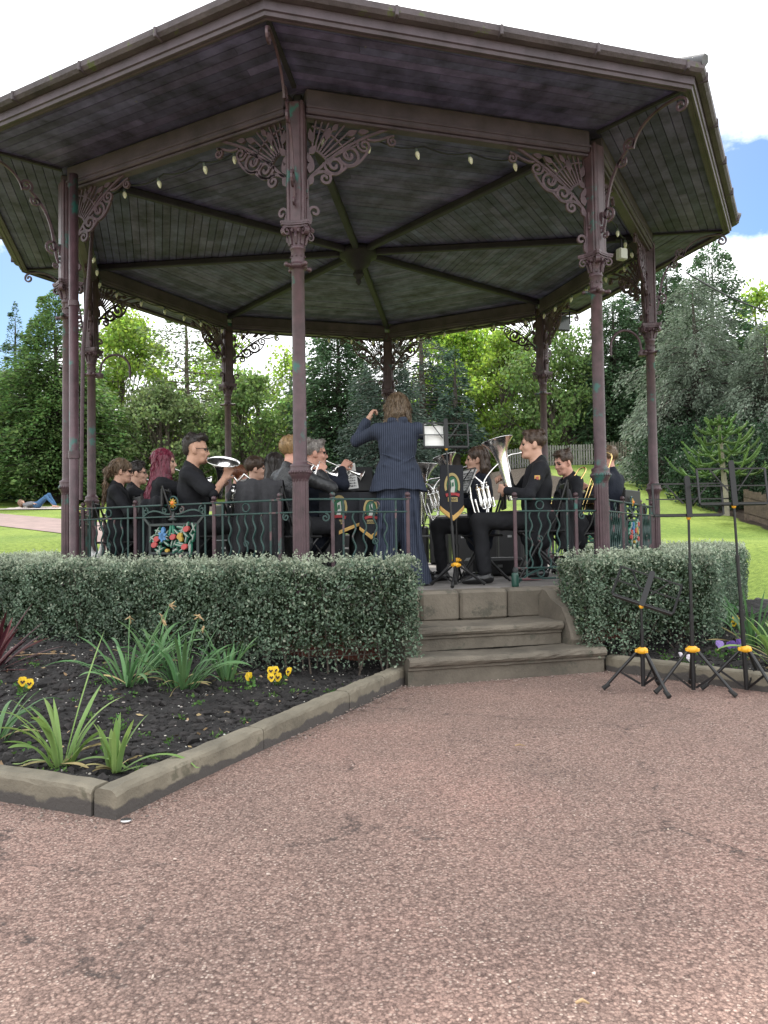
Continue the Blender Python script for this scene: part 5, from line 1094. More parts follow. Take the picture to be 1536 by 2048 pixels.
# ------------------------------------------------------------------ brass instruments (built in the player's own frame)
def inst_root(name, label, pos, rz, sc, o, cat):
    a = rz; q = A([o[0]*cos(a)-o[1]*sin(a), o[0]*sin(a)+o[1]*cos(a), o[2]])*sc
    return empty(name, A(pos)+q, rz, sc, label=label, cat=cat, group='instruments the band is playing')
def bellprof(r, L_, th, p=7.5):
    t = np.linspace(0, 1, 32)**.8; b_ = max(r*.40, th*1.25); rr = th+(b_-th)*t**1.3+(r-b_)*t**p; z = (t-1)*L_
    # gentle rolled rim, then back down the inside
    return [(a, b) for a, b in zip(rr, z)]+[(r+.004, .002), (r+.003, .007), (r-.003, .006)]+[(max(a-.003, .002), b) for a, b in list(zip(rr, z))[::-1]]
def upright(name, label, pos, rz, sc, bell, bottom, mouth, rbell, mt=SILVER, th=.022, side=1, cat='horn', front=(0, 1, 0)):
    bell, bottom, mouth = A(bell, float), A(bottom, float), A(mouth, float); o = (bell+bottom)/2; R_ = inst_root(name, label, pos, rz, sc, o, cat)
    ax = nrm(bell-bottom); L_ = np.linalg.norm(bell-bottom); fx = A(front, float); fx = nrm(fx-ax*(fx@ax)); lx = np.cross(ax, fx)*side
    m = MB(); m.M[:3, 3] = -o; m.lathe(bellprof(rbell, L_*.92, th), bell, ax, 32); m.build('bell', mt, R_)
    m = MB(); m.M[:3, 3] = -o; s0 = bell-ax*L_*.92; rb = L_*.19
    u = np.linspace(0, pi, 14); bow = [s0+fx*(rb-rb*cos(t))*1.0-ax*rb*sin(t) for t in u]; up_ = [bow[-1]+ax*L_*q for q in (.1, .28, .48, .68)]
    m.tube([s0]+bow+up_, np.linspace(th, th*.55, 19), 12); 
    top = up_[-1]; u = np.linspace(0, pi, 10); m.tube([top]+[top+lx*(.03-.03*cos(t))+ax*.035*sin(t) for t in u]+[top+lx*.06-ax*L_*.18], th*.45, 8)
    # valve slides: small hairpin loops
    vb = bow[-1]+lx*.045+ax*L_*.06
    for i in range(3):
        c = vb+fx*(.042*i-.03)+lx*.05
        m.tube([c+ax*.02, c-ax*.05]+[c-ax*.05-fx*(.011-.011*cos(t))-ax*.012*sin(t) for t in np.linspace(0, pi, 7)]+[c+ax*.02-fx*.022], .0075, 6)
    m.tube([vb-ax*.02, vb-ax*.10+fx*.03, vb-ax*.14+fx*.09, vb-ax*.06+fx*.13, vb+ax*.06+fx*.13, vb+ax*.20+fx*.11, vb+ax*.24+fx*.05, vb+ax*.16], .010, 8)
    m.tube([vb+lx*.03-ax*.03, vb+lx*.03-ax*.11+fx*.02, vb+lx*.035-ax*.12+fx*.10, vb+lx*.03+ax*.04+fx*.10], .009, 8)
    m.build('tubing', mt, R_)
    for i in range(3):
        m = MB(); m.M[:3, 3] = -o; c = vb+fx*(.042*i-.03); h_ = min(.16, L_*.3)
        m.lathe([(.016, 0), (.018, .006), (.0165, .012), (.0165, h_-.02), (.0185, h_-.012), (.0175, h_), (.006, h_+.002), (.0055, h_+.03), (.0115, h_+.031), (.0115, h_+.037), (.0, h_+.038)], c-ax*.03, ax, 12); m.build('valve', mt, R_)
    m = MB(); m.M[:3, 3] = -o; d_ = nrm(mouth-(s0+ax*L_*.62)); rec = vb+ax*.13+fx*.0
    mp0 = bell-ax*L_*.30-lx*0+d_*0; j = s0+ax*L_*.66+d_*th*1.2
    m.tube(list(bez(rec, rec+ax*.10, j, j+(mouth-j)*.35, n=12))+[j+(mouth-j)*.8], np.linspace(.008, .0062, 13), 8)
    m.build('leadpipe', mt, R_); m = MB(); m.M[:3, 3] = -o; q = j+(mouth-j)*.72; Lm = np.linalg.norm(mouth-q); m.lathe([(.006, 0), (.007, Lm*.3), (.010, Lm*.7), (.0155, Lm*.96), (.0155, Lm), (.011, Lm-.002), (.002, Lm-.02)], q, nrm(mouth-q), 14); m.build('mouthpiece', mt, R_)
    return R_
def trombone(name, label, pos, rz, sc, bow, dirn, up, mt=BRASS, cat='trombone', slide=.62):
    """bow: top of the tuning bow behind the shoulder; dirn: toward the bell"""
    bow = A(bow, float); d = nrm(dirn); u_ = A(up, float); u_ = nrm(u_-d*(u_@d)); v = np.cross(d, u_); R_ = inst_root(name, label, pos, rz, sc, bow, cat)
    m = MB(); h = .055; t = np.linspace(-pi/2, pi/2, 14); c = d*.07
    m.tube([d*.42-u_*h]+[c-d*.055*cos(q)*1.2+u_*h*sin(q) for q in t]+[d*.34+u_*h], .0085, 10); m.tube([d*.16-u_*h, d*.16+u_*h], .006, 6); m.tube([d*.32-u_*h, d*.32+u_*h], .006, 6); m.build('tuning_bow', mt, R_)
    m = MB(); prof = [(.0085, 0), (.010, .08), (.014, .16), (.022, .22), (.040, .26), (.075, .285), (.105, .292), (.107, .296), (.102, .295), (.07, .283), (.037, .258), (.019, .22), (.008, .15)]; m.lathe(prof, d*.33+u_*h, d, 26); m.build('bell', mt, R_)
    m = MB(); o = d*.40-u_*h
    for s_ in (-.0, .075): m.tube([o+v*s_+d*.0, o+v*s_+d*slide], .0065, 8)
    e = o+d*slide; m.tube([e]+[e+v*(.0375-.0375*cos(q))+d*.04*sin(q) for q in np.linspace(0, pi, 10)], .0075, 8); m.tube([o+d*.05, o+d*.05+v*.075], .005, 6); m.tube([o+d*.30, o+d*.30+v*.075], .005, 6); m.tube([o, o+v*.075-d*.06], .006, 6); m.build('slide', mt, R_)
    m = MB(); q = o+v*.075; m.lathe([(.006, 0), (.008, .03), (.013, .055), (.013, .062), (.003, .05)], q, -d, 12); m.build('mouthpiece', mt, R_)
    return R_
def cornet(name, label, pos, rz, sc, mouth, dirn, up=(0, 0, 1), L_=.36, rb=.06, mt=SILVER, cat='cornet'):
    mouth = A(mouth, float); d = nrm(dirn); u_ = A(up, float); u_ = nrm(u_-d*(u_@d)); v = np.cross(d, u_); R_ = inst_root(name, label, pos, rz, sc, mouth, cat)
    m = MB(); m.lathe(bellprof(rb, L_*.55, .009), d*L_+u_*.0, d, 24); m.build('bell', mt, R_)
    m = MB(); t = np.linspace(0, pi, 10)
    m.tube([d*.06, d*L_*.62]+[d*(L_*.62+.03*sin(q))-u_*(.028-.028*cos(q)) for q in t]+[d*.15-u_*.056], .006, 8)
    m.tube([d*L_*.5, d*.14]+[d*(.14-.03*sin(q))-u_*(.035-.035*cos(q)) for q in t]+[d*.24-u_*.07]+[d*(.24+.02*sin(q))-u_*.07+v*(.012-.012*cos(q)) for q in t]+[d*.18-u_*.07+v*.024], .0065, 8); m.build('tubing', mt, R_)
    for i in range(3):
        m = MB(); m.lathe([(.011, 0), (.012, .005), (.011, .01), (.011, .10), (.012, .11), (.004, .112), (.004, .135), (.009, .136), (.009, .14), (0, .141)], d*(.165+.026*i)-u_*.085+v*.012, u_, 10); m.build('valve', mt, R_)
    m = MB(); m.lathe([(.0045, .09), (.006, .05), (.008, .025), (.0125, .004), (.0125, 0), (.009, .002), (.002, .015)], (0, 0, 0), d, 12); m.build('mouthpiece', mt, R_)
    return R_
# ------------------------------------------------------------------ chairs
def chair_proto():
    m = MB()
    return m
def make_chair(pos, rz, label):
    C_ = empty('folding_chair', pos, rz, 1, label=label, cat='chair', group='folding chairs on the bandstand')
    m = MB(); m.box((0, 0, .445), (.42, .40, .022), bev=.01); m.build('seat', BLACKP, C_); m = MB(); m.box((0, -.225, .78), (.42, .022, .16), bev=.008); m.build('backrest', BLACKP, C_)
    for sg in (-1, 1):
        m = MB(); m.tube([(sg*.21, .22, .0), (sg*.205, .05, .30), (sg*.20, -.12, .55), (sg*.20, -.225, .88)], .011, 8); m.build('leg', BLACKM, C_)
        m = MB(); m.tube([(sg*.185, -.26, .0), (sg*.185, -.02, .25), (sg*.185, .17, .44)], .011, 8); m.build('leg', BLACKM, C_)
    m = MB(); m.tube([(-.2, .17, .08), (.2, .17, .08)], .009, 6); m.build('stretcher', BLACKM, C_); m = MB(); m.tube([(-.185, -.20, .06), (.185, -.20, .06)], .009, 6); m.build('stretcher', BLACKM, C_)
    return C_
# ------------------------------------------------------------------ the players
SK1 = skin('fair', (.52, .31, .23)); SK2 = skin('tan', (.45, .26, .185)); SK3 = skin('pink', (.54, .29, .22)); SK4 = skin('brown', (.17, .085, .055))
H_BR = hairm('brown', (.055, .032, .020)); H_DK = hairm('dark', (.022, .016, .014)); H_RED = hairm('red', (.13, .012, .032)); H_BL = hairm('blond', (.26, .165, .075)); H_GR = hairm('grey', (.20, .18, .165)); H_LB = hairm('light_brown', (.13, .085, .050)); H_GN = hairm('ginger', (.15, .05, .02)); H_DBL = hairm('dark_blond', (.125, .085, .050))
GB = 'seated band players in black'
def P_(px, Y): p = at(px, 1000, Y); return A([p[0], Y, PLZ])
dg = radians
def play(label, px, Y, rzd, chair, **k):
    pos = P_(px, Y); rz = dg(rzd); sc = k.pop('sc', 1.02); inst = k.pop('inst', None)
    p, info = seated(label, pos, rz, sc=sc, group=GB, **k)
    c = make_chair(pos, rz, chair); c.scale = (sc, sc, sc)
    if inst: inst(pos, rz, sc, info)
    return pos, rz, sc, info
# cornet-type hands in front of the face
def cornet_hands(lift=0.): return dict(wl=(-.075, .30, 1.07+lift), wr=(.085, .27, 1.08+lift), hands=((A([.25, .45, .45]), A([.8, -.3, 0]), .75), (A([-.15, .5, .55]), A([-.6, -.2, -.6]), .6)))
play('person with a long ponytail and sunglasses in a black hooded jacket', 236, 8.0, -78, 'folding chair under the player with the ponytail', hair='pony', hairmat=H_LB, skinm=SK1, wl=(-.12, .34, .78), wr=(.14, .34, .78), glasses='sun', sc=.97, pitch=-.08)
play('person with dark tied-back hair and clear glasses, beside the one with the ponytail', 268, 8.55, -75, 'folding chair under the player with clear glasses and dark hair', hair='short', hairmat=H_DK, skinm=SK1, **cornet_hands(-.04), glasses='clear', sc=.99, inst=lambda p, r, s, i: cornet('cornet', 'silver cornet in front of the player with clear glasses', p, r, s, i['mouth'], (0, 1, -.45)))
play('person with long dark red hair, turned toward the conductor', 322, 7.75, -62, 'folding chair under the red-haired player', hair='long', hairmat=H_RED, skinm=SK1, **cornet_hands(-.03), sc=1.02, yaw=-.30, inst=lambda p, r, s, i: cornet('cornet', 'cornet of the red-haired player, mostly hidden by other players', p, r, s, i['mouth'], (0, 1, -.35)))
play('person with clipped sides, dark quiff and glasses in a short-sleeved black shirt, playing a horn', 384, 7.15, -82, 'folding chair under the player with the dark quiff', hair='tall', hairmat=H_DK, skinm=SK2, top=CL_BLACK, sleeve='short', wl=(-.15, .24, .90), wr=(.11, .29, .95), hands=((A([.2, .25, .65]), A([.8, -.2, 0]), .7), (A([-.2, .30, .60]), A([-.75, -.2, -.2]), .65)), glasses='clear', sc=1.06, bulk=1.06, pitch=-.03,
     inst=lambda p, r, s, i: upright('tenor_horn', 'silver tenor horn with its bell tilted up, held by the player with the dark quiff', p, r, s, A([.06, .275, 1.095]), A([-.08, .23, .76]), i['mouth'], .145, th=.019, cat='horn', side=-1))
play('small person with reddish brown hair, face half hidden behind the silver tenor horn', 474, 8.9, -60, 'folding chair under the small reddish-haired player', hair='mop', hairmat=H_GN, skinm=SK3, **cornet_hands(-.05), sc=.97, inst=lambda p, r, s, i: cornet('flugelhorn', 'silver flugelhorn with its bell beside the reddish-haired player', p, r, s, i['mouth'], (.1, 1, -.15), L_=.46, rb=.078, cat='flugelhorn'))
play('person with short dark brown hair behind the black jacket on the chair back', 506, 8.4, -80, 'folding chair under the player with short dark hair', hair='mop', hairmat=H_BR, skinm=SK1, **cornet_hands(-.05), sc=1.0, inst=lambda p, r, s, i: cornet('cornet', 'cornet of the player with short dark hair', p, r, s, i['mouth'], (0, 1, -.5)))
play('person with long straight black hair seen from behind, next to the blond one', 549, 8.0, -30, 'folding chair under the player with long black hair', hair='long', hairmat=H_DK, skinm=SK1, **cornet_hands(-.04), sc=1.0, inst=lambda p, r, s, i: cornet('cornet', 'cornet hidden in front of the player with long black hair', p, r, s, i['mouth'], (0, 1, -.3)))
play('person with short blond hair in a shiny padded black jacket, seen from behind', 580, 7.05, -48, 'folding chair with a dark jacket over its back, under the blond player', hair='mop', hairmat=H_BL, skinm=SK3, top=CL_PAD, **cornet_hands(-.05), sc=1.03, bulk=1.08, yaw=-.25, inst=lambda p, r, s, i: cornet('cornet', 'cornet of the blond player hidden by the front column', p, r, s, i['mouth'], (0, 1, -.4)))
play('older person with thinning grey hair playing a cornet, half hidden by the front column', 624, 7.5, -80, 'folding chair under the grey-haired cornet player', hair='short', hairmat=H_GR, skinm=SK3, top=CL_NAVY, trou=CL_GREY, **cornet_hands(-.02), glasses='clear', sc=1.05, bulk=1.08, inst=lambda p, r, s, i: cornet('cornet', 'silver cornet raised toward the conductor by the grey-haired player', p, r, s, i['mouth'], (0, 1, -.42)))
# right-hand side of the ring
def euph_hands(x=.0): return dict(wl=(-.16, .30, .80), wr=(.16, .27, .93), hands=((A([.6, .35, .2]), A([.5, -.6, 0]), .55), (A([-.5, .4, .1]), A([-.3, -.2, -.8]), .5)))
play('person hidden behind the conductor holding a big silver tuba', 812, 8.5, 66, 'folding chair under the tuba player', hair='short', hairmat=H_DK, skinm=SK4, sleeve='short', wl=(-.18, .34, .76), wr=(.16, .30, .88), sc=1.0, hands=((A([.6, .35, .2]), A([.5, -.6, 0]), .55), (A([-.5, .4, .1]), A([-.3, -.2, -.8]), .5)))
tp = P_(866, 8.15); upright('tuba', 'big silver tuba with a dark flared bell, between the conductor and the banner', tp, dg(66), 1, (.0, .12, 1.21), (.0, .14, .52), (-.05, -.12, 1.06), .17, th=.04, cat='tuba', side=1)
play('person with brown bobbed hair and bare ear, seen in profile beside the banner stand', 962, 7.75, 86, 'folding chair under the player with the brown bob', hair='tuck', hairmat=H_BR, skinm=SK1, top=CL_NAVY, **euph_hands(), sc=1.0, badge=-1,
     inst=lambda p, r, s, i: upright('baritone_horn', 'silver baritone horn with its bell above the sheet music on the banner stand', p, r, s, A([.03, .36, 1.25]), A([.0, .22, .74]), i['mouth'], .125, th=.024, cat='horn', side=1))
play('person with short dark brown hair playing a big silver euphonium, black jacket', 1076, 7.25, 86, 'folding chair under the euphonium player', hair='short', hairmat=H_BR, skinm=SK1, top=CL_BLACK, **euph_hands(), sc=1.07, bulk=1.04, badge=-1, feet=.50,
     inst=lambda p, r, s, i: upright('euphonium', 'large silver euphonium with wide bell, held by the dark-haired player near the steps', p, r, s, A([.0, .345, 1.25]), A([-.04, .21, .68]), i['mouth'], .140, th=.042, cat='euphonium', side=1))
play('person with side-swept brown hair looking down, resting a gold trombone', 1143, 8.15, 100, 'folding chair under the trombonist with side-swept hair', hair='short', hairmat=H_BR, skinm=SK3, wl=(-.16, .30, .70), wr=(.17, .20, .78), sc=1.0, yaw=.28, pitch=-.22, lean=.04)
play('person with cropped brown hair in a black jacket, back turned, behind the right entrance column', 1222, 8.5, 52, 'folding chair under the trombonist with the back turned', hair='short', hairmat=H_LB, skinm=SK3, top=CL_NAVY, wl=(-.15, .32, .85), wr=(.10, .30, .92), sc=1.06, bulk=1.08, badge=1)
b_ = at(1168, 934, 8.0); trombone('trombone', 'gold trombone with its slide bow sticking up beside the looking-down player', (b_[0], b_[1], 0), 0, 1, (0, 0, b_[2]), at(1128, 1000, 7.95)-b_, (.6, -.5, .3), slide=.5)
b_ = at(1217, 905, 8.25); trombone('trombone', 'gold trombone held upright by the player behind the entrance column', (b_[0], b_[1], 0), 0, 1, (0, 0, b_[2]), at(1172, 1040, 8.15)-b_, (.8, -.5, .2), slide=.45)
# ------------------------------------------------------------------ the conductor
PIN_ = bpy.data.materials.new('pinstripe'); PIN_.use_nodes = True
def _pin():
    nt = PIN_.node_tree; N = nt.nodes; L = nt.links; b = N['Principled BSDF']; b.inputs['Roughness'].default_value = .85; b.inputs['Specular IOR Level'].default_value = .2
    tc = N.new('ShaderNodeTexCoord'); sx = N.new('ShaderNodeSeparateXYZ'); L.new(tc.outputs['Object'], sx.inputs[0])
    no = N.new('ShaderNodeTexNoise'); no.inputs['Scale'].default_value = 9; L.new(tc.outputs['Object'], no.inputs['Vector'])
    ad = N.new('ShaderNodeMath'); ad.operation = 'MULTIPLY_ADD'; ad.inputs[1].default_value = .012; L.new(no.outputs[0], ad.inputs[0]); L.new(sx.outputs[0], ad.inputs[2])
    md = N.new('ShaderNodeMath'); md.operation = 'PINGPONG'; md.inputs[1].default_value = .0095; L.new(ad.outputs[0], md.inputs[0])
    cr = N.new('ShaderNodeValToRGB'); e = cr.color_ramp.elements; e[0].position = .0012; e[1].position = .0028; e[0].color = (.075, .088, .125, 1); e[1].color = (.026, .033, .054, 1); L.new(md.outputs[0], cr.inputs[0]); L.new(cr.outputs[0], b.inputs['Base Color'])
    n2 = N.new('ShaderNodeTexNoise'); n2.inputs['Scale'].default_value = 14; n2.inputs['Detail'].default_value = 4; L.new(tc.outputs['Object'], n2.inputs['Vector']); bp = N.new('ShaderNodeBump'); bp.inputs['Strength'].default_value = .35; bp.inputs['Distance'].default_value = .03; L.new(n2.outputs[0], bp.inputs['Height']); L.new(bp.outputs[0], b.inputs['Normal'])
_pin()
cp = P_(797, 7.12); CD = empty('person', cp, 0, 1.0, label='person conducting with raised arms in a navy pinstripe trouser suit, seen from behind', cat='person')
B, J, W = [], [], []
sh = 1.455
B += [ell((0, 0, 1.30), (.145, .095, .22), 'in', None, .05), ell((0, 0, 1.08), (.13, .10, .16), 'in', None, .05), cap((-.07, 0, .95), (.07, 0, .95), .10, .10, 'in', .05), cap((-.14, 0, sh-.02), (.14, 0, sh-.02), .05, .05, 'in', .05), cap((0, 0, sh), (0, .03, 1.58), .052, .046, 'skin', .03)]
Rh = rot((1, 0, 0), -.12); Hc = A([0.005, .055, 1.640]); B += head_prims(Hc, Rh); B.append(cap((0, .02, 1.55), Hc+A([0, -.02, -.04]), .048, .05, 'skin', .03))
J += [ell((0, -.01, 1.30), (.178, .128, .235), 'x', None, .05), ell((0, 0, 1.09), (.155, .128, .17), 'x', None, .06), cap((-.155, -.01, sh-.025), (.155, -.01, sh-.025), .064, .064, 'x', .05), cap((0, -.025, sh), (0, -.012, 1.555), .080, .058, 'x', .03), sub(cap((0, .06, 1.50), (0, .02, 1.66), .04, .06, 'x', .01)),
      cap((-.07, .0, 1.02), (-.105, .0, .84), .145, .165, 'x', .06), cap((.07, .0, 1.02), (.105, .0, .84), .145, .165, 'x', .06), cap((0, .0, 1.0), (0, 0, .84), .14, .155, 'x', .06), sub(ell((0, 0, .62), (.6, .6, .262), 'x', None, .006))]
# collar roll
J += [cap((-.06, -.072, 1.515), (.06, -.072, 1.515), .026, .026, 'x', .012), cap((-.06, -.072, 1.515), (-.085, .01, 1.52), .026, .02, 'x', .012), cap((.06, -.072, 1.515), (.085, .01, 1.52), .026, .02, 'x', .012)]
# back creases
for (x0, z0, x1, z1) in ((-.14, 1.20, .02, 1.14), (.14, 1.17, .0, 1.09), (-.13, 1.10, .0, 1.04), (.13, 1.07, .02, 1.01)): J.append(cap((x0, -.125, z0), (x1, -.135, z1), .012, .010, 'x', .022))
for sg, w, pole, hd in ((-1, (-.268, .20, 1.575), (-.55, .25, -.65), (A([.42, .35, .85]), A([.75, .3, -.25]), .8)), (1, (.20, .36, 1.45), (.9, -.05, -.35), (A([-.5, .7, .4]), A([-.3, .2, -.9]), .7))):
    s_ = A([sg*.195, 0, sh-.03]); e_, w_ = ik(s_, A(w), .285, .245, pole)
    B += [cap(s_, e_, .043, .036, 'in', .03), cap(e_, w_, .034, .025, 'skin', .02)]+hand(w_, hd[0], hd[1], -sg, hd[2])
    J += [cap(s_, e_, .066, .055, 'x', .05), cap(e_, e_+(w_-e_)*(.82 if sg < 0 else .93), .056, .046, 'x', .02)]
    if sg < 0: wl_, wd = w_, nrm(w_-e_)
    else: wr_ = w_
for sg in (-1, 1):
    h_ = A([sg*.085, 0, .90]); kn = A([sg*.105, .005, .50]); an = A([sg*.125, 0, .06])
    B += [cap(h_, kn, .07, .05, 'in', .03), cap(kn, an, .045, .035, 'in', .02), cap(an+A([0, -.03, -.03]), an+A([sg*.03, .16, -.035]), .028, .024, 'in', .02)]
    W += [cap(h_+A([0, 0, -.02]), kn, .115, .098, 'x', .03), cap(kn, A([sg*.145, -.01, .10]), .098, .128, 'x', .03), cap(A([sg*.145, -.01, .10]), A([sg*.16, -.015, .02]), .128, .14, 'x', .02)]
    W += [cap(A([sg*.10+u, -.105, .8]), A([sg*.15+u*1.4, -.12, .05]), .018, .024, 'x', .02) for u in (-.05, .045)]
W += [cap((-.06, 0, .93), (.06, 0, .93), .125, .125, 'x', .05), sub(ell((0, 0, -.5), (3, 3, .514), 'x', None, .004))]
obj('body', sdf_mesh('body', B, .0062, dict(skin=SK1, lip=LIP, eye=EYE, brow=H_LB, **{'in': CL_NAVY})), CD)
obj('jacket', sdf_mesh('jacket', J, .008, PIN_, wrinkle=.0055, seed=4), CD); obj('trousers', sdf_mesh('trousers', W, .009, PIN_, wrinkle=.005, seed=9), CD)
hm_ = sdf_mesh('hair', hair_prims(Hc, Rh, 'bob'), .0052, H_DBL, wrinkle=.005, seed=2, strand=True); obj('hair', hm_, CD); loose_hair(hm_, H_DBL, CD, 2600, .07, (0, -.1, -1.), 5)
m = MB(); m.tube([wl_-wd*.035+.0*wd+0.031*(cos(t)*frame(wd)[0]+sin(t)*frame(wd)[1]) for t in np.linspace(0, 2*pi, 16, endpoint=False)], .008, 6, closed=True); m.build('bracelet', BLACKP, CD)
for sg in (-1, 1):
    obj('shoe', sdf_mesh('shoe', [cap((sg*.145, -.04, .035), (sg*.165, .14, .03), .036, .03, 'x', .02)], .008, SHOE), CD)
bt = empty('baton', cp+wr_+A([.0, .07, .03]), label='thin pale baton raised in the hand of the conductor', cat='baton'); m = MB(); m.tube([(-.02, .0, -.01), (.05, .02, .05), (.12, .05, .085), (.30, .22, .06)], [.004, .0035, .003, .0015], 6); m.build('shaft', WHITEP, bt); m = MB(); m.sphere((-.03, 0, -.015), (.014, .014, .014), n=8); m.build('grip', mat('cork', (.45, .3, .17), .8), bt)
# ------------------------------------------------------------------ music stands
def tripod(R_, hub, spread, rot0=0., foot=True, centre=.0):
    for i in range(3):
        a = rot0+i*2*pi/3; d = A([cos(a), sin(a), 0]); m = MB(); m.tube([d*.035+A([0, 0, hub-.01]), d*spread+A([0, 0, .018])], .0105, 8); lg = m.build('leg', BLACKM, R_)
        m = MB(); m.tube([d*(spread-.035)+A([0, 0, .045]), d*(spread+.008)+A([0, 0, .013])], [.0135, .0165], 8); m.build('rubber_foot', RUBBER, lg)
        m = MB(); m.bar(d*(spread*.56)+A([0, 0, hub*.46]), d*.018+A([0, 0, centre+.03]), .006, .014); m.build('brace', BLACKM, R_)
    m = MB(); m.lathe([(.020, -.022), (.034, -.016), (.036, .0), (.031, .014), (.02, .020)], (0, 0, hub), n=18)
    for i in range(3):
        a = rot0+i*2*pi/3; d = A([cos(a), sin(a), 0]); m.box(d*.036+A([0, 0, hub-.004]), (.024, .026, .026), np.stack([d, A([-d[1], d[0], 0]), A([0, 0, 1.])], 1), bev=.006)
    m.build('tripod_collar', YELLOWP, R_)
def desk_bars(m, w, h, X, Z, O, spread=1.):
    """folding wire desk: X across, Z up the desk"""
    for z in (0, .5, 1): m.bar(O-X*w/2+Z*h*z, O+X*w/2+Z*h*z, .013, .010) if z != .5 else m.bar(O-X*w*.60+Z*h*z, O+X*w*.60+Z*h*z, .011, .008)
    for s_ in (-1, 1): m.bar(O+X*s_*w/2, O+X*s_*w/2+Z*h, .013, .010); m.bar(O+X*s_*.03+Z*h*.35, O+X*s_*w*.32+Z*h, .009, .008)
def music_stand(label, pos, rz, hub, spread, pole_h, dw, dh, tilt, rot0=.5, lean=(0, 0), spine=.26, centre=.0, deskroll=0., group='folding music stands', knob=True, spine_w=.036):
    R_ = empty('music_stand', pos, rz, label=label, cat='music stand', group=group); tripod(R_, hub, spread, rot0, centre=centre)
    top = A([lean[0], lean[1], pole_h]); f = lambda z: A([lean[0]*z/pole_h, lean[1]*z/pole_h, z])
    m = MB(); m.tube([f(centre+.015), f(pole_h*.42)], .0145, 10); m.tube([f(pole_h*.40), f(pole_h*.44)], .017, 10); m.tube([f(pole_h*.42), f(pole_h*.72)], .0115, 10); m.tube([f(pole_h*.70), f(pole_h*.735)], .014, 10); m.tube([f(pole_h*.72), f(pole_h)], .0085, 8); m.build('pole', BLACKM, R_)
    X = A([1., 0, 0]); Z = A([0, sin(tilt), cos(tilt)]); 
    if deskroll: Q = rot(np.cross(X, Z), deskroll); X, Z = Q@X, Q@Z
    Yn = np.cross(Z, X)
    if knob: m = MB(); m.sphere(top+Yn*.0, (.016, .016, .018), n=8); m.build('desk_clamp', YELLOWP, R_)
    O = top+Z*.0-Yn*.018; m = MB(); poly = [(-spine_w/2, 0), (spine_w/2, 0), (spine_w/2, spine-.015)]+[(spine_w/2*cos(t), spine-.015+spine_w/2*sin(t)) for t in np.linspace(.2, pi-.2, 6)]+[(-spine_w/2, spine-.015)]
    m.plate(poly, O-Yn*.0, X, Z, .012); m.build('desk_spine', BLACKP, R_)
    m = MB(); desk_bars(m, dw, dh, X, Z, O+Z*.02+Yn*.012); m.box(O+Z*.012+Yn*.03, (dw*.98, .05, .006), np.stack([X, Yn, Z], 1)); m.build('desk_frame', BLACKM, R_)
    return R_, (A(pos)+rz3(rz)@O, rz3(rz)@X, rz3(rz)@Z, rz3(rz)@Yn)
# three on the path
p1 = gz(1287, 1383, .0); p2 = gz(1387, 1384, .0); p3 = gz(1494, 1384, .0)
music_stand('low black music stand with tilted desk, shortest of the three on the path', p1, -.25, .27, .25, .56, .40, .20, .35, rot0=-1.0, lean=(.0, .0), spine=.25, deskroll=-.34, centre=.02)
music_stand('tall black music stand standing alone between the low one and the one by the violas', p2, .02, .28, .27, topz(1387, 1035, p2[1]), .46, .205, .10, rot0=-.85, spine=.275, lean=(0, 0))
music_stand('tall black music stand nearest the purple violas, with yellow knob on its collar', p3, .05, .28, .27, topz(1478, 1012, p3[1]), .46, .23, .14, rot0=-1.35, spine=.30, lean=(-.05, .0))
# conductor's stand
q = gz(911, 1166, PLZ); q[1] = 6.85; q = A([at(911, 1100, 6.85)[0], 6.85, PLZ]); hp = topz(898, 897, 6.85)-PLZ
R_, (O, X, Z, Yn) = music_stand("the conductor's tall black music stand at the top of the steps, holding white sheet music", q, 0.12, .19, .27, hp, .40, .21, .12, rot0=-1.9, lean=(-.062, .02), spine=.27, group='folding music stands')
def sheet(label, O, X, Z, w, h, curl=.02, lines=True, n=2):
    S_ = empty('sheet_music', O, label=label, cat='sheet music', group='sheet music on the stands'); m = MB(); Y_ = np.cross(Z, X)
    g = 8; V = []
    for i in range(g+1):
        for j in range(g+1):
            u, v = i/g-.5, j/g; V.append(X*u*w+Z*v*h+Y_*(curl*(u*2)**2*.5+curl*v**2*.4))
    V = A(V); V2 = V+Y_*.0012; i, j = np.meshgrid(np.arange(g), np.arange(g), indexing='ij'); i = i.ravel(); j = j.ravel(); q = np.stack([i*(g+1)+j, (i+1)*(g+1)+j, (i+1)*(g+1)+j+1, i*(g+1)+j+1], 1)
    m.add(np.concatenate([V, V2]), np.concatenate([q, q[:, ::-1]+(g+1)**2])); m.build('page', PAPER, S_)
    if lines:
        m = MB(); r_ = random.Random(3)
        for k in range(8):
            zc = h*(.08+.105*k)
            for l in range(4):
                for s_ in (-1, 1): m.box(X*0+Z*(zc+l*.0042)+Y_*(s_*.0035+.001), (w*.84, .0008, .0012), np.stack([X, Y_, Z], 1))
            for t in range(16):
                for s_ in (-1, 1): m.box(X*w*r_.uniform(-.40, .40)+Z*(zc+r_.uniform(0, .014))+Y_*(s_*.0042+.001), (.006, .0008, r_.uniform(.004, .012)), np.stack([X, Y_, Z], 1))
        m.build('staves', mat('ink', (.10, .10, .11), .8), S_)
    return S_
sheet("sheet of music seen through the bars of the conductor's stand", O-X*.10+Z*.02+Yn*.035, X, Z, .17, .195, lines=False)
BANM = {}
TXT = None
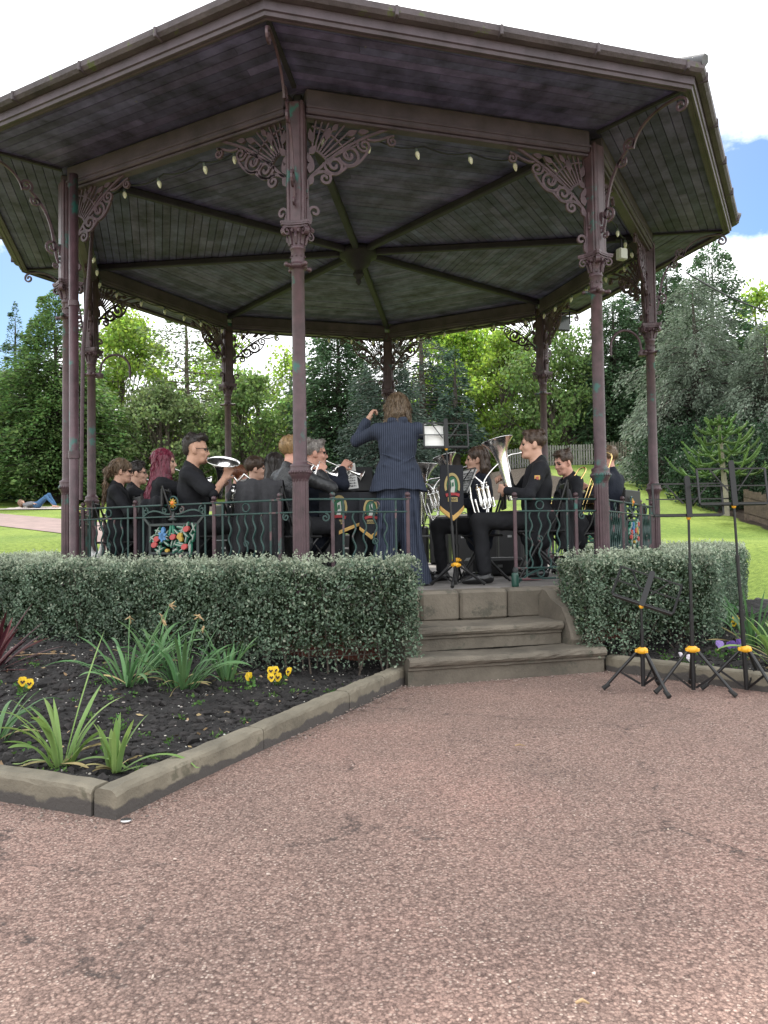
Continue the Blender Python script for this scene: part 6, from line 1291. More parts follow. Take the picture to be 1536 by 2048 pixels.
def text_mesh(s, size):
    c = bpy.data.curves.new('txt', 'FONT'); c.body = s; c.size = size; c.align_x = 'CENTER'; c.align_y = 'CENTER'; c.extrude = .0008; o = bpy.data.objects.new('txt', c); COL.objects.link(o); dgp = bpy.context.evaluated_depsgraph_get(); me = bpy.data.meshes.new_from_object(o.evaluated_get(dgp)); bpy.data.objects.remove(o); return me
CG = mat('crest_green', (.018, .10, .045), .7); CR_ = mat('crest_red', (.27, .025, .03), .7); CW = mat('crest_white', (.42, .43, .40), .8); CGO = mat('crest_gold', (.33, .26, .11), .7); INK = mat('dark_letter', (.05, .04, .03), .8)
def banner(label, O, X, Z, w, h, wave=.02, mirror=1):
    """hanging pennon: O = middle of its top edge; Z is up"""
    S_ = empty('band_banner', O, label=label, cat='banner', group='black band banners on the music stands'); Y_ = -np.cross(Z, X); n = 12; V = []
    def q(u, v, off=0.):  # u -1..1, v 0..1 downward
        dep = h*(.80+.20*(1-abs(u)))*v; return X*u*w/2-Z*dep+Y_*(off+wave*sin(u*2.6+.6)*v)
    for i in range(n+1):
        for j in range(n+1): V.append(q(i/n*2-1, j/n, -.004))
    for i in range(n+1):
        for j in range(n+1): V.append(q(i/n*2-1, j/n, .004))
    i, j = np.meshgrid(np.arange(n), np.arange(n), indexing='ij'); i = i.ravel(); j = j.ravel(); f = np.stack([i*(n+1)+j, i*(n+1)+j+1, (i+1)*(n+1)+j+1, (i+1)*(n+1)+j], 1); m = MB(); m.add(V, np.concatenate([f, f[:, ::-1]+(n+1)**2])); m.build('cloth', BANNER, S_)
    m = MB(); us = np.linspace(-1, 1, 33); V = []
    for u in us:
        for v0, off in ((.985, .007), (1.0, .010), (1.085, .010), (1.085, -.008), (.985, -.007)): V.append(q(u, v0, off))
    F = [[a*5+b, a*5+(b+1) % 5, (a+1)*5+(b+1) % 5, (a+1)*5+b] for a in range(32) for b in range(5)]; m.add(V, A(F)); m.build('fringe', GOLDT, S_)
    # emblem on the face: gold arch, green and white field, red ribbon, small plate
    E = MB(); cx, cz = 0, -h*.40
    def poly(P, mi, off): 
        pts = [q((cx+a)/(w/2), min(1, -(cz+b)/(h*(.80+.20*(1-abs((cx+a)/(w/2)))))), off) for a, b in P]; k = len(pts); pts2 = [p-Y_*.004 for p in pts]; jj = np.arange(k); E.add(pts+pts2, [A([list(range(k))]), np.stack([jj, (jj+1) % k, (jj+1) % k+k, jj+k], 1)[:, ::-1]], mi)
    s_ = min(w*.34, .082)
    out = [(s_*cos(t)*.95, s_*sin(t)*1.45) for t in np.linspace(-.45, pi+.45, 20)]; inn = [(s_*.74*cos(t)*.95, s_*.78*sin(t)*1.45) for t in np.linspace(-.45, pi+.45, 20)]
    for a in range(19): poly([out[a], inn[a], inn[a+1], out[a+1]], 0, .008)
    poly([(s_*.68*cos(t)*.95, s_*.72*sin(t)*1.45) for t in np.linspace(0, 2*pi, 18)[:-1]], 1, .007); poly([(-s_*.22*mirror, s_*.55), (s_*.20, s_*.75), (s_*.28, -s_*.2), (s_*.18, -s_*.85), (-s_*.30, -s_*.8), (-s_*.12, -s_*.1)], 2, .011); poly([(-s_*.10, s_*.30), (s_*.1, s_*.38), (s_*.12, -s_*.1), (-s_*.08, -s_*.15)], 1, .014)
    poly([(-s_*.85, -s_*.95), (-s_*.35, -s_*.80), (s_*.35, -s_*.80), (s_*.85, -s_*.95), (s_*.75, -s_*1.30), (s_*.30, -s_*1.12), (-s_*.30, -s_*1.12), (-s_*.75, -s_*1.30)], 3, .013); poly([(-s_*.55, -s_*1.35), (s_*.55, -s_*1.35), (s_*.55, -s_*1.85), (-s_*.55, -s_*1.85)], 0, .010)
    E.build('emblem', [CGO, CG, CW, CR_], S_)
    tm = text_mesh('BAND', s_*.44); t_ = obj('lettering', tm, S_); tm.materials.append(INK); Mx_ = np.eye(4); Mx_[:3, 0] = X; Mx_[:3, 1] = Z; Mx_[:3, 2] = np.cross(X, Z); 
    pc = q(0, (h*.40+s_*1.6)/h, .0155); Mx_[:3, 3] = pc
    from mathutils import Matrix as MM
    t_.matrix_local = MM(Mx_.tolist())
    return S_
# banner stand beside the player with the bob: desk faces the player, banner hangs on the back toward us
sq = P_(912, 7.3); hp = topz(905, 990, 7.3)-PLZ
R_, (O, X, Z, Yn) = music_stand('black music stand carrying the crested banner beside the player with brown bob', sq, dg(-68), .22, .24, hp, .42, .24, .42, rot0=.4, spine=.1, knob=False, group='folding music stands')
sheet('open sheets of music on the stand in front of the player with brown bob', O+Z*.02+Yn*.035, X, Z, .34, .25, lines=True)
banner('black pennon with gold fringe and emblem hanging beside the player with the brown bob', at(903, 930, 7.05), nrm(A([1, .42, .0])), A([0, 0, 1.]), .235, .47)
# paired stand to the conductor's other side: black folder desk with a white sheet, two banners
sq = P_(706, 7.55); hp = topz(703, 985, 7.55)-PLZ; Xs = nrm(A([1, -.05, 0])); Zs = nrm(A([.18, .35, 1.]))
R_, (O, X, Z, Yn) = music_stand('low black music stand in front of the grey-haired cornet player, holding a white sheet', sq, dg(8), .2, .24, hp, .34, .22, .35, rot0=.2, spine=.1, knob=False, group='folding music stands')
m = MB(); m.plate([(-.20, .0), (.20, .0), (.20, .25), (-.20, .25)], O+Z*.01-Yn*.004-A(R_.location), X, Z, .008); fd = m.build('music_folder', BLACKP); fd.location = R_.location; tag(fd, 'open black music folder on the low stand beside the grey-haired player', 'folder')
sheet('white sheet of music tilted on the black folder beside the conductor', O-X*.03+Z*.02-Yn*.022, nrm(X+Z*.10), nrm(Z-X*.10), .17, .27, curl=-.008, lines=True)
banner('black pennon with gold fringe hanging behind the railing, half hidden by the front column', at(678, 985, 7.2), nrm(A([1, -.1, 0])), A([0, 0, 1.]), .38, .36)
banner('black pennon with gold fringe and BAND plate hanging beside the trousers of the conductor', at(741, 984, 7.1), nrm(A([1, .1, 0])), A([0, 0, 1.]), .21, .40)
# stand with pale folder in front of the ponytail player
f_ = at(308, 996, 7.75); pf = empty('music_folder', f_, dg(-12), label='pale buff music folder in front of the player with the ponytail', cat='folder'); m = MB(); m.box((0, 0, 0), (.34, .05, .035), rot((0, 1, 0), -.12), bev=.005); m.build('cover', mat('buff_card', (.38, .33, .26), .8), pf); m = MB(); m.bar((0, 0, -.01), (0, 0, PLZ-f_[2]), .014, .014); m.build('stand_pole', BLACKM, pf)
f_ = at(475, 985, 7.6); sheet('white edges of sheet music showing beside the jacket on the chair', f_, nrm(A([.5, .8, .3])), nrm(A([.55, -.3, .75])), .10, .16, lines=False)
# ------------------------------------------------------------------ jackets draped over chair backs, and small things on the deck
def drape(label, c, X, w, h, depth=.16, top=.06, mt=CL_BLACK, seed=1):
    """cloth thrown over a chair back: c = middle of the ridge, X along the ridge"""
    o = empty('draped_jacket', c, label=label, cat='jacket', group='jackets hung over chair backs'); X = nrm(X); Y_ = nrm(np.cross(A([0, 0, 1.]), X)); r_ = np.random.default_rng(seed); n, k = 26, 30; V = []; ph = r_.uniform(0, 6, 4)
    for i in range(n+1):
        u = i/n*2-1
        for j in range(k+1):
            v = j/k*2-1; d = abs(v); hh = h*(1 if v < 0 else .55)*(1+.10*sin(u*2.7+ph[2])+.05*sin(u*7+ph[0])); fo = (.034*sin(u*7+ph[0]+1.2*d)+.024*sin(u*15+ph[1]-d))*d**.7*1.3
            y = np.sign(v)*(top*min(1, d*6)**.6*.5+depth*.25*d)+fo; z = -hh*max(0, d-.06)**1.0+.01*sin(u*9+ph[2])*(1-d)-.02*abs(u)**3
            V.append(X*u*w/2*(.86+.22*d**.7+.10*d*sin(ph[3]+u*2+d*4))+Y_*y+A([0, 0, z]))
    V = A(V); i, j = np.meshgrid(np.arange(n), np.arange(k), indexing='ij'); i = i.ravel(); j = j.ravel(); f = np.stack([i*(k+1)+j, (i+1)*(k+1)+j, (i+1)*(k+1)+j+1, i*(k+1)+j+1], 1)
    off = np.zeros_like(V); off[:, 2] = -.010; m = MB(); m.add(np.concatenate([V, V+off]), np.concatenate([f, f[:, ::-1]+len(V)]), 0, True); m.build('cloth', mt, o); return o
CL_JK = clothm('jacket_grey', (.034, .034, .038), .25, .6)
drape('black jacket spread over the chair back left of the blond player, hanging to the floor', at(520, 958, 6.78), A([1, -.10, 0]), .46, .72, mt=CL_JK, seed=2)
drape('dark jacket over the chair back behind the player with the quiff', at(316, 992, 7.15), A([.95, -.35, .14]), .38, .50, mt=CL_BLACK, seed=5)
drape('dark jacket bunched over the chair back behind the euphonium player', at(1128, 978, 7.35), A([.55, .5, 0]), .22, .58, mt=CL_JK, seed=8)
b_ = sp(.46, 3.42, PLZ); B_ = empty('drinks_bottle', b_, label='small dark green flask standing at the open end of the railing', cat='bottle'); m = MB(); m.lathe([(.026, 0), (.031, .004), (.032, .02), (.032, .10), (.028, .115), (.020, .122)], n=18); m.build('flask_body', mat('green_enamel', (.015, .06, .045), .35), B_); m = MB(); m.lathe([(.021, .122), (.021, .15), (.015, .156), (.015, .166), (.006, .170)], n=16); m.build('cap', BLACKP, B_)
c_ = gz(1058, 1158, PLZ+.012); o = MB().box((0, 0, 0), (.22, .12, .012), bev=.003).build('folder', mat('pink_card', (.55, .16, .22), .6)); o.location = c_; o.rotation_euler = (0, 0, .3); tag(o, 'pink folder lying flat on the deck behind the green flask', 'folder')
c_ = gz(1128, 1148, PLZ+.02); o = MB(); o.sphere((0, 0, 0), (.055, .03, .022), n=12); o.sphere((.03, .01, .012), (.03, .02, .018), n=10); o = o.build('cloth_bundle', mat('pale_blue_cloth', (.30, .55, .62), .8)); o.location = c_; tag(o, 'crumpled pale blue cloth on the deck near the hedge', 'cloth')
c_ = at(193, 1035, 8.4); bg_ = empty('plastic_bag', (c_[0], c_[1], PLZ), label='white plastic bag on the deck behind the railing below the ponytail', cat='bag'); obj('bag_body', sdf_mesh('bag', [ell((0, 0, .16), (.11, .08, .16), 'x', None, .03), cap((-.04, 0, .3), (-.06, 0, .38), .03, .015, 'x', .03), cap((.04, 0, .3), (.05, 0, .4), .03, .015, 'x', .03)], .012, WHITEP, wrinkle=.008, seed=3), bg_)
# instrument cases under the chairs
for px, Y, rzd, lb in ((985, 8.6, 20, 'black instrument case lying under the player with the brown bob'), (1160, 8.9, -30, 'black instrument case lying behind the trombonists')) + tuple((px, Y, r, 'black instrument case standing against the back railing of the bandstand') for px, Y, r in ((690, 12.6, 10), (735, 12.9, -5), (785, 12.9, 8), (835, 12.7, -8), (880, 12.4, -20), (930, 11.9, -25), (975, 11.3, -20), (1025, 10.8, -30), (640, 12.4, 15), (590, 12.0, 25), (540, 11.6, 20), (490, 11.2, 30), (440, 10.8, 30), (395, 10.6, 35))):
    c_ = P_(px, Y); C_ = empty('instrument_case', c_, dg(rzd), label=lb, cat='case', group='instrument cases on the deck'); up_ = 'standing' in lb; hh = random.uniform(.48, .82) if up_ else .2; ww = random.uniform(.30, .42) if up_ else .62; m = MB(); m.box((0, 0, hh/2), (ww, .26 if up_ else .275, hh), bev=.03); m.build('case_body', BLACKP, C_); m = MB(); m.box((0, -.134 if up_ else -.142, hh*.55), (.06, .012, .03)); m.build('latch', STEEL, C_)
# ------------------------------------------------------------------ the sunbather
p = at(74, 1014, 28.0); z0 = float(zt(p[0], 28.0)); slope = .085
SBp = empty('person', (p[0], 28.0, z0+.03), dg(-6), .96, label='person lying on the lawn with bent knees, grey top and blue jeans', cat='person'); B, J, W = [], [], []
hd = A([-.62, 0, .22]); B += head_prims(hd, np.stack([A([0, 1., 0]), nrm(A([.75, 0, .66])), nrm(A([-.66, 0, .75]))], 1))
B += [cap((-.52, 0, .14), (-.42, 0, .13), .05, .05, 'skin'), ell((-.22, 0, .13), (.25, .17, .10), 'top', None, .04), cap((.0, -.07, .11), (.0, .07, .11), .10, .10, 'top')]
J += [ell((-.22, 0, .135), (.27, .19, .12), 'x', None, .05), cap((-.40, -.15, .13), (-.40, .15, .13), .06, .06, 'x', .05)]
for sg in (-1, 1):
    s_ = A([-.40, sg*.19, .13]); e_ = A([-.22, sg*.34, .09]); w_ = A([-.02, sg*.24, .16]); B += [cap(s_, e_, .04, .036, 'top'), cap(e_, w_, .034, .026, 'skin')]+hand(w_, A([.8, -sg*.4, 0]), A([0, 0, -1.]), sg, .3); J += [cap(s_, e_, .056, .05, 'x', .03), cap(e_, w_, .048, .038, 'x', .02)]
    kn = A([.42, sg*.10, .50 if sg > 0 else .42]); an = A([.66 if sg > 0 else .72, sg*.11, .09]); h_ = A([.02, sg*.08, .11]); B += [cap(h_, kn, .07, .05, 'top'), cap(kn, an, .045, .035, 'skin'), cap(an+A([-.03, 0, -.04]), an+A([.14, 0, -.045]), .033, .026, 'skin')]; W += [cap(h_, kn, .092, .068, 'x', .03), cap(kn, an+A([0, 0, .04]), .066, .05, 'x', .03)]
W.append(cap((.0, -.07, .11), (.0, .07, .11), .115, .115, 'x', .05))
obj('body', sdf_mesh('body', B, .009, dict(skin=SK1, top=CL_GREY, lip=LIP, eye=EYE, brow=H_LB)), SBp); obj('top', sdf_mesh('top', J, .014, clothm('grey_top', (.16, .16, .17)), wrinkle=.006), SBp); obj('jeans', sdf_mesh('jeans', W, .014, clothm('denim', (.06, .13, .25)), wrinkle=.006), SBp)
obj('hair', sdf_mesh('hair', hair_prims(hd, np.stack([A([0, 1., 0]), nrm(A([.75, 0, .66])), nrm(A([-.66, 0, .75]))], 1), 'bob'), .011, hairm('warm_brown', (.16, .085, .05)), wrinkle=.004), SBp)
gx, gy = np.linspace(-1.15, 1.35, 26), np.linspace(-.85, .85, 18); X_, Y_ = np.meshgrid(gx, gy, indexing='ij'); ca, sa = cos(dg(-6)), sin(dg(-6)); wx, wy = p[0]+X_*ca-Y_*sa, 28+X_*sa+Y_*ca; Zb = zt(wx, wy)+.035+.012*np.sin(X_*9)*np.sin(Y_*11); V = np.stack([wx-p[0], wy-28, Zb-z0], -1).reshape(-1, 3); i, j = np.meshgrid(np.arange(25), np.arange(17), indexing='ij'); i = i.ravel(); j = j.ravel()
bl = obj('picnic_blanket', mesh_np('picnic_blanket', V, [np.stack([i*18+j, (i+1)*18+j, (i+1)*18+j+1, i*18+j+1], 1)], clothm('blanket', (.52, .46, .42)), smooth=True)); bl.location = (p[0], 28, z0); tag(bl, 'pale blanket spread on the lawn under the lying person', 'blanket')
# ------------------------------------------------------------------ fences
def picket(label, pts, h, mt, gap=.115, w=.07, rail=(.25, .75), name='picket_fence', pointed=True, solid=False):
    P = [A([x, y]) for x, y in pts]; F_ = empty(name, (P[0][0], P[0][1], float(zt(*P[0]))), label=label, cat='fence', group='fences beyond the lawn'); o = A(F_.location); m = MB(); r = MB()
    for a, b in zip(P[:-1], P[1:]):
        L_ = np.linalg.norm(b-a); d = (b-a)/L_; n = int(L_/gap); d3 = A([d[0], d[1], 0]); n3 = A([-d[1], d[0], 0])
        for i in range(n):
            c = a+d*(i+.5)*gap; z = float(zt(*c)); hh = h*random.uniform(.96, 1.03); w2 = w/2
            pl = [(-w2, .06), (w2, .06), (w2, hh-.05), (0, hh) if pointed else (w2, hh), (-w2, hh-.05) if pointed else (-w2, hh)]
            m.plate(pl, A([c[0], c[1], z])-o, d3, A([0, 0, 1.]), .02)
        for f in rail: r.bar(A([*a, float(zt(*a))+h*f])-o+n3*.03, A([*b, float(zt(*b))+h*f])-o+n3*.03, .08, .03)
        for i in range(int(L_/1.8)+1):
            c = a+d*min(i*1.8, L_); p_ = MB(); p_.bar(A([*c, float(zt(*c))-.05])-o+n3*.06, A([*c, float(zt(*c))+h*.98])-o+n3*.06, .09, .09); p_.build('fence_post', mt, F_)
    m.build('pickets', mt, F_); r.build('rail', mt, F_)
PFW = mat('fence_pale', (.19, .19, .165), .85, var=.25, bump=.3, bs=20); PFD = mat('fence_weathered', (.11, .10, .075), .9, var=.3, bump=.3, bs=20); PFB = mat('fence_brown', (.085, .06, .045), .9, var=.3, bump=.3, bs=20)
def xy(px, Y): q = at(px, 1000, Y); return (q[0], Y)
picket('pale picket fence along the top of the lawn behind the trombonists', [xy(1010, 36), xy(1080, 35.5), xy(1215, 34.6)], 1.0, PFW)
picket('weathered darker picket fence past the entrance column, continuing the pale one', [xy(1217, 34.6), xy(1330, 33)], 1.05, PFD)
picket('weathered picket fence at the top of the lawn behind the sunbather', [xy(-40, 39.5), xy(90, 40), xy(235, 40.5)], 1.05, PFD)
picket('weathered picket fence glimpsed between the seated players', [xy(245, 40.5), xy(560, 40), xy(800, 38)], 1.0, PFD)
picket('dark brown board fence under the shrubs near the monkey puzzle', [xy(1488, 19.2), xy(1560, 17.6), xy(1640, 16.4)], .78, PFB, gap=.10, w=.096, name='board_fence', pointed=False)
# overhead cable beyond the roof
m = MB(); a, b = at(1372, 545, 16.0), at(1700, 640, 14.0); m.tube([a+(b-a)*t+A([0, 0, -.5*sin(pi*t)*.6]) for t in np.linspace(0, 1, 16)], .016, 5); o = m.build('overhead_cable', BLACKP); tag(o, 'thin black cable running from the bandstand roof past the grey cypress', 'cable')
# ------------------------------------------------------------------ bed plants
DAF = leaf_mat('daffodil_leaf', (.105, .20, .085), .22, .35, rough=.4); DAFL = leaf_mat('daffodil_leaf_light', (.20, .30, .10), .25, .3, rough=.4); DRY = mat('dry_leaf', (.33, .23, .12), .8, var=.3, vs=20, island=.3); STRAW = mat('straw_leaf', (.30, .25, .11), .8, var=.35, vs=12, island=.4); CORD = leaf_mat('cordyline_leaf', (.085, .028, .032), .15, .4, rough=.4); YPET = mat('pansy_yellow', (.66, .44, .01), .6, var=.1, vs=30); PPET = mat('viola_purple', (.09, .035, .22), .6, var=.15, vs=30); DPET = mat('pansy_dark', (.025, .008, .012), .7); WPET = mat('petal_white', (.6, .55, .6), .6); WEED = leaf_mat('weed_leaf', (.075, .15, .04), .25, .4)
def strap(base, az, ln, bend, w, n=12, twist=0., lean0=.2):
    """one strap leaf: returns verts, faces"""
    d = A([cos(az), sin(az), 0]); p = A([-sin(az), cos(az), 0]); P = []; th = lean0; c = A(base, float); st = ln/n; V = []
    for i in range(n+1):
        t = i/n; ww = w*(.55+.45*min(1, t*5))*(1-max(0, (t-.72)/.28)**2*.93); tw = twist*t; sd = p*cos(tw)+A([0, 0, sin(tw)])*.8; up_ = d*(-cos(th))*.0
        nrmv = nrm(np.cross(p, d*sin(th)+A([0, 0, cos(th)])))
        V += [c-sd*ww/2+nrmv*ww*.12, c-nrmv*ww*.10, c+sd*ww/2+nrmv*ww*.12]
        th += bend/n*(.4+1.2*t); c = c+(d*sin(th)+A([0, 0, cos(th)]))*st
    F = []
    for i in range(n):
        for j in range(2): F.append([i*3+j, i*3+j+1, (i+1)*3+j+1, (i+1)*3+j])
    return A(V), A(F), c
def clump(name, label, base, n, ln, w, mt, spread=.05, bend=(.4, 1.8), lean=(.05, .45), az=None, extra=None, dead=0, cat='plant', group=None, floor=None, seed=None):
    R_ = empty(name, base, label=label, cat=cat, group=group); r_ = np.random.default_rng(seed if seed is not None else len(label)); m = MB(); zf = 0
    for i in range(n):
        a = r_.uniform(0, 2*pi) if az is None else az+r_.normal(0, .8); b = A([cos(a), sin(a), 0])*r_.uniform(0, spread); V, F, e = strap(b-A([0, 0, .02]), a, ln*r_.uniform(.55, 1.1), r_.uniform(*bend), w*r_.uniform(.75, 1.15), twist=r_.uniform(-1, 1), lean0=r_.uniform(*lean))
        V[:, 2] = np.maximum(V[:, 2], .004+.002*np.arange(len(V)) % 3*.002); m.add(V, F, 0, True)
    if extra:
        for (a, l, be, le, ww) in extra: V, F, e = strap((0, 0, -.02), a, l, be, ww, twist=.4, lean0=le); V[:, 2] = np.maximum(V[:, 2], .004); m.add(V, F, 0, True)
    m.build('leaves', mt, R_)
    if name != 'cordyline':
        m = MB()
        for i in range(3+n//9):
            a = r_.uniform(0, 2*pi); V, F, e = strap((0, 0, .01), a, ln*r_.uniform(.35, .75), r_.uniform(.5, 1.2), w*r_.uniform(.4, .7), twist=r_.uniform(-2, 2), lean0=r_.uniform(.9, 1.3)); V[:, 2] = np.maximum(V[:, 2], .006); m.add(V, F, 0, True)
        m.build('withered_leaves', STRAW, R_)
    if dead:
        for i in range(dead):
            a = r_.uniform(0, 2*pi) if az is None else az+r_.normal(0, .4); le = r_.uniform(.35, .65); L_ = ln*r_.uniform(.9, 1.2); tip = A([cos(a)*sin(le), sin(a)*sin(le), cos(le)])*L_; s = MB(); s.tube(bez((0, 0, -.01), tip*.5+A([0, 0, .04]), tip, n=7), .0035, 5); s.build('flower_stem', DAF, R_); h = MB(); dn = A([cos(a)*.6, sin(a)*.6, -.6])
            for k in range(5): h.tube([tip, tip+nrm(dn+r_.normal(0, .5, 3))*r_.uniform(.02, .045)], [.006, .002], 5)
            h.sphere(tip, (.008, .008, .012), n=6); h.build('dead_flower', DRY, R_)
    return R_
def sg_(px, py, z=None):
    q = gz(px, py, .1)
    for _ in range(6): q = gz(px, py, soilz(q[0], q[1]))
    return q
GD = 'daffodil clumps in the beds'
clump('daffodil_clump', 'big leafy daffodil clump nearest the corner, with one tall upright leaf', sg_(125, 1532), 19, .40, .024, DAFL, spread=.045, bend=(.3, 1.6), lean=(.05, .5), group=GD, extra=[(.35, .62, .15, .22, .022), (3.0, .30, 2.2, .9, .02), (-.2, .40, 1.9, .9, .02)], seed=3)
clump('daffodil_clump', 'small upright daffodil clump with a bent yellowing leaf, just inside the corner kerb', sg_(228, 1545), 11, .27, .026, DAFL, spread=.03, bend=(.1, .9), lean=(.0, .25), group=GD, extra=[(.1, .42, 1.9, .8, .018), (-.15, .38, 2.4, .9, .016)], seed=5)
clump('daffodil_clump', 'daffodil clump cut by the picture edge beside the pansy', sg_(-12, 1490), 14, .42, .022, DAF, spread=.05, bend=(.6, 2.), lean=(.1, .6), group=GD, seed=8)
clump('daffodil_clump', 'daffodil clump with nodding dead flower heads, farthest toward the cordyline', sg_(255, 1372), 30, .46, .020, DAF, spread=.08, bend=(.7, 2.0), lean=(.15, .7), group=GD, dead=3, az=None, seed=11)
clump('daffodil_clump', 'wide daffodil clump with dead flowers in the middle of the back row', sg_(365, 1378), 38, .44, .021, DAF, spread=.07, bend=(.5, 1.9), lean=(.1, .75), group=GD, dead=2, seed=12)
clump('daffodil_clump', 'daffodil clump at the end of the back row toward the yellow pansies', sg_(455, 1362), 18, .36, .021, DAF, spread=.04, bend=(.1, 1.3), lean=(.0, .5), group=GD, dead=1, seed=15)
clump('daffodil_clump', 'daffodil clump against the hedge between the two in front of it', sg_(310, 1340), 30, .46, .019, DAF, spread=.07, bend=(.5, 1.7), lean=(.1, .6), group=GD, seed=18)
clump('daffodil_clump', 'tall grassy daffodil clump behind the violas at the picture edge', sg_(1505, 1300), 30, .55, .020, DAF, spread=.09, bend=(.3, 1.6), lean=(.0, .5), group=GD, seed=21)
clump('daffodil_clump', 'daffodil clump between the hedge end and the tall music stand', sg_(1462, 1275), 22, .50, .020, DAF, spread=.07, bend=(.4, 1.9), lean=(.05, .6), group=GD, seed=22)
clump('daffodil_clump', 'daffodil clump half outside the picture beyond the violas', sg_(1560, 1330), 24, .52, .022, DAFL, spread=.08, bend=(.4, 1.7), lean=(.1, .6), group=GD, seed=23)
clump('cordyline', 'dark red spiky cordyline at the edge of the picture below the hedge', sg_(-22, 1345), 46, .50, .026, CORD, spread=.02, bend=(.05, .6), lean=(.1, 1.35), cat='plant', seed=31)
def pansy(label, base, heads, mt, eye=True, seed=1, name='pansy', leafn=24):
    R_ = empty(name, base, label=label, cat='flower', group='pansies and violas in the beds'); r_ = np.random.default_rng(seed)
    V, F = leafset(np.c_[r_.normal(0, .03, (leafn, 2)), r_.uniform(.005, .07, leafn)], runit(leafn, .3), r_.uniform(.02, .04, leafn), .6); obj('leaves', mesh_np('leaves', V, [F], WEED), R_)
    for i in range(heads):
        c = A([*r_.normal(0, .028, 2), r_.uniform(.06, .115)]); nz = nrm(A([r_.normal(0, .4), -1, r_.uniform(.1, .6)])); x, y, d = frame(nz); h = MB()
        h.tube([c*A([.3, .3, 0]), c-d*.004], .002, 4, m=2)
        for k, (an, s) in enumerate(((pi/2+.5, .0165), (pi/2-.5, .0165), (pi+.25, .015), (-.25, .015), (-pi/2, .018))):
            pc = c+(x*cos(an)+y*sin(an))*s*.75+d*.0015*k; t = np.linspace(0, 2*pi, 11)[:-1]; V = [pc+(x*cos(q)+y*sin(q))*s*(1+.08*sin(3*q))+d*.004*cos(2*q) for q in t]; h.add(V+[v-d*.0015 for v in V], [A([list(range(10))]), np.stack([np.arange(10), (np.arange(10)+1) % 10, (np.arange(10)+1) % 10+10, np.arange(10)+10], 1)[:, ::-1]], 0)
            if eye and k > 1: t = np.linspace(0, 2*pi, 8)[:-1]; V = [c+(x*cos(an)+y*sin(an))*s*.5+(x*cos(q)+y*sin(q))*s*.38+d*(.006+.0015*k) for q in t]; h.add(V, A([list(range(7))]), 1)
        h.build('flower_head', [mt, DPET, WEED], R_)
pansy('single bright yellow pansy toward the front of the bed', sg_(500, 1374), 1, YPET, eye=False, seed=2); pansy('cluster of yellow pansies with dark centres near the hedge', sg_(555, 1372), 6, YPET, seed=3); pansy('yellow pansy with dark face below the cordyline', sg_(46, 1390), 2, YPET, seed=4)
pansy('deep purple violas behind the tall music stand', sg_(1470, 1312), 6, PPET, eye=False, seed=5, name='viola'); pansy('pale violet viola lower than the purple ones, beside the stand pole', sg_(1440, 1316), 2, mat('viola_pale', (.25, .17, .42), .6), eye=False, seed=6, name='viola'); pansy('yellow pansies among the daffodil leaves near the hedge end', sg_(1478, 1262), 4, YPET, seed=7); pansy('white petals of a spent flower behind the tall music stand legs', sg_(1378, 1335), 2, WPET, eye=False, seed=9)
# weeds, clods, grit: stuff
def inbed(n, fn, x0, x1, y0, y1):
    q = np.c_[rng.uniform(x0, x1, n), rng.uniform(y0, y1, n)]; d = fn(q[:, 0], q[:, 1]); q, d = q[d > .12], d[d > .12]; z = .055+.19*sm(d/2.1)+.022*hn(q[:, 0], q[:, 1])*np.clip(d*6, 0, 1); return np.c_[q, z]
def stones(name, Pts, r0, r1, mt, flat=.6, label=None):
    ico = A([[0, 0, 1], [.89, 0, .45], [.28, .85, .45], [-.72, .53, .45], [-.72, -.53, .45], [.28, -.85, .45], [.72, .53, -.45], [-.28, .85, -.45], [-.89, 0, -.45], [-.28, -.85, -.45], [.72, -.53, -.45], [0, 0, -1]]); fi = A([[0, 1, 2], [0, 2, 3], [0, 3, 4], [0, 4, 5], [0, 5, 1], [1, 6, 2], [2, 7, 3], [3, 8, 4], [4, 9, 5], [5, 10, 1], [2, 6, 7], [3, 7, 8], [4, 8, 9], [5, 9, 10], [1, 10, 6], [6, 11, 7], [7, 11, 8], [8, 11, 9], [9, 11, 10], [10, 11, 6]])
    n = len(Pts); r = r0*(r1/r0)**(rng.uniform(0, 1, n)**1.8); j = 1+rng.normal(0, .22, (n, 12, 1)); st = rng.uniform(.6, 1.3, (n, 1, 3)); st[:, :, 2] *= flat; an = rng.uniform(0, 6.28, n); c, s = np.cos(an), np.sin(an); V = ico[None]*j*st*r[:, None, None]
    V = np.stack([V[..., 0]*c[:, None]-V[..., 1]*s[:, None], V[..., 0]*s[:, None]+V[..., 1]*c[:, None], V[..., 2]], -1)+Pts[:, None, :]; F = (fi[None]+12*np.arange(n)[:, None, None]).reshape(-1, 3); tag(obj(name, mesh_np(name, V.reshape(-1, 3), [F], mt, smooth=False)), kind='stuff')
PEB = mat('pebble', (.30, .27, .24), .8, var=.4, vs=30, island=.5); SOILC = mat('soil_clod', (.020, .0175, .017), .95, var=.4, vs=20, island=.5)
bl_ = inbed(26000, dl, -4.5, .2, 2.9, 7); br_ = inbed(12000, dr, 1.2, 4.6, 3.5, 7.5)
near = rng.uniform(0, 1, len(bl_)) < np.clip((6.5-bl_[:, 1])/2.5, .15, 1); stones('soil_clods', np.concatenate([bl_[near], br_]), .006, .034, SOILC, .75); stones('pebbles', np.concatenate([inbed(1500, dl, -4.5, .2, 2.9, 6), inbed(900, dr, 1.2, 4.6, 3.5, 7)])+A([0, 0, .004]), .003, .010, PEB)
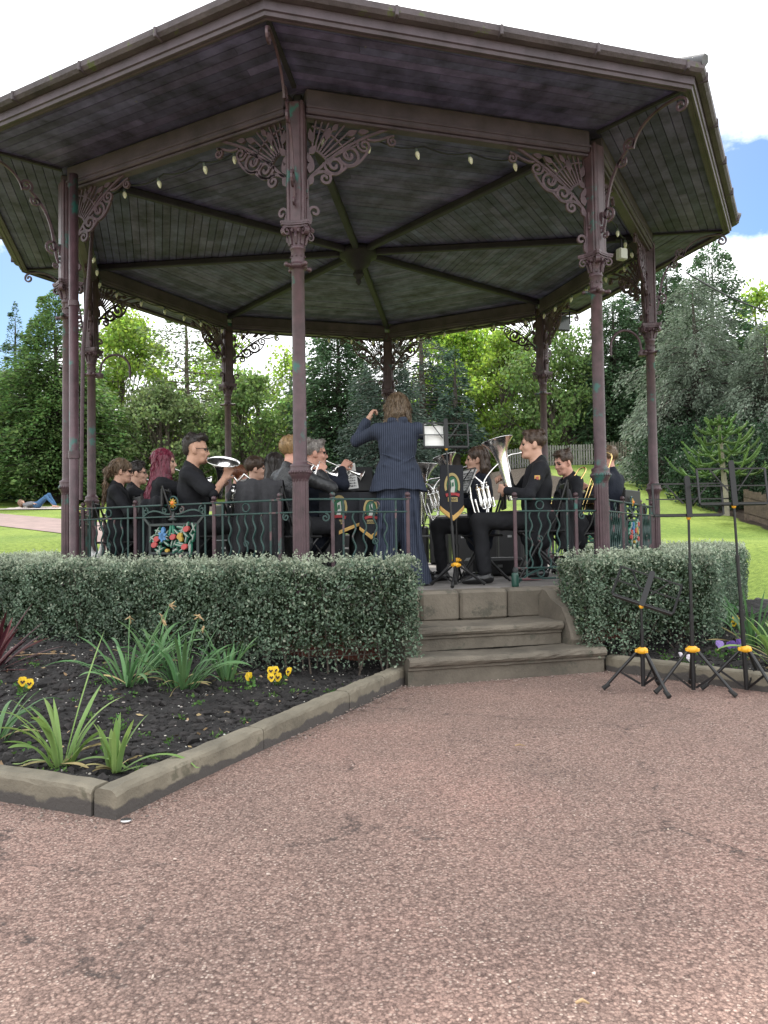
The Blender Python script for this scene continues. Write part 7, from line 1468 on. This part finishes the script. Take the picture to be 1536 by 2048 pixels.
stones('white_grit', np.concatenate([inbed(1100, dl, -4.5, .2, 2.9, 6), inbed(700, dr, 1.2, 4.6, 3.5, 7)])+A([0, 0, .006]), .002, .006, mat('white_grit', (.62, .60, .55), .8, island=.3))
# grit and bits along the foot of the kerbs and steps
def along(a, b, n, side, w): t = rng.uniform(0, 1, n); d = nrm(b-a); nn = A([-d[1], d[0]])*side; o = np.abs(rng.normal(0, w, n)); return np.c_[a+(b-a)*t[:, None]+nn*o[:, None], np.full(n, .002)]
stones('kerb_grit', np.concatenate([along(K0, K1, 480, -1, .06), along(K0, K0+(K2-K0)*3, 300, 1, .06), along(sp(-.8, 4.32)[:2], sp(.77, 4.32)[:2], 170, -1, .05), along(J0, J1e, 380, -1, .06)]), .0025, .008, mat('grit', (.24, .19, .165), .85, island=.55))
q = np.c_[rng.uniform(-3.5, 4, 900), rng.uniform(1.3, 6, 900)]; ok = (dline(q[:, 0], q[:, 1], K0, K1) < -.05) & (dline(q[:, 0], q[:, 1], J0, J1) < -.05) & (octa(q[:, 0], q[:, 1], 4.35) > 0); ok &= (dline(q[:, 0], q[:, 1], K2, K0) < -.05) | (q[:, 0] > -1); q = q[ok]; stones('loose_chips', np.c_[q, np.full(len(q), .003)], .0022, .0055, mat('loose_chip', (.42, .34, .29), .8, island=.5))
Wp = np.concatenate([inbed(120, dl, -3.2, .0, 3.0, 5.4), inbed(34, dr, 1.4, 3.6, 4.5, 6.6)]); C = np.repeat(Wp, 16, 0)+np.c_[rng.normal(0, .022, (len(Wp)*16, 2)), rng.uniform(.004, .035, len(Wp)*16)]; V, F = leafset(C, runit(len(C), .4), rng.uniform(.010, .028, len(C)), .55); tag(obj('weeds', mesh_np('weeds', V, [F], WEED)), kind='stuff')
Lp = np.concatenate([inbed(220, dl, -4.0, .1, 3.0, 6.6), inbed(70, dr, 1.2, 3.8, 4.5, 7)])+A([0, 0, .012]); ax = runit(len(Lp)); ax[:, 2] *= .25; ax /= np.linalg.norm(ax, axis=1)[:, None]; V, F = leafset(Lp, ax, rng.uniform(.02, .055, len(Lp)), .4); tag(obj('fallen_leaves', mesh_np('fallen_leaves', V, [F], DRY)), kind='stuff')
# twigs on bed and path
for k, (px, py, z, l, a, lb) in enumerate(((555, 1448, .12, .16, .15, 'pale dry twig lying on the soil near the long kerb'), (1040, 1494, .004, .05, -.2, 'small twig on the path in front of the steps'), (1165, 2012, .004, .03, -.1, 'tiny pale twig at the very bottom of the path'), (75, 1312, .22, .40, .25, 'long dry stalk lying at the foot of the hedge by the cordyline'))):
    q = sg_(px, py) if z > .05 else gz(px, py, z); m = MB(); m.tube([(-l/2, 0, .006), (0, .01*l*5, .012), (l/2, 0, .006)], [.003, .0045, .002], 5); o = m.build('twig', DRY); o.location = q; o.rotation_euler = (0, 0, a); tag(o, lb, 'twig')
q = gz(252, 1643, .004); o = MB(); o.lathe([(.020, 0), (.021, .004), (.0195, .008), (.006, .008)], n=14); o = o.build('bottle_cap', STEEL); o.location = q; tag(o, 'flat round bottle top at the corner of the kerb', 'bottle top')
# ------------------------------------------------------------------ camera, light, sky
cam = bpy.data.cameras.new('camera'); co = bpy.data.objects.new('camera', cam); COL.objects.link(co)
cam.sensor_fit = 'VERTICAL'; cam.sensor_height = 24; cam.sensor_width = 18; cam.lens = FPX/2048*24; cam.clip_start = .05; cam.clip_end = 3000
from mathutils import Matrix
aa = ROLL; cc_ = cos(aa); Rc = _R*cc_+_U*sin(aa); Uc = -_R*sin(aa)+_U*cc_
Mx = Matrix(((Rc[0], Uc[0], -_D[0], 0), (Rc[1], Uc[1], -_D[1], 0), (Rc[2], Uc[2], -_D[2], CAMH), (0, 0, 0, 1)))
co.matrix_world = Mx; scn.camera = co
SUN_EL, SUN_AZ = radians(52), radians(-6)     # azimuth from +Y toward +X
sd = bpy.data.lights.new('sun', 'SUN'); sd.energy = 3.2; sd.angle = radians(6); sd.color = (1, .95, .87); so = bpy.data.objects.new('sun', sd); COL.objects.link(so)
dirv = A([sin(SUN_AZ)*cos(SUN_EL), cos(SUN_AZ)*cos(SUN_EL), sin(SUN_EL)])
from mathutils import Vector
so.rotation_euler = Vector(dirv).to_track_quat('Z', 'Y').to_euler()
w = bpy.data.worlds.new('World'); scn.world = w; w.use_nodes = True; nt = w.node_tree; N = nt.nodes; L = nt.links
bg = N['Background']; bg.inputs['Strength'].default_value = .12
sky = N.new('ShaderNodeTexSky'); sky.sky_type = 'NISHITA'; sky.sun_disc = False; sky.sun_elevation = SUN_EL; sky.sun_rotation = SUN_AZ
tc = N.new('ShaderNodeTexCoord'); sx = N.new('ShaderNodeSeparateXYZ'); L.new(tc.outputs['Generated'], sx.inputs[0])
def noise(sc, d, r, stretch=(1, 1, 1.8), off=(0, 0, 0)):
    mp = N.new('ShaderNodeMapping'); mp.inputs['Scale'].default_value = stretch; mp.inputs['Location'].default_value = off; L.new(tc.outputs['Generated'], mp.inputs[0])
    n = N.new('ShaderNodeTexNoise'); n.inputs['Scale'].default_value = sc; n.inputs['Detail'].default_value = d; n.inputs['Roughness'].default_value = r; L.new(mp.outputs[0], n.inputs['Vector']); return n.outputs[0]
def math_(op, a, b):
    m = N.new('ShaderNodeMath'); m.operation = op
    for i, v in enumerate((a, b)):
        if isinstance(v, (int, float)): m.inputs[i].default_value = v
        else: L.new(v, m.inputs[i])
    return m.outputs[0]
cover = math_('MULTIPLY', noise(4.2, 9, .62), 1.0)
def hole(px, py, rad, amt):
    d = nrm(ray(px, py)); vm = N.new('ShaderNodeVectorMath'); vm.operation = 'DISTANCE'; nv = N.new('ShaderNodeVectorMath'); nv.operation = 'NORMALIZE'; L.new(tc.outputs['Generated'], nv.inputs[0]); L.new(nv.outputs[0], vm.inputs[0]); vm.inputs[1].default_value = d
    mr = N.new('ShaderNodeMapRange'); mr.interpolation_type = 'SMOOTHSTEP'; mr.inputs['From Min'].default_value = 0; mr.inputs['From Max'].default_value = rad; mr.inputs['To Min'].default_value = amt; mr.inputs['To Max'].default_value = 0; L.new(vm.outputs['Value'], mr.inputs['Value']); return mr.outputs[0]
cover = math_('ADD', cover, .26)
for h in ((70, 585, .13, .44), (1530, 395, .10, .42), (1500, 160, .16, .17), (-400, 700, .3, .35), (1900, 500, .2, .3)): cover = math_('SUBTRACT', cover, hole(*h))
cr = N.new('ShaderNodeValToRGB'); cr.color_ramp.elements[0].position = .43; cr.color_ramp.elements[1].position = .60; L.new(cover, cr.inputs[0])
shade = N.new('ShaderNodeValToRGB'); e = shade.color_ramp.elements; e[0].position = .3; e[1].position = .62; e[0].color = (7.6, 8.0, 8.6, 1); e[1].color = (10.5, 10.5, 10.4, 1); L.new(noise(2.6, 7, .6, off=(3, 1, 2)), shade.inputs[0])
mx = N.new('ShaderNodeMix'); mx.data_type = 'RGBA'; L.new(cr.outputs[0], mx.inputs['Factor']); hs = N.new('ShaderNodeHueSaturation'); hs.inputs['Saturation'].default_value = 1.35; hs.inputs['Value'].default_value = .62; L.new(sky.outputs[0], hs.inputs['Color']); L.new(hs.outputs[0], mx.inputs['A']); L.new(shade.outputs[0], mx.inputs['B'])
L.new(mx.outputs['Result'], bg.inputs['Color'])
scn.view_settings.view_transform = 'Standard'; scn.view_settings.look = 'None'; scn.view_settings.gamma = 1; scn.view_settings.exposure = 1.14
scn.cycles.max_bounces = 8; scn.cycles.diffuse_bounces = 4; scn.cycles.transmission_bounces = 4; scn.cycles.transparent_max_bounces = 8
scn.cycles.sample_clamp_indirect = 8; scn.cycles.use_denoising = True
